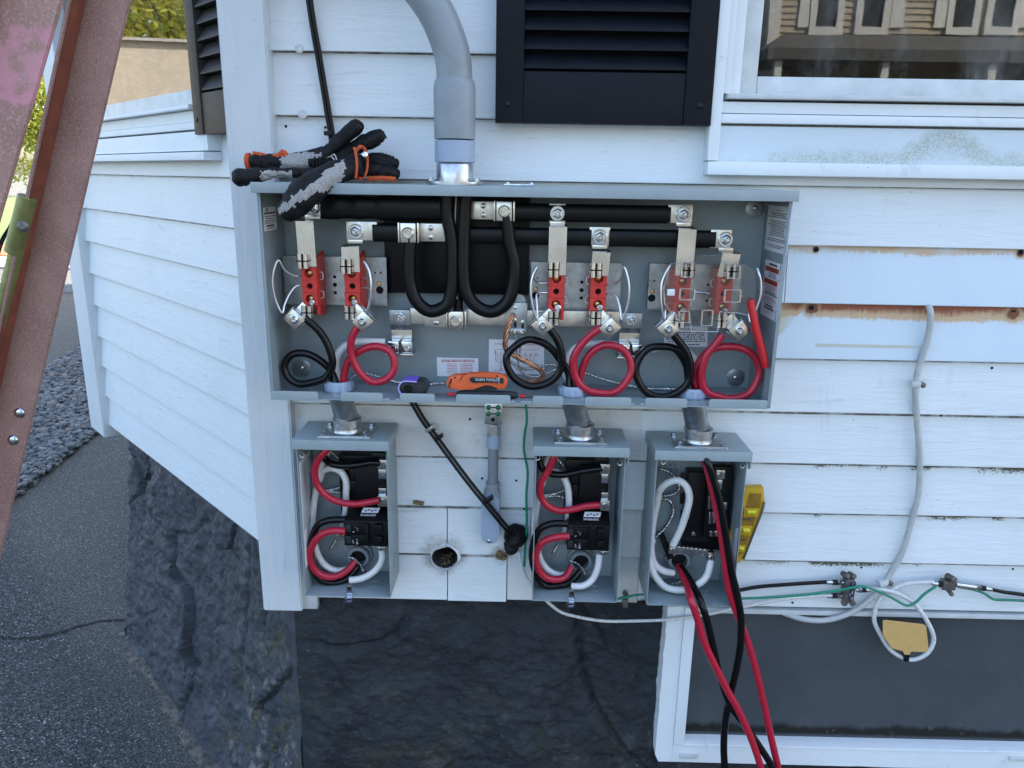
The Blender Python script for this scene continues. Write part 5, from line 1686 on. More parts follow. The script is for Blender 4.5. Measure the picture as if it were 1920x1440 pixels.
for (x, y) in ((929, 659), (929, 663), (939, 692)):
    ln(x - 1.2, y, x + 1.2, y, .0012)
ln(977, 656, 1012, 656, .0003); ln(975, 667, 1012, 667, .0003)
for x in (985, 995, 1005):
    ln(x, 662, 995 + (x - 995) * .2, 684, .0003); ln(x - 1.2, 664, x + 1.2, 664, .0012)
part(m, 'diagram', 'ink_red')
plate_sticker([(1245, 650), (1326, 650), (1327, 612), (1246, 611)], YK, 'sticker')
text_mesh('heading', 'WARNING', 'ink_dark', mb, at(1287, 617, YK - .0012), (1, 0, 0), (0, 0, 1), mpx(3.4, YK), width=mpx(24, YK))
lines(1252, 1322, 622, 642, YK - .0012, 5, 'ink_dark', 5, .5); lines(1256, 1316, 644, 648, YK - .0012, 1, 'ink_dark', 6, .5, ind=(2, 2))
# on the inner faces of the sides: coordinates (depth, height)
def side_sticker(x, ys, zs, mat, face, name='sticker'):
    m = MB().box((x, ys[0], zs[0]), (x + face * .0006, ys[1], zs[1]))
    return m.build(name, mat, parent=mb, smooth=0)
XI = MX1 - T
def yz(px, py):
    d = ray(px, py); t = (XI - CAM.x) / d.x; p = CAM + d * t
    return p
a, b = yz(1437, 432), yz(1481, 432)
n0, n1 = yz(1458, 386).z, yz(1458, 474).z
y0_, y1_ = min(a.y, b.y), max(a.y, b.y)
side_sticker(XI, (y0_, y1_), (n1, n0), 'sticker', -1)
def side_lines(y0, y1, z0, z1, n, mat, seed, frac=.4, x=XI - .0009):
    random.seed(seed); m = MB()
    for i in range(n):
        z = z1 - (z1 - z0) * (i + .5) / n; h = (z1 - z0) / n * frac / 2
        inset = random.uniform(.05, .3) * (y1 - y0)
        y = y0 + inset
        while y < y1 - inset:
            w = random.uniform(.05, .14) * (y1 - y0)
            m.add([(x, y, z - h), (x, min(y + w, y1 - inset), z - h), (x, min(y + w, y1 - inset), z + h), (x, y, z + h)], [(0, 1, 2, 3)]); y += w + .0009
    return m.build('small_print', mat, parent=mb, smooth=0)
hgt = n0 - n1; wd = y1_ - y0_
XT = XI - .0009
text_mesh('heading', 'NOTICE', 'ink_dark', mb, (XT, (y0_ + y1_) / 2, n0 - hgt * .10), (0, -1, 0), (0, 0, 1), hgt * .032, width=wd * .28)
side_lines(y0_, y1_, n0 - hgt * .26, n0 - hgt * .14, 3, 'ink_dark', 11, .4); side_lines(y0_, y1_, n0 - hgt * .66, n0 - hgt * .31, 9, 'ink_dark', 12, .4)
side_lines(y0_, y1_, n0 - hgt * .78, n0 - hgt * .70, 2, 'ink_dark', 13, .4); side_lines(y0_, y1_, n0 - hgt * .92, n0 - hgt * .84, 2, 'ink_dark', 14, .4)
a, b = yz(1430, 545), yz(1462, 545)
w0_, w1_ = min(a.y, b.y), max(a.y, b.y); v0, v1 = yz(1448, 600).z, yz(1448, 490).z
side_sticker(XI, (w0_, w1_), (v0, v1), 'sticker_pale', -1)
hv = v1 - v0; wv_ = w1_ - w0_; yc = (w0_ + w1_) / 2
for f in (.10, .32):
    MB().box((XI - .0009, w0_ + wv_ * .14, v1 - hv * (f + .085)), (XI - .0012, w1_ - wv_ * .06, v1 - hv * f)).build('warning_band', 'ink_orange', parent=mb, smooth=0)
    text_mesh('heading', 'WARNING', 'ink_dark', mb, (XI - .0014, yc - wv_ * .0, v1 - hv * (f + .045)), (0, -1, 0), (0, 0, 1), hv * .04, width=wv_ * .60)
text_mesh('heading', 'LINE UP', 'ink_dark', mb, (XI - .001, yc, v1 - hv * .055), (0, -1, 0), (0, 0, 1), hv * .032, width=wv_ * .5) if False else side_lines(w0_ + wv_ * .2, w1_ - wv_ * .2, v1 - hv * .075, v1 - hv * .035, 1, 'ink_dark', 18, .9)
side_lines(w0_, w1_, v1 - hv * .28, v1 - hv * .20, 2, 'ink_dark', 15); side_lines(w0_, w1_, v1 - hv * .52, v1 - hv * .42, 4, 'ink_red', 16); side_lines(w0_, w1_, v1 - hv * .60, v1 - hv * .53, 2, 'ink_dark', 17, .6)
side_lines(w0_, w1_, v1 - hv * .70, v1 - hv * .62, 3, 'ink_red', 19); side_lines(w0_, w1_, v1 - hv * .86, v1 - hv * .76, 2, 'ink_dark', 20, .6)
m = MB()
for f in (.29, .73):
    m.box((XI - .0009, w0_, v1 - hv * f), (XI - .0011, w1_, v1 - hv * (f - .004)))
for (f0, f1) in ((.06, .20), (.95, .79)):
    y = w0_ + wv_ * .06
    m.box((XI - .0009, y - .0006, v1 - hv * max(f0, f1)), (XI - .0011, y + .0006, v1 - hv * min(f0, f1)))
    s_ = 1 if f0 < f1 else -1
    m.add([(XI - .0012, y - .0022, v1 - hv * f0), (XI - .0012, y + .0022, v1 - hv * f0), (XI - .0012, y, v1 - hv * f0 + s_ * .006)], [(0, 1, 2)])
m.build('arrow', 'ink_dark', parent=mb, smooth=0)
# rating label on the left side
XL = MX0 + T
def yzl(px, py):
    d = ray(px, py); t = (XL - CAM.x) / d.x; return CAM + d * t
a, b = yzl(494, 410), yzl(517, 410)
u0, u1 = min(a.y, b.y), max(a.y, b.y); r0, r1 = yzl(506, 432).z, yzl(506, 388).z
side_sticker(XL, (u0, u1), (r0, r1), 'sticker', 1)
rh = r1 - r0
side_lines(u0, u1, r1 - rh * .30, r1 - rh * .20, 1, 'ink_dark', 31, .8, x=XL + .0009); side_lines(u0, u1, r1 - rh * .72, r1 - rh * .34, 4, 'ink_dark', 32, .35, x=XL + .0009)
side_lines(u0, u1, r1 - rh * .84, r1 - rh * .75, 1, 'ink_dark', 33, .9, x=XL + .0009); side_lines(u0, u1, r1 - rh * .95, r1 - rh * .87, 1, 'ink_dark', 34, .5, x=XL + .0009)
m = MB(); m.lathe((XL + .0009, u0 + (u1 - u0) * .28, r1 - rh * .1), (1, 0, 0), [(0, .004), (.0002, .004)], 14)
m.build('emblem', 'ink_dark', parent=mb, smooth=0)

# ------------------------------------------------------------------ bushings and nipples under the enclosure
for i, ((px, py), hx) in enumerate(zip(hub_px, HUBS)):
    c = Vector((hx, HY, MZ0))
    b_ = bpy.data.objects.new('conduit_bushing', None); C.objects.link(b_); b_.parent = mb; b_.location = c - parent_world(mb)
    bpy.context.view_layer.update()
    m = MB().lathe(c + Vector((0, 0, .004)), (0, 0, 1), [(0, .0275), (.016, .0262), (.019, .0245), (.019, .0205), (-.004, .0205)], 32)
    for k in range(14):
        a = 2 * math.pi * k / 14
        m.box(c + Vector((math.cos(a) * .0268 - .0016, math.sin(a) * .0268 - .0016, .006)), c + Vector((math.cos(a) * .0268 + .0016, math.sin(a) * .0268 + .0016, .019)), .0004)
    m.build('bushing', 'pvc_blue', parent=b_)
    MB().lathe(c + Vector((0, 0, .0025)), (0, 0, 1), [(0, .032), (.003, .032), (.0034, .030)], 28).build('locknut', 'zinc', parent=b_)
    MB().lathe(c + Vector((0, 0, -.001)), (0, 0, -1), [(0, .031), (.006, .031), (.007, .029)], 28).build('locknut', 'pvc_blue', parent=b_)

# ------------------------------------------------------------------ service conduit on top of the enclosure
CY = -0.085
cc = at(853, 320, CY)
sv = thing('service_conduit', (cc.x, CY, MZ1 + .003), 'grey plastic service conduit with an elbow rising from the meter box top', 'conduit')
z0 = MZ1 + .0035
def X(px, py): return at(px, py, CY)
r_tube = mpx(34, CY, 100); r_cpl = mpx(39, CY, 200); r_ring = mpx(35, CY, 320)
za_, zb_, zc_, zd_ = X(853, 305).z, X(853, 262).z, X(853, 150).z, z0
m = MB().prism([(cc.x + math.cos(a) * .052 * (1.05 if abs(math.cos(2 * a)) < .3 else 1), math.sin(a) * .044) for a in [2 * math.pi * i / 32 for i in range(32)]], 0, .006, frame=lambda x, y, z: Vector((x, CY + z, z0 + y)), bevel=.0015)
m.build('hub_flange', 'cast_metal', parent=sv)
for sx_ in (-1, 1):
    MB().lathe((cc.x + sx_ * .042, CY - .020, z0 + .006), (0, 0, 1), [(0, .006), (.004, .006), (.006, .004)], 6).build('hub_bolt', 'zinc', parent=sv)
MB().lathe((cc.x, CY, z0 + .006), (0, 0, 1), [(0, r_ring), (za_ - z0 - .010, r_ring), (za_ - z0 - .007, r_ring - .002)], 36).build('hub_ring', 'cast_metal', parent=sv)
MB().lathe((cc.x, CY, za_), (0, 0, 1), [(0, r_cpl - .003), (.001, r_cpl - .0005), (zb_ - za_ - .002, r_cpl - .0005), (zb_ - za_ - .001, r_cpl - .004)], 36).build('terminal_adapter', 'pvc_blue', parent=sv)
MB().lathe((cc.x, CY, zb_ + .0008), (0, 0, 1), [(0, r_cpl), (zc_ - zb_ - .014, r_cpl + .0005), (zc_ - zb_ - .004, r_cpl - .0015), (zc_ - zb_, r_cpl - .004)], 36).build('coupling', 'pvc_grey', parent=sv)
el = [Vector((cc.x, CY, zc_ - .01)), Vector((cc.x - .001, CY, zc_ + .02)), X(846, 95), X(826, 40), X(796, -10), X(740, -70), X(650, -120)]
el += [el[-1] + Vector((-.25, .02, .12)), el[-1] + Vector((-.55, .03, .2))]
MB().tube(el, r_tube, 32, step=.02).build('elbow', 'pvc_grey', parent=sv, smooth=60)

# ------------------------------------------------------------------ service conductors
wire('service_cable', [(838, 362), (840, 400), (846, 450), (850, 500), (848, 545), (836, 573), (808, 582), (783, 565), (769, 535), (766, 500), (768, 462), (768, 440)], -.098, mpx(12, -.1), 'black_cable', 'thick black cable in a U from the conduit to the left main lug', 'cable', 'service cables', seg=14)
wire('service_cable', [(874, 362), (872, 410), (869, 460), (869, 510), (876, 550), (895, 575), (925, 583), (952, 567), (964, 535), (965, 495), (957, 455), (950, 420), (948, 405)], -.100, mpx(12, -.1), 'black_cable', 'thick black cable in a U from the conduit to the right main lug', 'cable', 'service cables', seg=14)
nw = wire('service_cable', [(858, 362), (857, 420), (856, 480), (858, 540), (859, 590)], -.080, mpx(9, -.08), 'black_cable', 'straight black neutral cable hanging between the two thick U-bent cables', 'cable', 'service cables', seg=12)
MB().tube(pxs([(855, 365), (853, 430), (854, 500), (857, 560)], -.0935), .0014, 6).build('white_stripe', 'white_wire', parent=nw)

# ------------------------------------------------------------------ branch conductors inside the enclosure
RW = .0074
def loopY(pts, y0, y1):
    n = len(pts)
    return [(x, y, y0 + (y1 - y0) * i / (n - 1)) for i, (x, y) in enumerate(pts)]
def hubend(i, dx, dy, down=.03):
    return [Vector((HUBS[i] + dx, HY + dy, MZ0 + .012)), Vector((HUBS[i] + dx * .8, HY + dy, MZ0 - down))]
g_ = 'looped conductors in the meter box'
names = ['under the left meter socket', 'under the middle meter socket', 'under the right meter socket']
blk_paths = [
 [(573, 597), (598, 620), (615, 648), (623, 682), (612, 706), (588, 718), (560, 719), (538, 704), (533, 684), (548, 666), (575, 663), (603, 677), (622, 698)],
 [(1027, 613), (1043, 636), (1054, 661), (1054, 689), (1040, 710), (1015, 721), (990, 722), (965, 710), (952, 688), (951, 667), (965, 647), (987, 637), (1012, 639), (1034, 654), (1052, 677), (1066, 700)],
 [(1260, 624), (1276, 646), (1290, 664), (1296, 689), (1291, 714), (1276, 733), (1247, 743), (1219, 740), (1201, 724), (1192, 696), (1198, 671), (1216, 653), (1241, 649), (1263, 653), (1279, 667), (1287, 689), (1290, 708)]]
red_paths = [
 [(675, 606), (661, 633), (657, 658), (666, 685), (682, 705), (703, 716), (727, 710), (740, 690), (737, 667), (721, 653), (697, 649), (672, 658), (654, 675), (646, 698)],
 [(1127, 614), (1106, 628), (1087, 649), (1077, 671), (1076, 692), (1082, 714), (1099, 730), (1124, 738), (1152, 735), (1174, 718), (1182, 696), (1181, 674), (1171, 656), (1152, 647), (1131, 648), (1109, 661), (1096, 680), (1089, 703)],
 [(1355, 627), (1341, 646), (1326, 667), (1316, 689), (1315, 711), (1326, 733), (1347, 745), (1376, 748), (1404, 738), (1420, 717), (1425, 692), (1418, 671), (1401, 656), (1376, 650), (1351, 650), (1329, 658), (1310, 677), (1301, 702)]]
wht_paths = [[(722, 641), (700, 640), (675, 639), (651, 645), (636, 662), (630, 690)], [(1156, 647), (1130, 645), (1106, 644), (1081, 652), (1065, 671), (1060, 699)], [(1222, 655, -.05), (1255, 650, -.04), (1285, 655, -.045), (1301, 672, -.06), (1306, 700, -.075)]]
for i in range(3):
    wire('black_wire', loopY(blk_paths[i], YS - .016, -.088), 0, RW, 'black_wire', 'black insulated wire looped once ' + names[i], 'wire', g_, extra=hubend(i, -.006, -.006))
    wire('red_wire', loopY(red_paths[i], YS - .016, -.092), 0, RW, 'red_wire', 'red insulated wire looped once ' + names[i], 'wire', g_, extra=hubend(i, .009, -.003))
    pts = wht_paths[i] if len(wht_paths[i][0]) == 3 else loopY(wht_paths[i], -.062, -.080)
    wire('white_wire', pts, 0, RW, 'white_wire', 'white neutral wire bending up ' + names[i], 'wire', g_, extra=hubend(i, .002, .010))
wire('bypass_handle', [(1408, 562, -.128), (1412, 580, -.130), (1418, 612, -.132), (1428, 655, -.134), (1436, 689, -.136)], 0, lambda t: mpx(7.6, -.13) * (1 - .25 * max(0, t - .9) * 10), 'red_sleeve', 'straight red rubber sleeve hanging at the right side of the meter box', 'sleeve', seg=14)
def twisted(name, pts, Y, r, mat, label, cat='wire', strands=2, pitch=.016, group=None, spread=.95):
    P = smooth_path(pxs(pts, Y), .003)
    root = thing(name, P[0], label, cat, group)
    n = len(P)
    T_ = [(P[min(i + 1, n - 1)] - P[max(i - 1, 0)]).normalized() for i in range(n)]
    N = T_[0].orthogonal().normalized()
    frames = []
    L = 0
    for i in range(n):
        N = (N - T_[i] * N.dot(T_[i])).normalized(); B_ = T_[i].cross(N)
        if i: L += (P[i] - P[i - 1]).length
        frames.append((N.copy(), B_, L))
    for s in range(strands):
        pts_ = []
        for i in range(n):
            a = frames[i][2] / pitch * 2 * math.pi + 2 * math.pi * s / strands
            pts_.append(P[i] + frames[i][0] * (math.cos(a) * r * spread) + frames[i][1] * (math.sin(a) * r * spread))
        MB().tube(pts_, r, 6, smooth=False).build('strand', mat, parent=root, smooth=60)
    return root
twisted('bare_wire', [(650, 716), (660, 706), (672, 700), (694, 701), (724, 711), (749, 717), (790, 720), (836, 718)], -.045, .0019, 'steel', 'twisted bare wire running from the left bushing behind the purple tool', group='twisted bare wires')
twisted('bare_wire', [(1092, 697), (1127, 710), (1168, 721), (1215, 729), (1254, 730), (1291, 732)], -.05, .0019, 'steel', 'twisted bare wire drooping from the middle bushing to the right one', group='twisted bare wires')
twisted('bare_wire', [(948, 668), (965, 684), (985, 692), (1005, 690), (1030, 684), (1060, 690)], -.05, .0019, 'steel', 'twisted bare wire crossing inside the middle black loop', group='twisted bare wires')
twisted('bare_wire', [(965, 685), (985, 702), (1005, 707), (1025, 700), (1045, 693), (1064, 704)], -.06, .0016, 'steel', 'lower twisted bare wire inside the middle black loop', group='twisted bare wires')
cw = twisted('copper_wire', [(962, 588, -.095), (955, 605, -.097), (948, 632, -.095), (949, 655, -.09), (965, 667, -.088), (990, 680, -.085), (1012, 693, -.08), (1018, 705, -.075), (1006, 715, -.07), (984, 714, -.068)], 0, .0016, 'copper', 'stranded copper wire curling from the bonding terminal into the middle black loop', strands=5, pitch=.09, spread=2.4)
for k, pts in enumerate((((966, 626), (968, 650), (970, 670), (974, 690)), ((979, 627), (976, 650), (974, 668)))):
    twisted('bare_wire', pts, -.085, .0013, 'galvanized', ['left', 'right'][k] + ' bare wire hanging from the bonding terminal screws', group='bonding terminal leads')

# ================================================================== breaker enclosures under the meters
def enclosure(tl, tr, bl, br, d, label, cover_y):
    """pixel corners of the front opening: hood top left / right, bottom left / right; d: depth"""
    Yf = -d
    x0 = (at(*tl, Yf).x + at(*bl, Yf).x) / 2; x1 = (at(*tr, Yf).x + at(*br, Yf).x) / 2
    z1 = (at(*tl, Yf).z + at(*tr, Yf).z) / 2; z0 = (at(*bl, Yf).z + at(*br, Yf).z) / 2
    r = thing('breaker_box', ((x0 + x1) / 2, 0, z0), label, 'breaker box', 'breaker boxes under the meter box')
    t = .0016; yb = -0.003
    MB().box((x0, yb - t, z0), (x1, yb, z1 - .004)).build('back_panel', 'box_grey', parent=r)
    MB().box((x0, Yf + .004, z0), (x0 + t, yb - t, z1 - .004), .0005).build('side_panel', 'box_grey', parent=r)
    MB().box((x1 - t, Yf + .004, z0), (x1, yb - t, z1 - .004), .0005).build('side_panel', 'box_grey', parent=r)
    MB().box((x0 + t, Yf + .004, z0), (x1 - t, yb - t, z0 + t), .0005).build('bottom_panel', 'box_grey', parent=r)
    # hood: top sheet with lip and side skirts
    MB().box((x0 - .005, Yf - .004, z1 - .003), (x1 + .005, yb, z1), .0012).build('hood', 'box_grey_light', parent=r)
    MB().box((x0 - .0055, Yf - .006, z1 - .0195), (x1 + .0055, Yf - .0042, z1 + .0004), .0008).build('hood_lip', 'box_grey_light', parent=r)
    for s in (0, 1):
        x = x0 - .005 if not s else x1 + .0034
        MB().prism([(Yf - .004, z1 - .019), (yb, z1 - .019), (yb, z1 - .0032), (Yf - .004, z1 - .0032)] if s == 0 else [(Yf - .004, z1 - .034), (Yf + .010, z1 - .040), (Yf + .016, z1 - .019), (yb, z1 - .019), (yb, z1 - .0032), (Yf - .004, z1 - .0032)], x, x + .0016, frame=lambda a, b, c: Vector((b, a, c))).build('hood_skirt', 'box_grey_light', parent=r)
    # knock-outs
    for (fx, fz) in ((.22, .10), (.78, .09)):
        ring(Vector((x0 + (x1 - x0) * fx, yb - t, z0 + (z1 - z0) * fz + .02)), (0, -1, 0), .014, parent=r)
    ring(Vector((x0 + (x1 - x0) * .75, (Yf + yb) / 2, z0 + t)), (0, 0, 1), .013, parent=r)
    ring(Vector((x1, -.05, z0 + .055)), (1, 0, 0), .016, parent=r)
    ring(Vector((x0, -.05, z0 + .055)), (-1, 0, 0), .016, parent=r)
    return r, x0, x1, z0, z1, Yf
def hub_plate(r, px, py, z1, Yc, i):
    """closing plate with nipple up to the meter box"""
    cx = at(px, py, Yc).x
    c = Vector((cx, Yc, z1))
    MB().box(c + Vector((-.052, -.038, 0.0005)), c + Vector((.052, .040, .0045)), .0018).build('closing_plate', 'galvanized', parent=r)
    MB().box(c + Vector((-.053, -.039, 0.0003)), c + Vector((.053, .041, .0016)), .0006).build('gasket', 'zinc', parent=r)
    for sx_ in (-1, 1):
        for sy_ in (-1, 1):
            p = c + Vector((sx_ * .043, sy_ * .030, .0045))
            MB().lathe(p, (0, 0, 1), [(0, .0075), (.0015, .0075), (.002, .0055), (.006, .0055), (.0075, .004)], 6).build('bolt', 'zinc', parent=r)
    MB().lathe(c + Vector((0, 0, .0045)), (0, 0, 1), [(0, .0290), (.003, .0272), (.009, .0272), (.0095, .0262), (.0105, .0262), (.011, .0272), (.020, .0272), (.021, .0290), (.027, .0290), (.028, .0265), (.030, .0235)], 36).build('hub_collar', 'cast_metal', parent=r)
    top = Vector((HUBS[i], HY, MZ0 - .006)); bot = c + Vector((0, 0, .026))
    m = MB()
    n = 14
    for k in range(n):
        t0 = k / n; p = bot.lerp(top, t0); q = bot.lerp(top, (k + (.8 if k < 3 else 1.0)) / n)
        m.cyl(p, q if k < n - 1 else top, .0238 if k < 2 else .0232, 28)
    m.build('nipple', 'galvanized', parent=r)
def screw(p, nrm, parent, rr=.005, mat='steel', slot=True, name='screw'):
    p = Vector(p); nrm = Vector(nrm).normalized()
    MB().lathe(p, nrm, [(0, rr), (.0012, rr * .98), (.0022, rr * .75)], 14).build(name, mat, parent=parent)
    if slot:
        u = nrm.orthogonal().normalized(); w_ = nrm.cross(u)
        q = p + nrm * .0023
        a = .7
        d1 = u * math.cos(a) + w_ * math.sin(a); d2 = nrm.cross(d1)
        MB().add([q - d1 * rr * .8 - d2 * .0005, q + d1 * rr * .8 - d2 * .0005, q + d1 * rr * .8 + d2 * .0005, q - d1 * rr * .8 + d2 * .0005], [(0, 1, 2, 3)]).build('screw_slot', 'dark_hole', parent=parent, smooth=0)
def interior(r, ox, oy, full, Yf, sx=1.0):
    """breaker gear; ox, oy: pixel offset from the first box"""
    P = lambda x, y, Y: at(x + ox, y + oy, Y)
    def blk(x0, y0, x1, y1, Y0, Y1, name, mat='black_plastic', bevel=.001):
        a, b = P(x0, y1, Y0), P(x1, y0, Y0)
        return MB().box((a.x, Y0, a.z), (b.x, Y1, b.z), bevel).build(name, mat, parent=r)
    blk(640, 856, 726, 975, -.040, -.006, 'base_plate')
    blk(668, 868, 722, 940, -.060, -.041, 'bus_insulator')
    blk(656, 880, 668, 900, -.052, -.041, 'mounting_clip'); blk(656, 902, 668, 922, -.052, -.041, 'mounting_clip')
    blk(697, 850, 724, 866, -.058, -.041, 'terminal_cover', bevel=.003)
    # two line terminals
    for (y0, y1, ys) in ((863, 881, 872), (931, 950, 940)):
        blk(708, y0, 727, y1, -.074, -.061, 'line_terminal', 'aluminium')
        p = P(717, ys, -.074); screw(p, (0, -1, 0), r, .0062)
    for (y0, y1) in ((881, 898), (916, 931)):
        a = blk(710, y0, 724, y1, -.068, -.061, 'bus_stab', 'zinc')
    return P, blk
def breaker(r, P, Yf):
    """two-pole breaker: plug-in block with stepped front, handle tie, label"""
    g = bpy.data.objects.new('breaker', None); C.objects.link(g); g.parent = r
    g.location = P(688, 990, -.06) - parent_world(r)
    bpy.context.view_layer.update()
    def blk(x0, y0, x1, y1, Y0, Y1, name, mat='black_plastic', bevel=.0012):
        a, b = P(x0, y1, Y0), P(x1, y0, Y0)
        return MB().box((a.x, Y0, a.z), (b.x, Y1, b.z), bevel).build(name, mat, parent=g)
    blk(646, 978, 727, 1023, -.090, -.041, 'case')
    z_hi, z_lo = P(690, 950, -.060).z, P(690, 977, -.089).z
    xa_, xb_ = P(650, 965, -.075).x, P(726, 965, -.075).x
    MB().prism([(-.041, z_lo), (-.089, z_lo), (-.060, z_hi), (-.041, z_hi)], xa_, xb_, frame=lambda a, b, c: Vector((b, a, c)), bevel=.001).build('case_shoulder', 'black_plastic', parent=g)
    sl = Vector((0, .029, z_hi - z_lo)).normalized(); nsl = Vector((0, -(z_hi - z_lo), .029)).normalized()
    def on_slope(px, t):
        return Vector((P(px, 965, -.075).x, -.089 + .029 * t, z_lo + (z_hi - z_lo) * t)) + nsl * .0008
    for (y0, y1) in ((982, 1000), (1004, 1022)):
        blk(660, y0, 690, y1, -.094, -.0905, 'pole_face')
        blk(703, y0 + 3, 716, y1 - 2, -.101, -.0905, 'handle')
        blk(648, y0 + 2, 658, y1 - 3, -.093, -.0905, 'terminal_window', 'dark_grey_plastic')
    blk(686, 984, 690, 1020, -.099, -.0905, 'handle_tie')
    # paper label and maker's name on the shoulder, set upside down
    MB().add([on_slope(677, .56), on_slope(708, .56), on_slope(711, .92), on_slope(680, .92)], [(0, 1, 2, 3)]).build('paper_label', 'sticker_pale', parent=g, smooth=0)
    text_mesh('maker_name', 'SIEMENS', 'ink_white', g, on_slope(691, .40), (-1, 0, 0), -sl, .0050, width=mpx(30, -.074))
    random.seed(3); m = MB()
    for k in range(4):
        q0 = on_slope(683 + k * 6, .64 + .06 * (k % 2)) + nsl * .0004; m.add([q0, q0 + Vector((.005, 0, 0)), q0 + Vector((.005, 0, 0)) + sl * .003, q0 + sl * .003], [(0, 1, 2, 3)])
    m.build('label_print', 'ink_dark', parent=g, smooth=0)
    lines2 = lambda x0, x1, y0, y1, n, s: lines(x0, x1, y0, y1, -.0946, n, 'ink_white', s, .4, parent=g)
    for (xa, ya, xb, yb_) in ((660, 989, 673, 999), (660, 1011, 664, 1021), (666, 1011, 672, 1021)):
        q0, q1 = P(xa, ya, -.0946), P(xb, yb_, -.0946)
        random.seed(int(xa + ya)); m = MB()
        for k in range(6):
            x = random.uniform(q0.x, q1.x - .003); z = random.uniform(q1.z, q0.z); w_ = random.uniform(.0015, .004)
            m.add([(x, -.0945, z), (x + w_, -.0945, z), (x + w_, -.0945, z + .0006), (x, -.0945, z + .0006)], [(0, 1, 2, 3)])
        m.build('rating_print', 'sticker', parent=g, smooth=0)
def back_conduit(r, P, px, py, Yw):
    """locknut and conduit end coming through the back"""
    c = P(px, py, -.02); c.y = -.006
    m = MB().lathe(c, (0, -1, 0), [(0, .0285), (.006, .0285), (.007, .026), (.007, .0245), (.018, .0245), (.020, .0225), (.020, .0175), (.004, .0172)], 32)
    for k in range(12):
        a = 2 * math.pi * k / 12
        m.box(c + Vector((math.cos(a) * .028 - .0022, -.0065, math.sin(a) * .028 - .0022)), c + Vector((math.cos(a) * .028 + .0022, -.001, math.sin(a) * .028 + .0022)), .0006)
    m.build('back_connector', 'pvc_grey', parent=r)
    MB().lathe(c + Vector((0, -.0046, 0)), (0, -1, 0), [(0, .0170), (.0004, .0170)], 20).build('conduit_bore', 'dark_hole', parent=r)
    return c

BOX = []
labels = ['left breaker box hanging beside the corner board, red and black wires inside', 'middle breaker box between the green wire and the right box', 'right breaker box with long loose red and black wires hanging out of it']
E1 = enclosure((552, 825), (725, 825), (572, 1122), (731, 1121), .118, labels[0], 0)
E2 = enclosure((1003, 833), (1175, 841), (1000, 1128), (1158, 1133), .118, labels[1], 0)
E3 = enclosure((1229, 844), (1409, 846), (1217, 1136), (1371, 1141), .118, labels[2], 0)
for i, (E_, hp) in enumerate(((E1, (652, 806)), (E2, (1087, 812)), (E3, (1308, 822)))):
    hub_plate(E_[0], hp[0], hp[1], E_[4], -.070, i)
offs = [(0, 0), (417, 8), None]
PP = []
for i, E_ in enumerate((E1, E2)):
    P_, blk_ = interior(E_[0], *offs[i], True, E_[5])
    breaker(E_[0], P_, E_[5])
    PP.append(P_)
    # neutral lug beside the breaker, bottom lug
    a, b = P_(630, 1012, -.07), P_(648, 998, -.07)
    MB().box((a.x, -.072, a.z), (b.x, -.055, b.z), .001).build('neutral_lug', 'aluminium', parent=E_[0])
    screw(((a.x + b.x) / 2, -.072, (a.z + b.z) / 2), (0, -1, 0), E_[0], .006)
    a, b = P_(708, 1029, -.082), P_(724, 1022, -.082)
    MB().box((a.x, -.090, a.z), (b.x, -.070, b.z), .001).build('load_lug', 'aluminium', parent=E_[0])
    screw(((a.x + b.x) / 2, -.090, (a.z + b.z) / 2), (0, -1, 0), E_[0], .005)
    back_conduit(E_[0], P_, 672, 1044, 0)
    # latch strap at the bottom edge
    q = P_(655, 1105, -.112); z0_ = E_[3]
    m = MB()
    m.box((q.x - .006, -.112, z0_ + .002), (q.x + .006, -.110, z0_ + .026), .0006)
    m.box((q.x - .010, -.128, z0_ - .004), (q.x + .006, -.110, z0_ - .0025), .0006, rot=Matrix.Rotation(.15, 3, 'X'))
    m.box((q.x - .006, -.120, z0_ + .000), (q.x + .006, -.112, z0_ + .0018), .0006)
    m.build('latch_strap', 'zinc', parent=E_[0])
    MB().lathe((q.x, -.112, z0_ + .019), (0, -1, 0), [(0, .0042), (.0006, .0042)], 12).build('latch_hole', 'dark_hole', parent=E_[0])
# the inside label of the left box and printed wire legend
E_ = E1
MB().box((E_[1] + .0018, -.105, E_[3] + .06), (E_[1] + .0024, -.022, E_[4] - .055)).build('door_label', 'sticker', parent=E_[0], smooth=0)
random.seed(4); m = MB()
for k in range(60):
    z = E_[4] - .065 - k * .0024
    if z < E_[3] + .066: break
    y = -.100
    while y < -.03:
        w_ = random.uniform(.003, .012); m.add([(E_[1] + .0026, y, z), (E_[1] + .0026, y + w_, z), (E_[1] + .0026, y + w_, z + .0009), (E_[1] + .0026, y, z + .0009)], [(0, 1, 2, 3)]); y += w_ + .002
m.build('small_print', 'ink_dark', parent=E_[0], smooth=0)
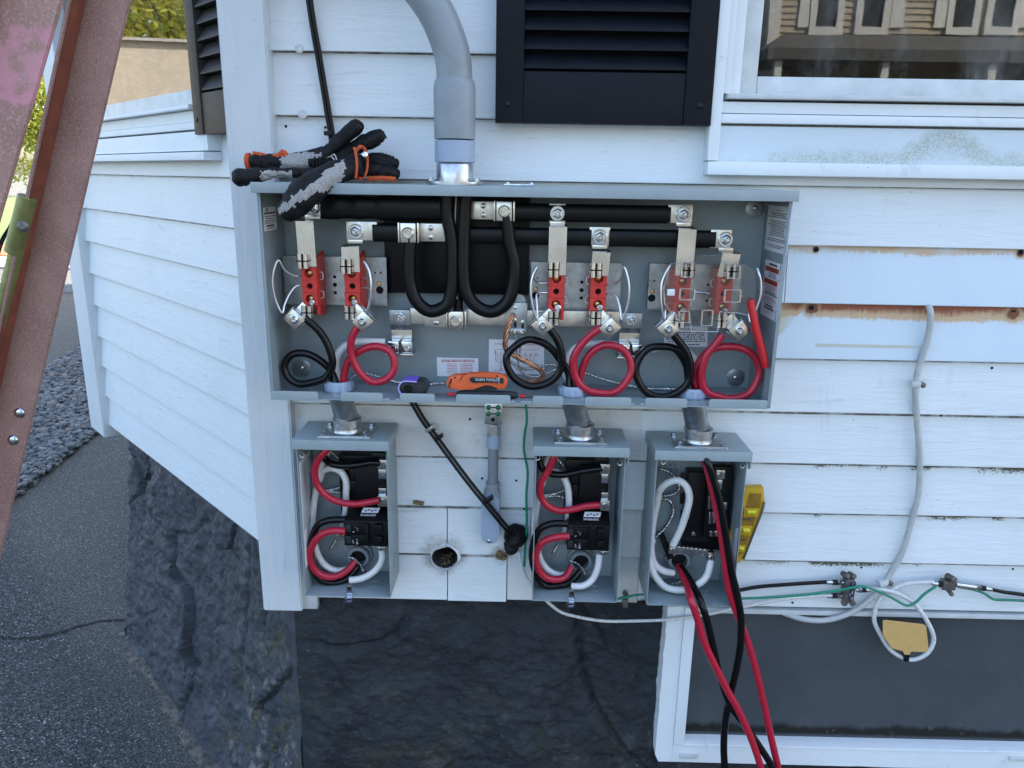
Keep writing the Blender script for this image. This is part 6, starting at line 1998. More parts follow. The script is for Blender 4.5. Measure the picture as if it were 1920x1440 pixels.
# ---- third box: gear without a breaker, neutral rail
E_ = E3
def blk3(x0, y0, x1, y1, Y0, Y1, name, mat='black_plastic', bevel=.001):
    a, b = at(x0, y1, Y0), at(x1, y0, Y0)
    return MB().box((a.x, Y0, a.z), (b.x, Y1, b.z), bevel).build(name, mat, parent=E_[0])
blk3(1280, 888, 1372, 1030, -.040, -.006, 'base_plate')
blk3(1318, 876, 1376, 1008, -.060, -.041, 'bus_insulator', bevel=.003)
blk3(1275, 888, 1284, 915, -.048, -.041, 'mounting_clip'); blk3(1275, 925, 1284, 945, -.048, -.041, 'mounting_clip')
blk3(1274, 958, 1284, 990, -.048, -.041, 'mounting_clip')
blk3(1342, 882, 1360, 899, -.074, -.061, 'line_terminal', 'aluminium'); screw(at(1351, 890, -.074), (0, -1, 0), E_[0], .006)
for (a, b, c, d) in ((1343, 900, 1355, 918), (1327, 930, 1340, 955), (1328, 960, 1342, 982), (1346, 942, 1364, 956)):
    blk3(a, b, c, d, -.068, -.061, 'bus_stab', 'zinc')
blk3(1330, 996, 1346, 1006, -.064, -.061, 'bus_stab', 'zinc')
screw(at(1300, 1001, -.041), (0, -1, 0), E_[0], .005)
# neutral rail: row of screws
p, q = at(1254, 1034, -.060), at(1338, 1020, -.060)
MB().prism([(p.x, at(1256, 1024, -.06).z), (p.x, at(1256, 1036, -.06).z), (q.x, at(1336, 1044, -.06).z), (q.x, at(1336, 1032, -.06).z)][::-1], -.060, -.050, bevel=.001).build('neutral_rail', 'zinc', parent=E_[0])
for k in range(8):
    c_ = at(1273 + k * 8, 1024 + k * .9 + 2.5, -.060); c_.y = -.060
    MB().lathe(c_, (0, -1, 0), [(0, .0033), (.0015, .003), (.002, .0015)], 10).build('screw', 'steel', parent=E_[0])
for (x, y) in ((1261, 1030), (1333, 1044)):
    a, b = at(x - 7, y + 8, -.072), at(x + 7, y - 8, -.072)
    MB().box((a.x, -.074, a.z), (b.x, -.056, b.z), .001).build('neutral_lug', 'aluminium', parent=E_[0]); screw(((a.x + b.x) / 2, -.074, (a.z + b.z) / 2), (0, -1, 0), E_[0], .0055)
MB().prism([(at(1236, 1006, -.03).x, at(1236, 1006, -.03).z), (at(1247, 1005, -.03).x, at(1247, 1005, -.03).z), (at(1262, 1040, -.03).x, at(1262, 1040, -.03).z), (at(1250, 1044, -.03).x, at(1250, 1044, -.03).z)][::-1], -.045, -.006, bevel=.001).build('rail_support', 'black_plastic', parent=E_[0])
back_conduit(E_[0], lambda x, y, Y: at(x, y, Y), 1273, 1050, 0)
# inside decal on the right flange and the embossed slot in the floor
z_a, z_b = E_[3] + .10, E_[3] + .165
MB().prism([(-.105, z_a), (-.088, z_a + .02), (-.088, z_b), (-.105, z_b + .012)], E_[2] - .0024, E_[2] - .0018, frame=lambda a, b, c: Vector((b, a, c))).build('decal', 'sticker_pale', parent=E_[0], smooth=0)
MB().box((E_[1] + .085, -.060, E_[3] + .0018), (E_[1] + .142, -.052, E_[3] + .003), .001).build('floor_slot', 'box_grey_light', parent=E_[0])
# door latch loops at the upper corners
for (x, y) in ((1244, 866), (1392, 873), (1008, 858), (1162, 868), (566, 853)):
    p = at(x, y, -.108)
    par = E1[0] if x < 700 else (E2[0] if x < 1200 else E3[0])
    MB().tube([p + Vector((-.003, 0, .006)), p + Vector((.003, 0, .004)), p + Vector((.004, 0, -.003)), p + Vector((-.002, 0, -.005)), p + Vector((-.004, 0, .001))], .0008, 5, step=.002).build('latch_loop', 'jumper', parent=par, smooth=60)
# legend stamped in the back of the boxes: part words as far as they show
for (E_, cx_, cy_) in ((E2, 1048, 866), (E3, 1256, 868)):
    random.seed(int(cx_))
    m = MB()
    for k in range(9):
        p = at(cx_ - 10 + (k % 3) * 9 + (k // 3) * 2, cy_ - 6 + (k // 3) * 9, -.0052)
        m.box(p + Vector((-.0022, -.0003, -.0022)), p + Vector((.0022, 0, -.0012))); m.box(p + Vector((-.0022, -.0003, -.002)), p + Vector((-.0012, 0, .002))); m.box(p + Vector((-.002, -.0003, .0012)), p + Vector((.0018, 0, .0022)))
    m.build('stamped_legend', 'ink_dark', parent=E_[0], smooth=0)

# ------------------------------------------------------------------ wires inside the breaker boxes
W1, W2, W3 = 'the left breaker box', 'the middle breaker box', 'the right breaker box'
gb_ = 'conductors in the breaker boxes'
def up(i, dx=0, dy=0):
    E_ = (E1, E2, E3)[i]
    return [Vector((HUBS[i] + dx * .6, HY + dy * .5, MZ0 - .02)), Vector(((HUBS[i] + at((652, 1087, 1308)[i], (806, 812, 822)[i], -.07).x) / 2 + dx, -.075 + dy, E_[4] + .01))]
def wire_up(name, i, pts, r, mat, label, dx, dy):
    P = up(i, dx, dy) + pxs(pts, -.08)
    o = MB().tube(P, r, 10).build(name, mat, origin=P[-1], smooth=60)
    return tag(o, label, 'wire', gb_)
RB = .0072
for i, (ox, oy, Wn) in enumerate(((0, 0, W1), (417, 8, W2))):
    S = lambda L, Y: [(p[0] + ox, p[1] + oy, p[2] if len(p) > 2 else Y) for p in L]
    if i == 0:
        rp = [(613, 843), (596, 863), (590, 885), (595, 909), (612, 929), (636, 941), (666, 945), (694, 941), (711, 938)]
        bp = [(607, 850, -.06), (610, 861, -.06), (621, 869, -.065), (642, 873, -.07), (673, 871, -.07), (700, 867, -.072), (712, 868, -.072)]
    else:
        rp = [(1043 - ox, 850 - oy), (1028 - ox, 882 - oy), (1014 - ox, 905 - oy), (1013 - ox, 928 - oy), (1025 - ox, 947 - oy), (1046 - ox, 957 - oy), (1074 - ox, 955 - oy), (1098 - ox, 949 - oy), (1124 - ox, 947 - oy)]
        bp = [(1010 - ox, 850 - oy, -.06), (1011 - ox, 866 - oy, -.06), (1018 - ox, 880 - oy, -.062), (1033 - ox, 888 - oy, -.066), (1058 - ox, 890 - oy, -.07), (1092 - ox, 883 - oy, -.07), (1128 - ox, 878 - oy, -.072)]
    wire_up('red_wire', i, S([(p[0], p[1], -.092 + .014 * k / 8) for k, p in enumerate(rp)], -.09), RB, 'red_wire', 'red wire dropping from the hub to the lower line terminal in ' + Wn, .006, -.004)
    wire_up('black_wire', i, S(bp, -.07), RB, 'black_wire', 'black wire sweeping under the hood to the upper terminal in ' + Wn, -.004, .004)
    wp = [(612, 850), (600, 880), (594, 915), (588, 950), (586, 985), (590, 1020), (600, 1048), (614, 1063), (632, 1070), (650, 1068)]
    wire_up('white_wire', i, S([(p[0], p[1], -.045 - .01 * (k > 4)) for k, p in enumerate(wp)], -.05), RB, 'white_wire', 'white wire running down the left side of ' + Wn, -.008, .008)
    wq = [(599, 900, -.04), (604, 886, -.045), (618, 877, -.05), (636, 882, -.052), (647, 900, -.052), (650, 930, -.052), (648, 958, -.052), (643, 985, -.055), (640, 1000, -.058)]
    wire('white_wire', S(wq, -.05), 0, RB, 'white_wire', 'white wire arching over to the neutral lug beside the breaker in ' + Wn, 'wire', gb_)
    rl = [(648, 996), (621, 995), (599, 1004), (584, 1022), (580, 1044), (587, 1065), (606, 1079), (630, 1080), (651, 1068), (666, 1052)] if i == 0 else [(p[0] - ox, p[1] - oy) for p in ((1068, 1005), (1040, 1006), (1019, 1016), (1007, 1038), (1008, 1062), (1022, 1080), (1043, 1087), (1061, 1080), (1072, 1062))]
    wire('red_wire', S([(p[0], p[1], -.092 + .04 * (k / (len(rl) - 1)) ** 3) for k, p in enumerate(rl)], -.09), 0, RB * 1.05, 'red_wire', 'red wire looping from the breaker down to the back connector in ' + Wn, 'wire', gb_)
    kl = [(648, 974), (618, 975), (596, 984), (585, 1004), (582, 1036), (586, 1066), (602, 1087), (627, 1092), (651, 1084), (672, 1062)]
    wire('black_wire', S([(p[0], p[1], -.080 + .03 * (k / 9) ** 3) for k, p in enumerate(kl)], -.08), 0, RB * 1.05, 'black_wire', 'black wire looping behind the red one from the breaker in ' + Wn, 'wire', gb_)
    wl = [(716, 1026), (715, 1050), (702, 1070), (680, 1083), (656, 1088)] if i == 0 else [(p[0] - ox, p[1] - oy) for p in ((1124, 1038), (1122, 1063), (1110, 1086), (1092, 1097), (1071, 1099))]
    wire('white_wire', S([(p[0], p[1], -.082) for p in wl], -.08), 0, RB, 'white_wire', 'white wire curving up to the lug under the breaker in ' + Wn, 'wire', gb_)
    for k, pts in enumerate(([(622, 848), (636, 862), (648, 880), (654, 896)], [(600, 920), (620, 918), (640, 912), (648, 908)], [(600, 924), (622, 922), (640, 926), (648, 936)], [(618, 1030), (630, 1010), (640, 985), (648, 975)], [(652, 1044), (664, 1048), (674, 1058), (680, 1072)])):
        twisted('bare_wire', S(pts, -.03), 0, .0017, 'steel', ['bare wire behind the hood', 'upper bare wire across the back', 'lower bare wire across the back', 'bare wire rising beside the breaker', 'frayed bare wire at the back connector'][k] + ' in ' + Wn, group='bare strands in the breaker boxes')
wire('white_wire', [(1262, 1022, -.07), (1276, 989, -.075), (1288, 958, -.08), (1294, 931, -.082), (1288, 912, -.082), (1270, 900, -.08), (1252, 904, -.075), (1237, 918, -.07), (1230, 945, -.06), (1224, 990, -.055), (1221, 1030, -.055), (1226, 1056, -.055), (1241, 1071, -.055), (1262, 1074, -.045)], 0, RB * 1.05, 'white_wire', 'white wire arching high over the neutral rail in ' + W3, 'wire', gb_)
wire('white_wire', [(1333, 1050, -.07), (1331, 1066, -.075), (1322, 1084, -.08), (1300, 1101, -.08), (1276, 1105, -.078), (1251, 1101, -.07), (1232, 1087, -.065), (1221, 1066, -.06), (1219, 1040, -.055), (1224, 1010, -.05)], 0, RB * 1.05, 'white_wire', 'white wire swinging along the floor of ' + W3, 'wire', gb_)
for k, pts in enumerate(([(1236, 878), (1258, 888), (1270, 902), (1272, 918), (1258, 928), (1238, 930)], [(1236, 934), (1256, 940), (1262, 958), (1252, 982), (1236, 1000), (1222, 1012)], [(1225, 1090), (1250, 1096), (1275, 1090), (1290, 1070)])):
    twisted('bare_wire', pts, -.025, .0021, 'steel', ['bare wire hooked near the top', 'bare wire curving down the left side', 'bare wire lying along the bottom'][k] + ' in ' + W3, group='bare strands in the breaker boxes')
# long free ends hanging out of the right box down to the asphalt
gl_ = 'long loose wires out of the right breaker box'
def longwire(name, pts, mat, label, end, ys):
    n = len(pts)
    pts = [(x, y, ys[0] + (ys[1] - ys[0]) * min(1, k / 2)) for k, (x, y) in enumerate(pts)]
    P = pxs(pts, -.13)
    tail = P[-1]
    P += [Vector((tail.x + (end[0] - tail.x) * .5, (tail.y + end[1]) / 2 - .02, .12)), Vector((end[0], end[1], .010)), Vector((end[0] + .25, end[1] - .12, .009))]
    o = MB().tube(P, RB * 1.06, 10).build(name, mat, origin=P[-1], smooth=60)
    tag(o, label, 'wire', gl_)
longwire('red_wire', [(1273, 1060), (1288, 1098), (1296, 1126), (1307, 1158), (1320, 1203), (1342, 1251), (1361, 1289), (1384, 1331), (1406, 1379), (1426, 1437), (1440, 1500)], 'red_wire', 'long red wire leaving the back connector and crossing under the black one', (1.25, -.35), (-.03, -.14))
longwire('black_wire', [(1276, 1062), (1298, 1095), (1316, 1134), (1328, 1173), (1339, 1221), (1350, 1270), (1369, 1322), (1399, 1364), (1425, 1401), (1445, 1433), (1470, 1490)], 'black_wire', 'long black wire leaving the back connector toward the lower right', (1.35, -.25), (-.035, -.128))
def longtop(name, pts, mat, label, end, dx, y):
    P = up(2, dx, -.006) + pxs([(x, yy, y) for x, yy in pts], y)
    tail = P[-1]
    P += [Vector((tail.x + (end[0] - tail.x) * .5, (tail.y + end[1]) / 2 - .02, .12)), Vector((end[0], end[1], .010)), Vector((end[0] + .2, end[1] - .16, .009))]
    o = MB().tube(P, RB * 1.06, 10).build(name, mat, origin=P[-1], smooth=60)
    tag(o, label, 'wire', gl_)
longtop('red_wire', [(1325, 873), (1333, 905), (1341, 940), (1349, 980), (1356, 1026), (1362, 1075), (1368, 1110), (1380, 1146), (1399, 1195), (1417, 1255), (1432, 1319), (1444, 1375), (1459, 1439), (1472, 1495)], 'red_wire', 'long red wire falling from the hood across the front, nearest the right edge', (1.15, -.45), .010, -.115)
longtop('black_wire', [(1326, 866), (1338, 900), (1349, 940), (1358, 989), (1365, 1032), (1373, 1078), (1381, 1110), (1388, 1150), (1389, 1199), (1382, 1248), (1371, 1296), (1361, 1345), (1357, 1398), (1359, 1440), (1364, 1500)], 'black_wire', 'long black wire falling from the hood and curving back to the left', (.86, -.40), -.002, -.122)

# ================================================================== small wiring on the wall
YW = -0.008
# pair of thin black cables: down past the corner, behind the meter box, out again to the rubber boot
def pair(name, pts, label, Y, sep=3.2):
    root = thing(name, at(pts[0][0], pts[0][1], Y), label, 'cable')
    for s in (-1, 1):
        P = []
        for q in pts:
            P.append(at(q[0] + s * sep, q[1] - s * sep * .35, q[2] if len(q) > 2 else Y))
        MB().tube(P, mpx(3.1, Y), 10).build('strand', 'black_cable', parent=root, smooth=60)
    return root
c_ = pair('black_cable', [(530, -620), (556, -300), (574, -60), (583, 20), (600, 120), (614, 205), (622, 255), (626, 300), (634, 338)], 'thin black double cable coming down the wall behind the gloves', -.007)
p = at(618, 250, -.008)
MB().box(p + Vector((-.010, -.006, -.004)), p + Vector((.006, .004, .004)), .001).build('cable_tie', 'black_plastic', parent=c_)
c_ = pair('black_cable', [(773, 752), (790, 782), (830, 838, -.026), (880, 905, -.044), (925, 960, -.052), (962, 1005, -.036)], 'black double cable slanting from the meter box down to the rubber boot', -.020)
for (x, y, w_) in ((806, 803, 8), (823, 820, 7), (917, 936, 8)):
    p = at(x, y, -.022 if x < 900 else -.052)
    MB().box(p + Vector((-.010, -.008, -.0035)), p + Vector((.010, .008, .0035)), .001, rot=Matrix.Rotation(math.radians(-38), 3, 'Y')).build('cable_tie', 'galvanized' if x < 810 else 'black_plastic', parent=c_)
p = at(812, 800, -.010)
MB().lathe(p, (0, -1, 0), [(0, .008), (.008, .008), (.009, .006)], 14).build('nail_clip', 'galvanized', parent=c_)
# rubber boot over the wall entry
bt = at(965, 1010, -.01)
m = MB()
m.lathe(bt + Vector((.004, .010, .004)), (-.25, -1, .12), [(0, .026), (.008, .026), (.016, .022), (.030, .0175), (.032, .015), (.024, .012)], 20)
m.lathe(bt + Vector((-.006, .004, -.016)), (-.1, -1, -.7), [(0, .018), (.016, .014), (.022, .008)], 14)
for v in m.v:
    v += Vector((noise.noise(v * 90), noise.noise(v * 80 + Vector((3, 3, 3))), noise.noise(v * 85 + Vector((7, 7, 1))))) * .0035
o = m.build('rubber_boot', 'black_rubber', origin=bt, smooth=60)
tag(o, 'lumpy black rubber boot where the slanting cables enter the wall', 'cable boot')
# grey conduit body with cover, adapter and bonding bar
lb = thing('conduit_body', at(918, 1018, 0), 'grey plastic conduit body with an oval cover and green-screwed bonding clamp on top', 'conduit')
YL = -.020
def cylpx(x, y0, y1, r, Y, mat, name, seg=24, ch=.001):
    a, b = at(x, y1, Y), at(x, y0, Y)
    a.x = b.x = (a.x + b.x) / 2
    return MB().cyl(a, b, mpx(r, Y), seg, chamfer=ch).build(name, mat, parent=lb)
cylpx(924.5, 836, 912, 10.2, YL, 'pvc_dark', 'pipe'); cylpx(925, 815, 839, 13.5, YL, 'pvc_blue', 'adapter')
a, b = at(926, 816, YL), at(926, 793, YL)
MB().lathe(a, (0, 0, 1), [(0, mpx(13, YL)), ((b - a).z, mpx(13, YL))], 6).build('hex_nut', 'cast_metal', parent=lb, smooth=20)
p, q = at(909, 795, YL - .012), at(942, 757, YL - .012)
MB().box((p.x, YL - .014, p.z), (q.x, YL + .012, q.z), .002).build('bonding_clamp', 'cast_metal', parent=lb)
for (x, y) in ((916, 764), (934, 764), (916, 776), (934, 776)):
    p = at(x, y, YL - .014)
    MB().lathe(p, (0, -1, 0), [(0, .0055), (.0025, .0052), (.0035, .0035)], 12).build('ground_screw', 'green_screw', parent=lb)
for y in (764, 776):
    p = at(925, y, YL - .0143); MB().box(p + Vector((-.006, -.0003, -.0012)), p + Vector((.006, .0, .0012))).build('clamp_slot', 'dark_hole', parent=lb)
MB().lathe(at(924, 787, YL - .0143), (0, -1, 0), [(0, .0042), (.0006, .0042)], 12).build('clamp_hole', 'dark_hole', parent=lb)
# body: top socket, tapered shoulder, oval cover
cylpx(924, 904, 926, 14, YL, 'pvc_grey', 'socket')
def stadium(x0, x1, y0, y1, Y, n=12):
    a, b = at(x0, y1, Y), at(x1, y0, Y)
    r = (b.x - a.x) / 2; cx = (a.x + b.x) / 2
    pts = [(cx + math.cos(math.pi * i / n) * r, b.z - r + math.sin(math.pi * i / n) * r) for i in range(n + 1)]
    pts += [(cx - math.cos(math.pi * i / n) * r, a.z + r - math.sin(math.pi * i / n) * r) for i in range(n + 1)]
    return pts
MB().prism(stadium(905, 938, 916, 1012, -.026), -.034, -.002, bevel=.003).build('body', 'pvc_grey', parent=lb)
MB().prism(stadium(902, 937, 926, 1019, -.036), -.0385, -.0345, bevel=.0012).build('cover', 'pvc_blue', parent=lb)
for (x, y) in ((921, 932), (917, 1014)):
    p = at(x, y, -.0385); MB().lathe(p, (0, -1, 0), [(0, .0045), (.002, .004), (.003, .002)], 14).build('screw', 'zinc', parent=lb)
wire('green_wire', [(986, 752), (986, 790), (982, 815), (984, 845), (988, 885), (988, 930), (989, 980), (986, 1020), (983, 1062)], -.012, .0027, 'green_wire', 'thin green ground wire hanging straight left of the middle breaker box', 'wire', 'green ground wires')
wire('white_coax', [(972, 1033), (975, 1050), (984, 1075), (998, 1098), (1008, 1110), (1025, 1128), (1050, 1146), (1085, 1157), (1130, 1163), (1190, 1165), (1260, 1162), (1330, 1152), (1400, 1138), (1480, 1121), (1552, 1117)], -.018, .0036, 'white_coax', 'thin white coaxial cable sagging from the rubber boot to the splitter', 'cable', 'coaxial cables')
wire('black_coax', [(1195, 1130), (1290, 1122), (1384, 1108), (1420, 1101), (1480, 1094), (1552, 1091)], -.014, .0042, 'black_cable', 'black coaxial cable entering the splitter from the left', 'cable', 'coaxial cables')
wire('green_wire', [(1158, 1123), (1205, 1116), (1300, 1124), (1385, 1123), (1450, 1121), (1530, 1112), (1580, 1104), (1613, 1100), (1640, 1107), (1670, 1121), (1700, 1136), (1715, 1133), (1735, 1113), (1755, 1099)], -.036, .0029, 'green_wire', 'green ground wire running across the splitter and dipping beside it', 'wire', 'green ground wires')
wire('green_wire', [(1795, 1100), (1830, 1106), (1848, 1114), (1862, 1122), (1890, 1124), (1935, 1126), (2050, 1128)], -.016, .0029, 'green_wire', 'green ground wire under the black cable leaving the ground block', 'wire', 'green ground wires')
gc = wire('grey_cable', [(1741, 574, -.002), (1744, 582, -.010), (1745, 602, -.010), (1739, 640, -.008), (1724, 690, -.006), (1717, 722, -.008), (1718, 775, -.006), (1722, 830, -.008), (1724, 875, -.006), (1720, 930, -.008), (1708, 985, -.006), (1690, 1035, -.008), (1668, 1076, -.008), (1655, 1096, -.010), (1636, 1120, -.012), (1600, 1146, -.012), (1550, 1162, -.012), (1505, 1160, -.008), (1468, 1149, .004)], 0, .0064, 'grey_cable', 'thick pale grey cable snaking down the siding from the rust-stained lap', 'cable')
for (x, y, dx) in ((1716, 720, 8), (1656, 1092, 12)):
    p = at(x, y, -.012)
    MB().box(p + Vector((-.009, -.006, -.0055)), p + Vector((.010, .010, .0055)), .0015, rot=Matrix.Rotation(-.3 if x < 1700 else 0, 3, 'Y')).build('clip', 'old_vinyl', parent=gc)
    MB().lathe(p + Vector((.011, .008, -.001)), (.3, -1, 0), [(0, .006), (.014, .006), (.015, .004)], 12).build('clip_nail', 'bolt_dark', parent=gc)
# splitter
sp = thing('cable_splitter', at(1592, 1131, 0), 'small grey coaxial splitter screwed to the lowest clapboard', 'splitter')
p, q = at(1580, 1130, -.024), at(1606, 1078, -.024)
MB().prism([(p.x, p.z + .004), (p.x + .004, p.z), (q.x - .004, p.z), (q.x, p.z + .006), (q.x, q.z - .016), (q.x - .004, q.z - .010), (p.x + .004, q.z - .010), (p.x, q.z - .014)], -.026, -.004, bevel=.002).build('body', 'bolt_dark', parent=sp)
a, b = at(1590, 1125, -.026), at(1605, 1092, -.026)
MB().box((a.x, -.0268, a.z), (b.x, -.0262, b.z)).build('label', 'ink_dark', parent=sp, smooth=0)
random.seed(9); m = MB()
for k in range(10):
    x = random.uniform(a.x + .001, b.x - .003); z = random.uniform(a.z + .001, b.z - .002)
    m.box((x, -.0272, z), (x + .0008, -.0269, z + random.uniform(.002, .005)))
m.build('label_print', 'sticker', parent=sp, smooth=0)
for (x, y) in ((1584, 1080), (1596, 1081)):
    p = at(x, y, -.020); MB().lathe(p + Vector((0, .012, 0)), (.25, -1, .15), [(0, .006), (.018, .006), (.020, .0045)], 12).build('mount_screw', 'bolt_dark', parent=sp)
for (x, y) in ((1582, 1129), (1597, 1129)):
    p = at(x, y, -.016); MB().lathe(p, (0, -1, 0), [(0, .007), (.006, .007), (.008, .005)], 12).build('mount_ear', 'bolt_dark', parent=sp)
def connector(root, x0, x1, y, Y, flip=False, y2=None):
    a, b = at(x0, y, Y), at(x1, y2 or y, Y)
    L = (b - a).length; d = (b - a).normalized()
    MB().lathe(a, d, [(0, .0050), (L * .34, .0050), (L * .36, .0056)], 16).build('crimp_sleeve', 'zinc', parent=root)
    MB().lathe(a + d * L * .36, d, [(0, .0058), (L * .30, .0058)], 16).build('seal_ring', 'black_rubber', parent=root)
    MB().lathe(a + d * L * .67, d, [(0, .0072), (L * .22, .0072), (L * .24, .006)], 6).build('hex_collar', 'zinc', parent=root, smooth=20)
    MB().lathe(a + d * L * .90, d, [(0, .0046), (L * .16, .0046)], 14).build('port_thread', 'zinc', parent=root)
connector(sp, 1549, 1580, 1092, -.016); connector(sp, 1549, 1578, 1117, -.016); connector(sp, 1632, 1606, 1106, -.016)
wire('white_coax', [(1632, 1105, -.016), (1650, 1105, -.018), (1680, 1112, -.02), (1712, 1132, -.024), (1738, 1165, -.03), (1750, 1200, -.034), (1738, 1227, -.034), (1708, 1238, -.03), (1676, 1223, -.026), (1650, 1192, -.022), (1639, 1158, -.018), (1648, 1126, -.014), (1672, 1106, -.012), (1704, 1094, -.014), (1750, 1091, -.016)], 0, .0049, 'white_coax', 'white coaxial cable curled in a ring below the splitter', 'cable', 'coaxial cables', seg=12)
# tag with its tie
P = [at(x, y, -.034) for x, y in ((1655, 1163), (1660, 1162), (1730, 1170), (1736, 1173), (1741, 1219), (1738, 1222), (1708, 1221), (1704, 1228), (1696, 1228), (1692, 1220), (1672, 1215), (1655, 1190))]
tg = MB().prism([(p.x, p.z) for p in P][::-1], -.0355, -.0340).build('cable_tag', 'tag_tan', origin=at(1700, 1228, -.034), smooth=0)
tag(tg, 'blank tan plastic tag tied to the ring of white cable', 'tag')
p = at(1700, 1232, -.036)
MB().box(p + Vector((-.005, -.003, -.010)), p + Vector((.005, .012, .006)), .001).build('zip_tie', 'black_plastic', parent=tg)
# ground block and black lead leaving to the right
gbk = thing('ground_block', at(1778, 1108, 0), 'bronze ground block joining the white cable ring to a black lead', 'cable connector')
connector(gbk, 1747, 1776, 1094, -.018, y2=1096)
p = at(1778, 1097, -.018)
MB().box(p + Vector((-.015, -.007, -.010)), p + Vector((.014, .012, .012)), .003).build('body', 'bolt_dark', parent=gbk)
MB().lathe(p + Vector((0, .010, .017)), (.2, -1, .1), [(0, .007), (.022, .007), (.024, .005)], 12).build('mount_screw', 'bolt_dark', parent=gbk)
MB().lathe(p + Vector((.003, .006, -.012)), (.1, -1, -.3), [(0, .005), (.018, .005), (.020, .003)], 10).build('ground_screw', 'bolt_dark', parent=gbk)
a, b = at(1792, 1096, -.018), at(1828, 1101, -.018)
MB().lathe(a, b - a, [(0, .0058), ((b - a).length, .0058)], 16).build('barrel', 'zinc', parent=gbk)
connector(gbk, 1858, 1827, 1105, -.018, y2=1100)
wire('black_coax', [(1855, 1104), (1880, 1108), (1920, 1116), (1980, 1130), (2080, 1150)], -.018, .0042, 'black_cable', 'black coaxial lead leaving the ground block at the right edge', 'cable', 'coaxial cables')
# cable clamp in the gap between the middle and right boxes
p = at(1172, 1122, -.010)
cl = MB().lathe(p + Vector((0, .008, .010)), (.1, -1, .1), [(0, .006), (.016, .006), (.018, .0045)], 12)
cl.box(p + Vector((-.006, -.012, -.018)), p + Vector((.006, .004, .004)), .0015)
tag(cl.build('cable_clamp', 'bolt_dark', origin=p), 'small dark cable clamp between the middle and right breaker boxes', 'cable clamp')

# small plated clip lying on top of the meter box
p = at(975, 343, -.12); p.z = MZ1 + .003
m = MB(); m.box(p + Vector((-.028, -.004, .0002)), p + Vector((.026, .006, .004)), .0015); m.lathe(p + Vector((-.022, .001, .004)), (0, 0, 1), [(0, .004), (.003, .003)], 10); m.lathe(p + Vector((.020, .001, .004)), (0, 0, 1), [(0, .004), (.003, .003)], 10)
tag(m.build('steel_clip', 'zinc', origin=p), 'small shiny clip lying on top of the meter box', 'clip')

# ================================================================== tools
# orange folding knife resting on the flange
YK2 = -.136
kn = [(836, 719), (841, 708), (852, 704), (865, 703), (870, 706), (873, 702), (888, 701), (912, 700), (937, 702), (947, 706), (952, 711), (951, 722), (945, 730), (932, 730), (920, 721), (910, 720), (898, 724), (890, 731), (862, 731), (841, 729)]
P = [at(x, y, YK2) for x, y in kn]
knife = thing('utility_knife', at(893, 731, YK2), 'orange pocket knife with a black clip lying in the bottom of the meter box', 'knife')
MB().prism([(p.x, p.z) for p in P][::-1], YK2, YK2 + .016, bevel=.0022).build('handle', 'orange_plastic', parent=knife)
P = [at(x, y, YK2 - .0016) for x, y in ((880, 711), (884, 707), (944, 709), (944, 719), (934, 719), (930, 717), (888, 718), (883, 716))]
MB().prism([(p.x, p.z) for p in P][::-1], YK2 - .0022, YK2 - .0004, bevel=.0006).build('pocket_clip', 'dark_grey_plastic', parent=knife)
P = [at(x, y, YK2 - .003) for x, y in ((933, 708), (937, 708), (937, 720), (933, 720))]
MB().prism([(p.x, p.z) for p in P][::-1], YK2 - .0034, YK2 - .0023, bevel=.0004).build('clip_bar', 'galvanized', parent=knife)
text_mesh('lettering', 'KLEIN TOOLS', 'ink_white', knife, at(912, 712, YK2 - .0025), Vector((1, 0, -.01)), (0, 0, 1), mpx(5, YK2), width=mpx(40, YK2))
P = [at(x, y, YK2 + .004) for x, y in ((890, 731), (898, 723), (912, 719), (921, 722), (932, 731))]
MB().prism([(p.x, p.z) for p in P][::-1], YK2 + .003, YK2 + .011).build('blade', 'dark_grey_plastic', parent=knife)
for pts in (((864, 712), (861, 715), (866, 706), (869, 704)), ((841, 722), (844, 722), (848, 711), (845, 710))):
    Q = [at(x, y, YK2 - .0004) for x, y in pts]
    MB().prism([(p.x, p.z) for p in Q], YK2 - .0004, YK2 + .0002).build('slot', 'dark_hole', parent=knife, smooth=0)
for (x, y) in ((853, 708), (842, 725), (932, 705)):
    MB().lathe(at(x, y, YK2 - .0001), (0, -1, 0), [(0, .0018), (.0004, .0018)], 10).build('pivot', 'dark_hole', parent=knife)
# purple and black blade dispenser
YD = -.140
p, q = at(749, 741, YD), at(808, 707, YD)
db = MZ0 + .0025
disp = thing('blade_dispenser', ((p.x + q.x) / 2, YD, db), 'small purple and black case lying in the meter box beside the orange knife', 'case')
w0, h0 = q.x - p.x, at(770, 718, YD).z - p.z
def stad(x0, x1, z0, z1, n=10):
    r = (z1 - z0) / 2; zc_ = (z0 + z1) / 2
    return [(x0 + r - math.cos(math.pi * (i / n - .5)) * r, zc_ - math.sin(math.pi * (i / n - .5)) * -r * -1) for i in range(n + 1)] + [(x1 - r + math.cos(math.pi * (i / n - .5)) * r, zc_ + math.sin(math.pi * (i / n - .5)) * r) for i in range(n + 1)]
zb_ = p.z
ztop = zb_ + h0 + .002
MB().prism(stad(p.x, q.x - .006, zb_, ztop), YD + .001, YD + .040, bevel=.002).build('case', 'dark_grey_plastic', parent=disp)
MB().prism(stad(p.x + .004, q.x - .010, zb_ + .003, ztop - .003), YD - .001, YD + .0012, bevel=.0008).build('face_plate', 'dark_grey_plastic', parent=disp)
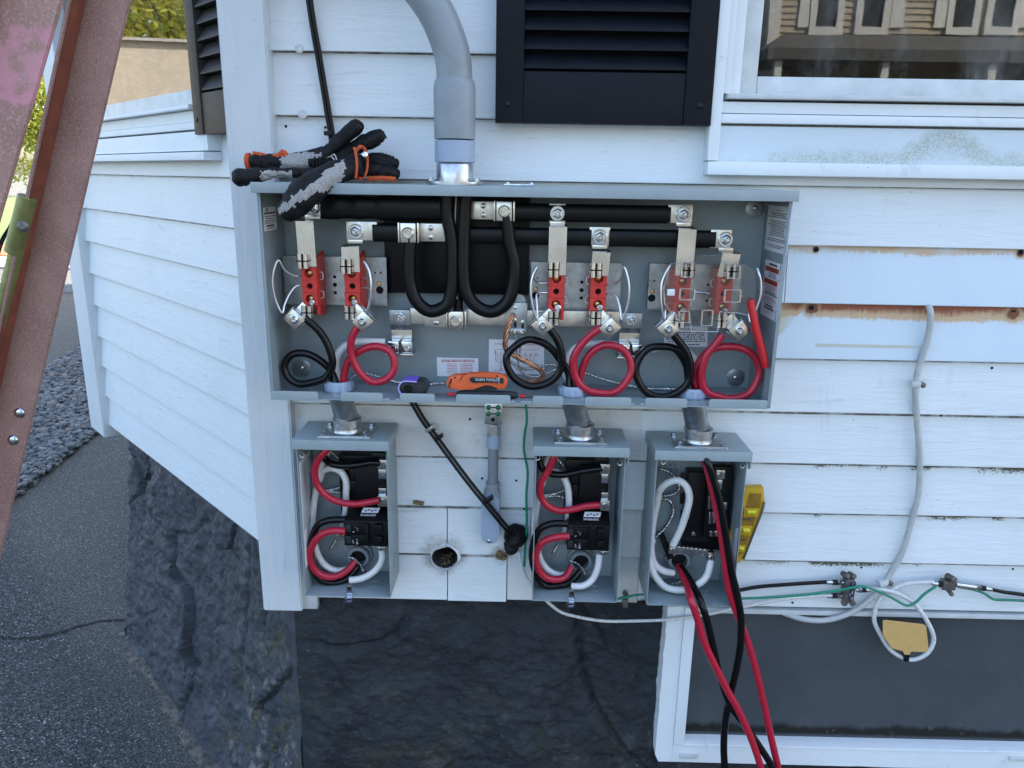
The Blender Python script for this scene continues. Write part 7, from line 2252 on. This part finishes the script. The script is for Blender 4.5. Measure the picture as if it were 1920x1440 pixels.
# purple wrap over the top and left end
n = 12; r = (ztop - zb_) / 2; zc_ = (zb_ + ztop) / 2
arc = [(p.x + r - math.sin(math.pi * i / n) * (r + .0016), zc_ + math.cos(math.pi * i / n) * (r + .0016)) for i in range(n + 1)]
arc2 = [(p.x + r - math.sin(math.pi * i / n) * r * .98, zc_ + math.cos(math.pi * i / n) * r * .98) for i in range(n + 1)]
MB().prism([(p.x + w0 * .55, zc_ + r + .0016)] + arc + arc2[::-1] + [(p.x + w0 * .55, zc_ + r * .98)], YD - .0005, YD + .040).build('purple_shell', 'purple_plastic', parent=disp, smooth=30)
MB().tube([Vector((x, YD - .0006, z)) for x, z in [(p.x + w0 * .55, zc_ + r)] + arc], .0011, 6, smooth=False).build('shell_edge', 'lilac_edge', parent=disp)
MB().lathe((p.x + w0 * .28, YD - .001, zc_), (0, -1, 0), [(0, .0085), (.0012, .0085), (.0012, .006), (.0002, .0055)], 18).build('thumb_wheel', 'black_plastic', parent=disp)
text_mesh('lettering', 'KLEIN', 'ink_white', disp, (p.x + w0 * .30, YD + .018, ztop + .0014), (1, 0, 0), (0, 1, 0), .004, width=.012) if False else None
# dark screwdriver lying behind the flange, with its red-collared bit
YV = -.128
sdv = thing('screwdriver', at(915, 740, YV), 'dark grey handled screwdriver lying below the orange knife', 'screwdriver')
a, b = at(856, 741, YV), at(972, 739, YV)
a.z = b.z = MZ0 + .0022 + .0085
L = (b - a).length
MB().lathe(a, b - a, [(0, .004), (.004, .0062), (.012, .0078), (L * .5, .0084), (L * .88, .0078), (L - .006, .0066), (L, .004)], 18).build('handle', 'dark_grey_plastic', parent=sdv)
MB().cyl(a + Vector((-.042, 0, -.001)), a, .0024, 10).build('shaft', 'bolt_dark', parent=sdv)
MB().cyl(a + Vector((-.016, 0, -.0006)), a + Vector((-.002, 0, -.0004)), .0034, 10).build('collar', 'red_sleeve', parent=sdv)
p = at(975, 735, -.120); p.z = MZ0 + .0022 + .0042
bit = thing('driver_bit', p, 'small bit with a red collar at the tip of the screwdriver handle', 'driver bit')
MB().cyl(p, p + Vector((.009, 0, 0)), .0042, 14, chamfer=.0008).build('collar', 'red_sleeve', parent=bit)
MB().lathe(p + Vector((.009, 0, 0)), (1, 0, 0), [(0, .0026), (.012, .0026), (.013, .0034), (.018, .0034), (.019, .0024), (.030, .0022)], 10).build('shank', 'bolt_dark', parent=bit)
# purple-free scrap of clear foil under the tools
def level():
    Y0, Y1 = -.062, -.040
    root = thing('torpedo_level', at(1390, 1052, -.05), 'yellow torpedo level stuck leaning against the right side of the right breaker box', 'level')
    ol = [(1394, 916), (1432, 915), (1434, 940), (1428, 960), (1394, 1048), (1384, 1057), (1366, 1058), (1362, 1030)]
    P = [at(x, y, Y0) for x, y in ol]
    MB().prism([(p.x, p.z) for p in P][::-1], Y0, Y1, bevel=.002).build('body', 'yellow_level', parent=root)
    P = [at(x, y, Y0 - .0005) for x, y in ((1406, 925), (1428, 925), (1426, 946), (1394, 1036), (1380, 1046), (1378, 1010), (1398, 950))]
    MB().prism([(p.x, p.z) for p in P][::-1], Y0 - .0008, Y0 + .004).build('recess', 'brown_level', parent=root, smooth=0)
    P = [at(x, y, Y0) for x, y in ((1435, 942), (1429, 962), (1395, 1049), (1392, 1047), (1426, 960), (1431, 940))]
    MB().prism([(p.x, p.z) for p in P], Y0 - .003, Y1 + .003, bevel=.0006).build('metal_edge', 'bolt_dark', parent=root)
    for (x, y, w_, h_) in ((1408, 960, 15, 11), (1398, 994, 12, 12), (1389, 1028, 8, 9)):
        c = at(x, y, Y0 - .001)
        a_ = mpx(w_, Y0) * .95; b_ = mpx(h_, Y0) * .85
        MB().box(c + Vector((-a_, -.0035, -b_)), c + Vector((a_, 0, b_)), .0025).build('vial_window', 'yellow_level', parent=root)
        MB().cyl(c + Vector((-a_ * .62, -.0032, .001)), c + Vector((a_ * .55, -.0032, .001)), b_ * .48, 12, chamfer=.001).build('vial', 'vial', parent=root)
    for (x, y) in ((1400, 974), (1391, 1012)):
        c = at(x, y, Y0 - .0012)
        random.seed(x); m = MB()
        for k in range(5):
            m.box(c + Vector((-.008 + k * .0034, -.0004, -.0016)), c + Vector((-.008 + k * .0034 + .0024, 0, .0018)))
        m.build('maker_print', 'ink_dark', parent=root, smooth=0)
level()

# ================================================================== gloves
SWAP = False
def skinned(nodes, edges, sub=2):
    """nodes: (position, rx, ry); one continuous skin over the chain graph"""
    me = bpy.data.meshes.new('tmp')
    me.from_pydata([n[0] for n in nodes], edges, [])
    o = bpy.data.objects.new('tmp', me); C.objects.link(o)
    sk = o.modifiers.new('s', 'SKIN')
    sk.use_smooth_shade = True
    sk.branch_smoothing = 0.6
    lay = me.skin_vertices[0].data
    for i, n in enumerate(nodes):
        lay[i].radius = (n[2] * 1.5, n[1] * 1.5) if SWAP else (n[1] * 1.5, n[2] * 1.5)
        lay[i].use_root = (i == 0)
    ss = o.modifiers.new('d', 'SUBSURF'); ss.levels = sub; ss.render_levels = sub
    bpy.context.view_layer.update()
    dg = bpy.context.evaluated_depsgraph_get()
    out = bpy.data.meshes.new_from_object(o.evaluated_get(dg))
    bpy.data.objects.remove(o)
    return out
def glove_body(name, nodes, edges, zone, parent, sub=3, amp=.0012):
    me = skinned(nodes, edges, sub)
    me.name = name
    org = parent_world(parent)
    for v in me.vertices:
        k = v.co * 55
        v.co += Vector((noise.noise(k), noise.noise(k + Vector((9, 0, 0))), noise.noise(k + Vector((0, 9, 0))))) * amp + v.normal * (noise.noise(v.co * 120) * amp * .7 - .0032 * max(0, 1 - abs(noise.noise(v.co * 48 + Vector((2, 5, 1)))) / .12) + .003 * noise.noise(v.co * 38))
    me.materials.clear()
    me.materials.append(MATS['glove_black']); me.materials.append(MATS['glove_knit'])
    for p in me.polygons:
        c = p.center
        p.material_index = zone(c)
        p.use_smooth = True
    for v in me.vertices: v.co -= org
    o = bpy.data.objects.new(name, me); C.objects.link(o); o.parent = parent
    return o
def pix(p):
    """back to photograph pixels, for laying the knit and the coating along the glove"""
    d = Vector(p) - CAM
    z = d.dot(FW)
    return 960 + F * d.dot(RT) / z, 720 - F * d.dot(UP) / z
def frame_ribs(parent, p0, p1, width, n, up_, out, name='grip_rib'):
    for k in range(n):
        t = (k + .5) / n
        c = p0.lerp(p1, t)
        MB().tube([c - up_ * width, c + out * .0015, c + up_ * width], .0012, 6, step=.003).build(name, 'black_wire', parent=parent, smooth=60)
YA = -.070
top_z = MZ1 + .0035
gA = thing('work_glove', at(600, 338, YA), 'black and grey work glove with fingers pointing up to the right on the meter box', 'glove', 'pair of work gloves')
def N(x, y, rpx, Y=YA, sq=.8):
    r = mpx(rpx, Y, 300)
    return (at(x, y, Y), r, r * sq)
nodes = [N(590, 306, 19, YA), N(548, 304, 16), N(520, 304, 14), N(490, 304, 14), N(468, 303, 15),           # palm, cuff
         N(618, 286, 17), N(640, 262, 13, YA - .006), N(662, 243, 12.5, YA - .01), N(680, 228, 11.5, YA - .012),                               # index
         N(630, 298, 18), N(660, 280, 14, YA + .006), N(696, 262, 13.5), N(724, 249, 12.5),                                  # middle
         N(662, 306, 14, YA + .01), N(700, 300, 12), N(730, 303, 12.5), N(751, 310, 10),                                            # ring
         N(660, 318, 12, YA - .012), N(700, 318, 11, YA - .012), N(732, 324, 11, YA - .012), N(752, 327, 9, YA - .012)]
edges = [(0, 1), (1, 2), (2, 3), (3, 4), (0, 5), (5, 6), (6, 7), (7, 8), (0, 9), (9, 10), (10, 11), (11, 12), (9, 13), (13, 14), (14, 15), (15, 16), (9, 17), (17, 18), (18, 19), (19, 20)]
def zoneA(c):
    x, y = pix(c)
    x += 5 * noise.noise(c * 160); y += 4 * noise.noise(c * 170 + Vector((3, 1, 2)))
    return 1 if (527 < x < 580 and y > 287 + (x - 527) * -.02) or (580 <= x < 606 and 288 < y < 294) else 0
glove_body('shell', nodes, edges, zoneA, gA)
# orange cuff rim and pull tab
r_ = mpx(15.6, YA, 300)
e0, e1 = at(462, 303, YA), at(470, 303, YA)
MB().lathe(e0, e1 - e0, [(0, r_ * .86), (.001, r_), (.008, r_ * 1.03), (.0095, r_ * .9)], 22).build('cuff_rim', 'orange_cloth', parent=gA)
MB().tube(pxs([(474, 288), (490, 291), (510, 295), (522, 292), (530, 285), (536, 289), (533, 297), (524, 299)], YA - .010), .0048, 8, flat=.5).build('pull_tab', 'orange_cloth', parent=gA, smooth=60)
# finger grip ribs
a, b = at(606, 296, YA - .030), at(676, 236, YA - .032)
d_ = (b - a).normalized(); u_ = d_.cross(Vector((0, 1, 0))).normalized()
frame_ribs(gA, a, b, .0045, 20, u_, Vector((0, -1, 0)))
a, b = at(684, 272, YA - .022), at(724, 252, YA - .020)
d_ = (b - a).normalized(); u_ = d_.cross(Vector((0, 1, 0))).normalized()
frame_ribs(gA, a, b, .0065, 10, u_, Vector((0, -1, 0)))
for k in range(7):
    p = at(712 + k * 5.5, 288 + k * k * .55, YA - .010)
    MB().lathe(p, (.2, -.3, 1), [(-.002, .0022), (.0015, .0016), (.0025, .0006)], 6).build('grip_stud', 'glove_black', parent=gA)
for k in range(5):
    a = at(590 + k * 6, 298 + k * 1.2, YA - .021); b = at(586 + k * 6, 316 + k * .8, YA - .020)
    MB().tube([a, a.lerp(b, .5) + Vector((0, -.0015, 0)), b], .0014, 6).build('knuckle_rib', 'glove_black', parent=gA, smooth=60)
# second glove: cuff to the right, thumb drooping over the edge
YG2 = -.125
gB = thing('work_glove', at(640, 338, YG2), 'grey and black work glove drooping over the front edge of the meter box', 'glove', 'pair of work gloves')
def N2(x, y, rpx, Y=YG2, sq=.8):
    r = mpx(rpx, Y, 300); return (at(x, y, Y), r, r * sq)
nodes = [N2(636, 322, 15, YG2 + .012), N2(655, 314, 22, YG2 + .02), N2(672, 310, 24, YG2 + .024), N2(682, 308, 23, YG2 + .026),                    # cuff
         N2(608, 335, 22, -.152), N2(584, 350, 26, -.178), N2(562, 372, 25, -.184), N2(542, 393, 20, -.184), N2(528, 406, 14, -.182),   # thumb hanging over
         N2(600, 323, 8, -.125), N2(560, 324, 8.5, -.130), N2(515, 325, 9, -.135), N2(478, 328, 12, -.140), N2(452, 333, 16, -.145), N2(434, 336, 13, -.146)]
edges = [(0, 1), (1, 2), (2, 3), (0, 4), (4, 5), (5, 6), (6, 7), (7, 8), (0, 9), (9, 10), (10, 11), (11, 12), (12, 13), (13, 14)]
def zoneB(c):
    x, y = pix(c)
    x += 5 * noise.noise(c * 150); y += 5 * noise.noise(c * 165 + Vector((3, 1, 2)))
    if y > 338 or x > 570:
        # knit back of the thumb: a slanting band; coated along both sides
        t = (642 - x) / 117
        mid = 326 + t * 78
        lo, hi = (-14 - 6 * (1 - t), 8 - 6 * t) if t > .35 else (-22, 14 + 6 * t)
        return 1 if lo < y - mid + 4 < hi and x < 646 else 0
    return 1 if 488 < x < 548 and y > 321 - (548 - x) * .02 else 0
glove_body('shell', nodes, edges, zoneB, gB)
cf = at(684, 305, YG2 + .026)
m = MB(); ringp = []
for k in range(26):
    a = 2 * math.pi * k / 25
    ringp.append(at(677 + math.cos(a) * 12, 305 + math.sin(a) * 30, YG2 + .024 - math.sin(a + .8) * .012 - .012 * (math.cos(a) < 0)))
m.tube(ringp, .0036, 8, flat=.7)
m.build('cuff_rim', 'orange_cloth', parent=gB, smooth=60)
MB().tube(pxs([(664, 276), (668, 292), (669, 312), (667, 334)], YG2 - .004), .0042, 8, flat=.6).build('cuff_binding', 'orange_cloth', parent=gB, smooth=60)
MB().lathe(at(684, 290, YG2), (0.3, -1, .2), [(0, .006), (.002, .005), (.003, .003)], 12).build('snap', 'steel', parent=gB)
MB().tube(pxs([(690, 335), (715, 334), (742, 336)], YG2 + .03), .0042, 8, flat=.6).build('finger_edge', 'orange_cloth', parent=gB, smooth=60)
for (x0, y0, x1, y1) in ((612, 296, 628, 301), (622, 292, 632, 302)):
    MB().tube(pxs([(x0, y0), ((x0 + x1) / 2, y0 - 3), (x1, y1)], YA - .026), .0012, 6).build('stitched_mark', 'white_wire', parent=gA, smooth=60)

# ================================================================== step ladder at the left
lad = thing('step_ladder', (-1.2, -.3, 0), 'worn reddish fibreglass step ladder standing in the left foreground', 'ladder')
def rail(p_top, p_bot, w, fl, side, parent, name='rail', paint=False):
    """channel: web facing the camera, one flange towards it on the left"""
    up_ = (p_top - p_bot).normalized()
    vdir = (CAM - p_top.lerp(p_bot, .6)); vdir.z = 0
    xd = up_.cross(Vector((0, -1, 0))).normalized()
    if xd.x < 0: xd = -xd
    yd = xd.cross(up_).normalized()
    if yd.y > 0: yd = -yd
    t = .005
    prof = [(-w / 2, 0), (w / 2, 0), (w / 2, -fl * .55), (w / 2 - t, -fl * .55), (w / 2 - t, -t), (-w / 2 + t, -t), (-w / 2 + t, -fl), (-w / 2, -fl)]
    return up_, xd, yd
# far rail
RY = -.30
T1, B1 = at(200, 0, RY), at(5, 860, RY)
d1 = (T1 - B1).normalized()
TOP1 = T1 + d1 * .55; BOT1 = B1 + d1 * (-(B1.z) / d1.z)
def plate_along(name, a_top, a_bot, offs, mat, parent, bevel=.0012):
    """four-sided bar: offs is list of (x, y) world offsets of its section, swept from bottom to top"""
    n = len(offs)
    vs = [a_bot + Vector((x, y, 0)) for x, y in offs] + [a_top + Vector((x, y, 0)) for x, y in offs]
    bm = bmesh.new()
    V = [bm.verts.new(v) for v in vs]
    bm.faces.new(V[:n]); bm.faces.new(V[n:][::-1])
    for i in range(n): bm.faces.new((V[i], V[(i + 1) % n], V[n + (i + 1) % n], V[n + i]))
    bmesh.ops.recalc_face_normals(bm, faces=bm.faces)
    if bevel:
        ed = [e_ for e_ in bm.edges if abs((e_.verts[0].co - e_.verts[1].co).z) > .5]
        bmesh.ops.bevel(bm, geom=ed, offset=bevel, segments=2, affect='EDGES')
    bm.verts.index_update()
    m = MB().add([v.co.copy() for v in bm.verts], [[v.index for v in f.verts] for f in bm.faces]); bm.free()
    return m.build(name, mat, parent=parent, smooth=25)
hw = (at(243, 0, RY).x - at(157, 0, RY).x) / 2
plate_along('rail', TOP1, BOT1, [(-hw, 0), (hw, 0), (hw, .006), (-hw, .006)], 'ladder_fibreglass', lad)
plate_along('rail_flange', TOP1, BOT1, [(-hw - .0005, -.034), (-hw + .0045, -.034), (-hw + .0045, -.0003), (-hw - .0005, -.0003)], 'ladder_inner', lad)
plate_along('rail_flange_edge', TOP1, BOT1, [(-hw - .001, -.0385), (-hw + .005, -.0385), (-hw + .005, -.0343), (-hw - .001, -.0343)], 'ladder_fibreglass', lad)
# near rail with spilt pink paint
NY = -.62
T2, B2 = at(45, 0, NY), at(-70, 420, NY)
d2 = (T2 - B2).normalized()
TOP2 = T2 + d2 * .45; BOT2 = B2 + d2 * (-(B2.z) / d2.z)
hw2 = .041
def painted():
    t = NT('ladder_paint_spilt')
    src = MATS['ladder_fibreglass']
    v = t.pos(); s = t.sep(v)
    big = t.noise(v, 9, 4); fine = t.noise(v, 260, 4, .7)
    col = t.ramp(big, [(0.3, (0.26, 0.14, 0.115)), (0.7, (0.37, 0.215, 0.18))])
    col = t.mix(t.math('MULTIPLY', t.step(fine, .5, .62), .35), col, (0.58, 0.44, 0.40))
    z0, z1 = at(30, 200, NY).z, at(30, 60, NY).z
    nz = t.math('MULTIPLY', t.math('SUBTRACT', t.noise(v, 26, 5, .6), .5), .10)
    zz = t.math('ADD', s[2], nz)
    m_ = t.math('MULTIPLY', t.step(zz, z0 - .01, z0 + .005), t.step(zz, z1 + .01, z1 - .005))
    m_ = t.math('MULTIPLY', m_, t.step(t.noise(v, 14, 3), .35, .5))
    col = t.mix(t.math('MULTIPLY', m_, .8), col, (0.58, 0.26, 0.31))
    g_m = t.step(t.noise(v, 18, 5, .65), .60, .66)
    col = t.mix(t.math('MULTIPLY', g_m, .8), col, (0.27, 0.24, 0.25))
    t.set(color=col, rough=.7, normal=t.bump(fine, .35, .001))
    MATS['ladder_paint_spilt'] = t.m
painted()
plate_along('rail', TOP2, BOT2, [(-hw2, 0), (hw2, 0), (hw2, .006), (-hw2, .006)], 'ladder_paint_spilt', lad)
plate_along('rail_flange', TOP2, BOT2, [(-hw2, -.034), (-hw2 + .005, -.034), (-hw2 + .005, -.0003), (-hw2, -.0003)], 'ladder_inner', lad)
# treads between the rails, below and above what the picture shows
for k in range(5):
    f = .12 + k * .17
    a = BOT1.lerp(TOP1, f); b = BOT2.lerp(TOP2, f + (a.z - BOT2.lerp(TOP2, f).z) / (TOP2.z - BOT2.z))
    if k > 0: continue
    m = MB(); n_ = Vector((.04, 0, 0))
    m.add([a - n_, a + n_, b + n_, b - n_, a - n_ - Vector((0, 0, .02)), a + n_ - Vector((0, 0, .02)), b + n_ - Vector((0, 0, .02)), b - n_ - Vector((0, 0, .02))], [(0, 1, 2, 3), (4, 5, 6, 7), (0, 1, 5, 4), (1, 2, 6, 5), (2, 3, 7, 6), (3, 0, 4, 7)])
    m.build('tread', 'ladder_bracket', parent=lad, smooth=0)
# tread bolts, the pale green brace tube and its sleeve beside the rail
for (x, y) in ((37, 774), (25, 825)):
    MB().lathe(at(x, y, RY - .0005), (0, -1, 0), [(0, .0092), (.0015, .0092), (.0035, .0075), (.0048, .004)], 16).build('rivet', 'zinc', parent=lad)
tb = [at(50, 395, RY - .028), at(22, 480, RY - .028), at(-2, 600, RY - .028)]
dt = (tb[0] - tb[2]).normalized()
MB().cyl(tb[2] - dt * .8, tb[0] + dt * .02, mpx(12, RY), 20).build('brace_tube', 'ladder_bracket', parent=lad)
s0, s1 = at(51, 368, RY - .030), at(25, 474, RY - .030)
MB().cyl(s1, s0, mpx(15, RY), 20, chamfer=.001).build('brace_sleeve', 'ladder_bracket', parent=lad)
p = at(44, 424, RY - .046)
MB().lathe(p, (.2, -1, 0), [(0, .0088), (.003, .0085), (.0055, .005)], 14).build('bolt', 'bolt_dark', parent=lad)
for k in range(2):
    MB().tube(pxs([(40 - k * 4, 372), (24 - k * 4, 420), (6 - k * 5, 452), (-12 - k * 4, 520), (-30, 640)], RY - .02), .0018, 6).build('cord', 'black_cable', parent=lad, smooth=60)
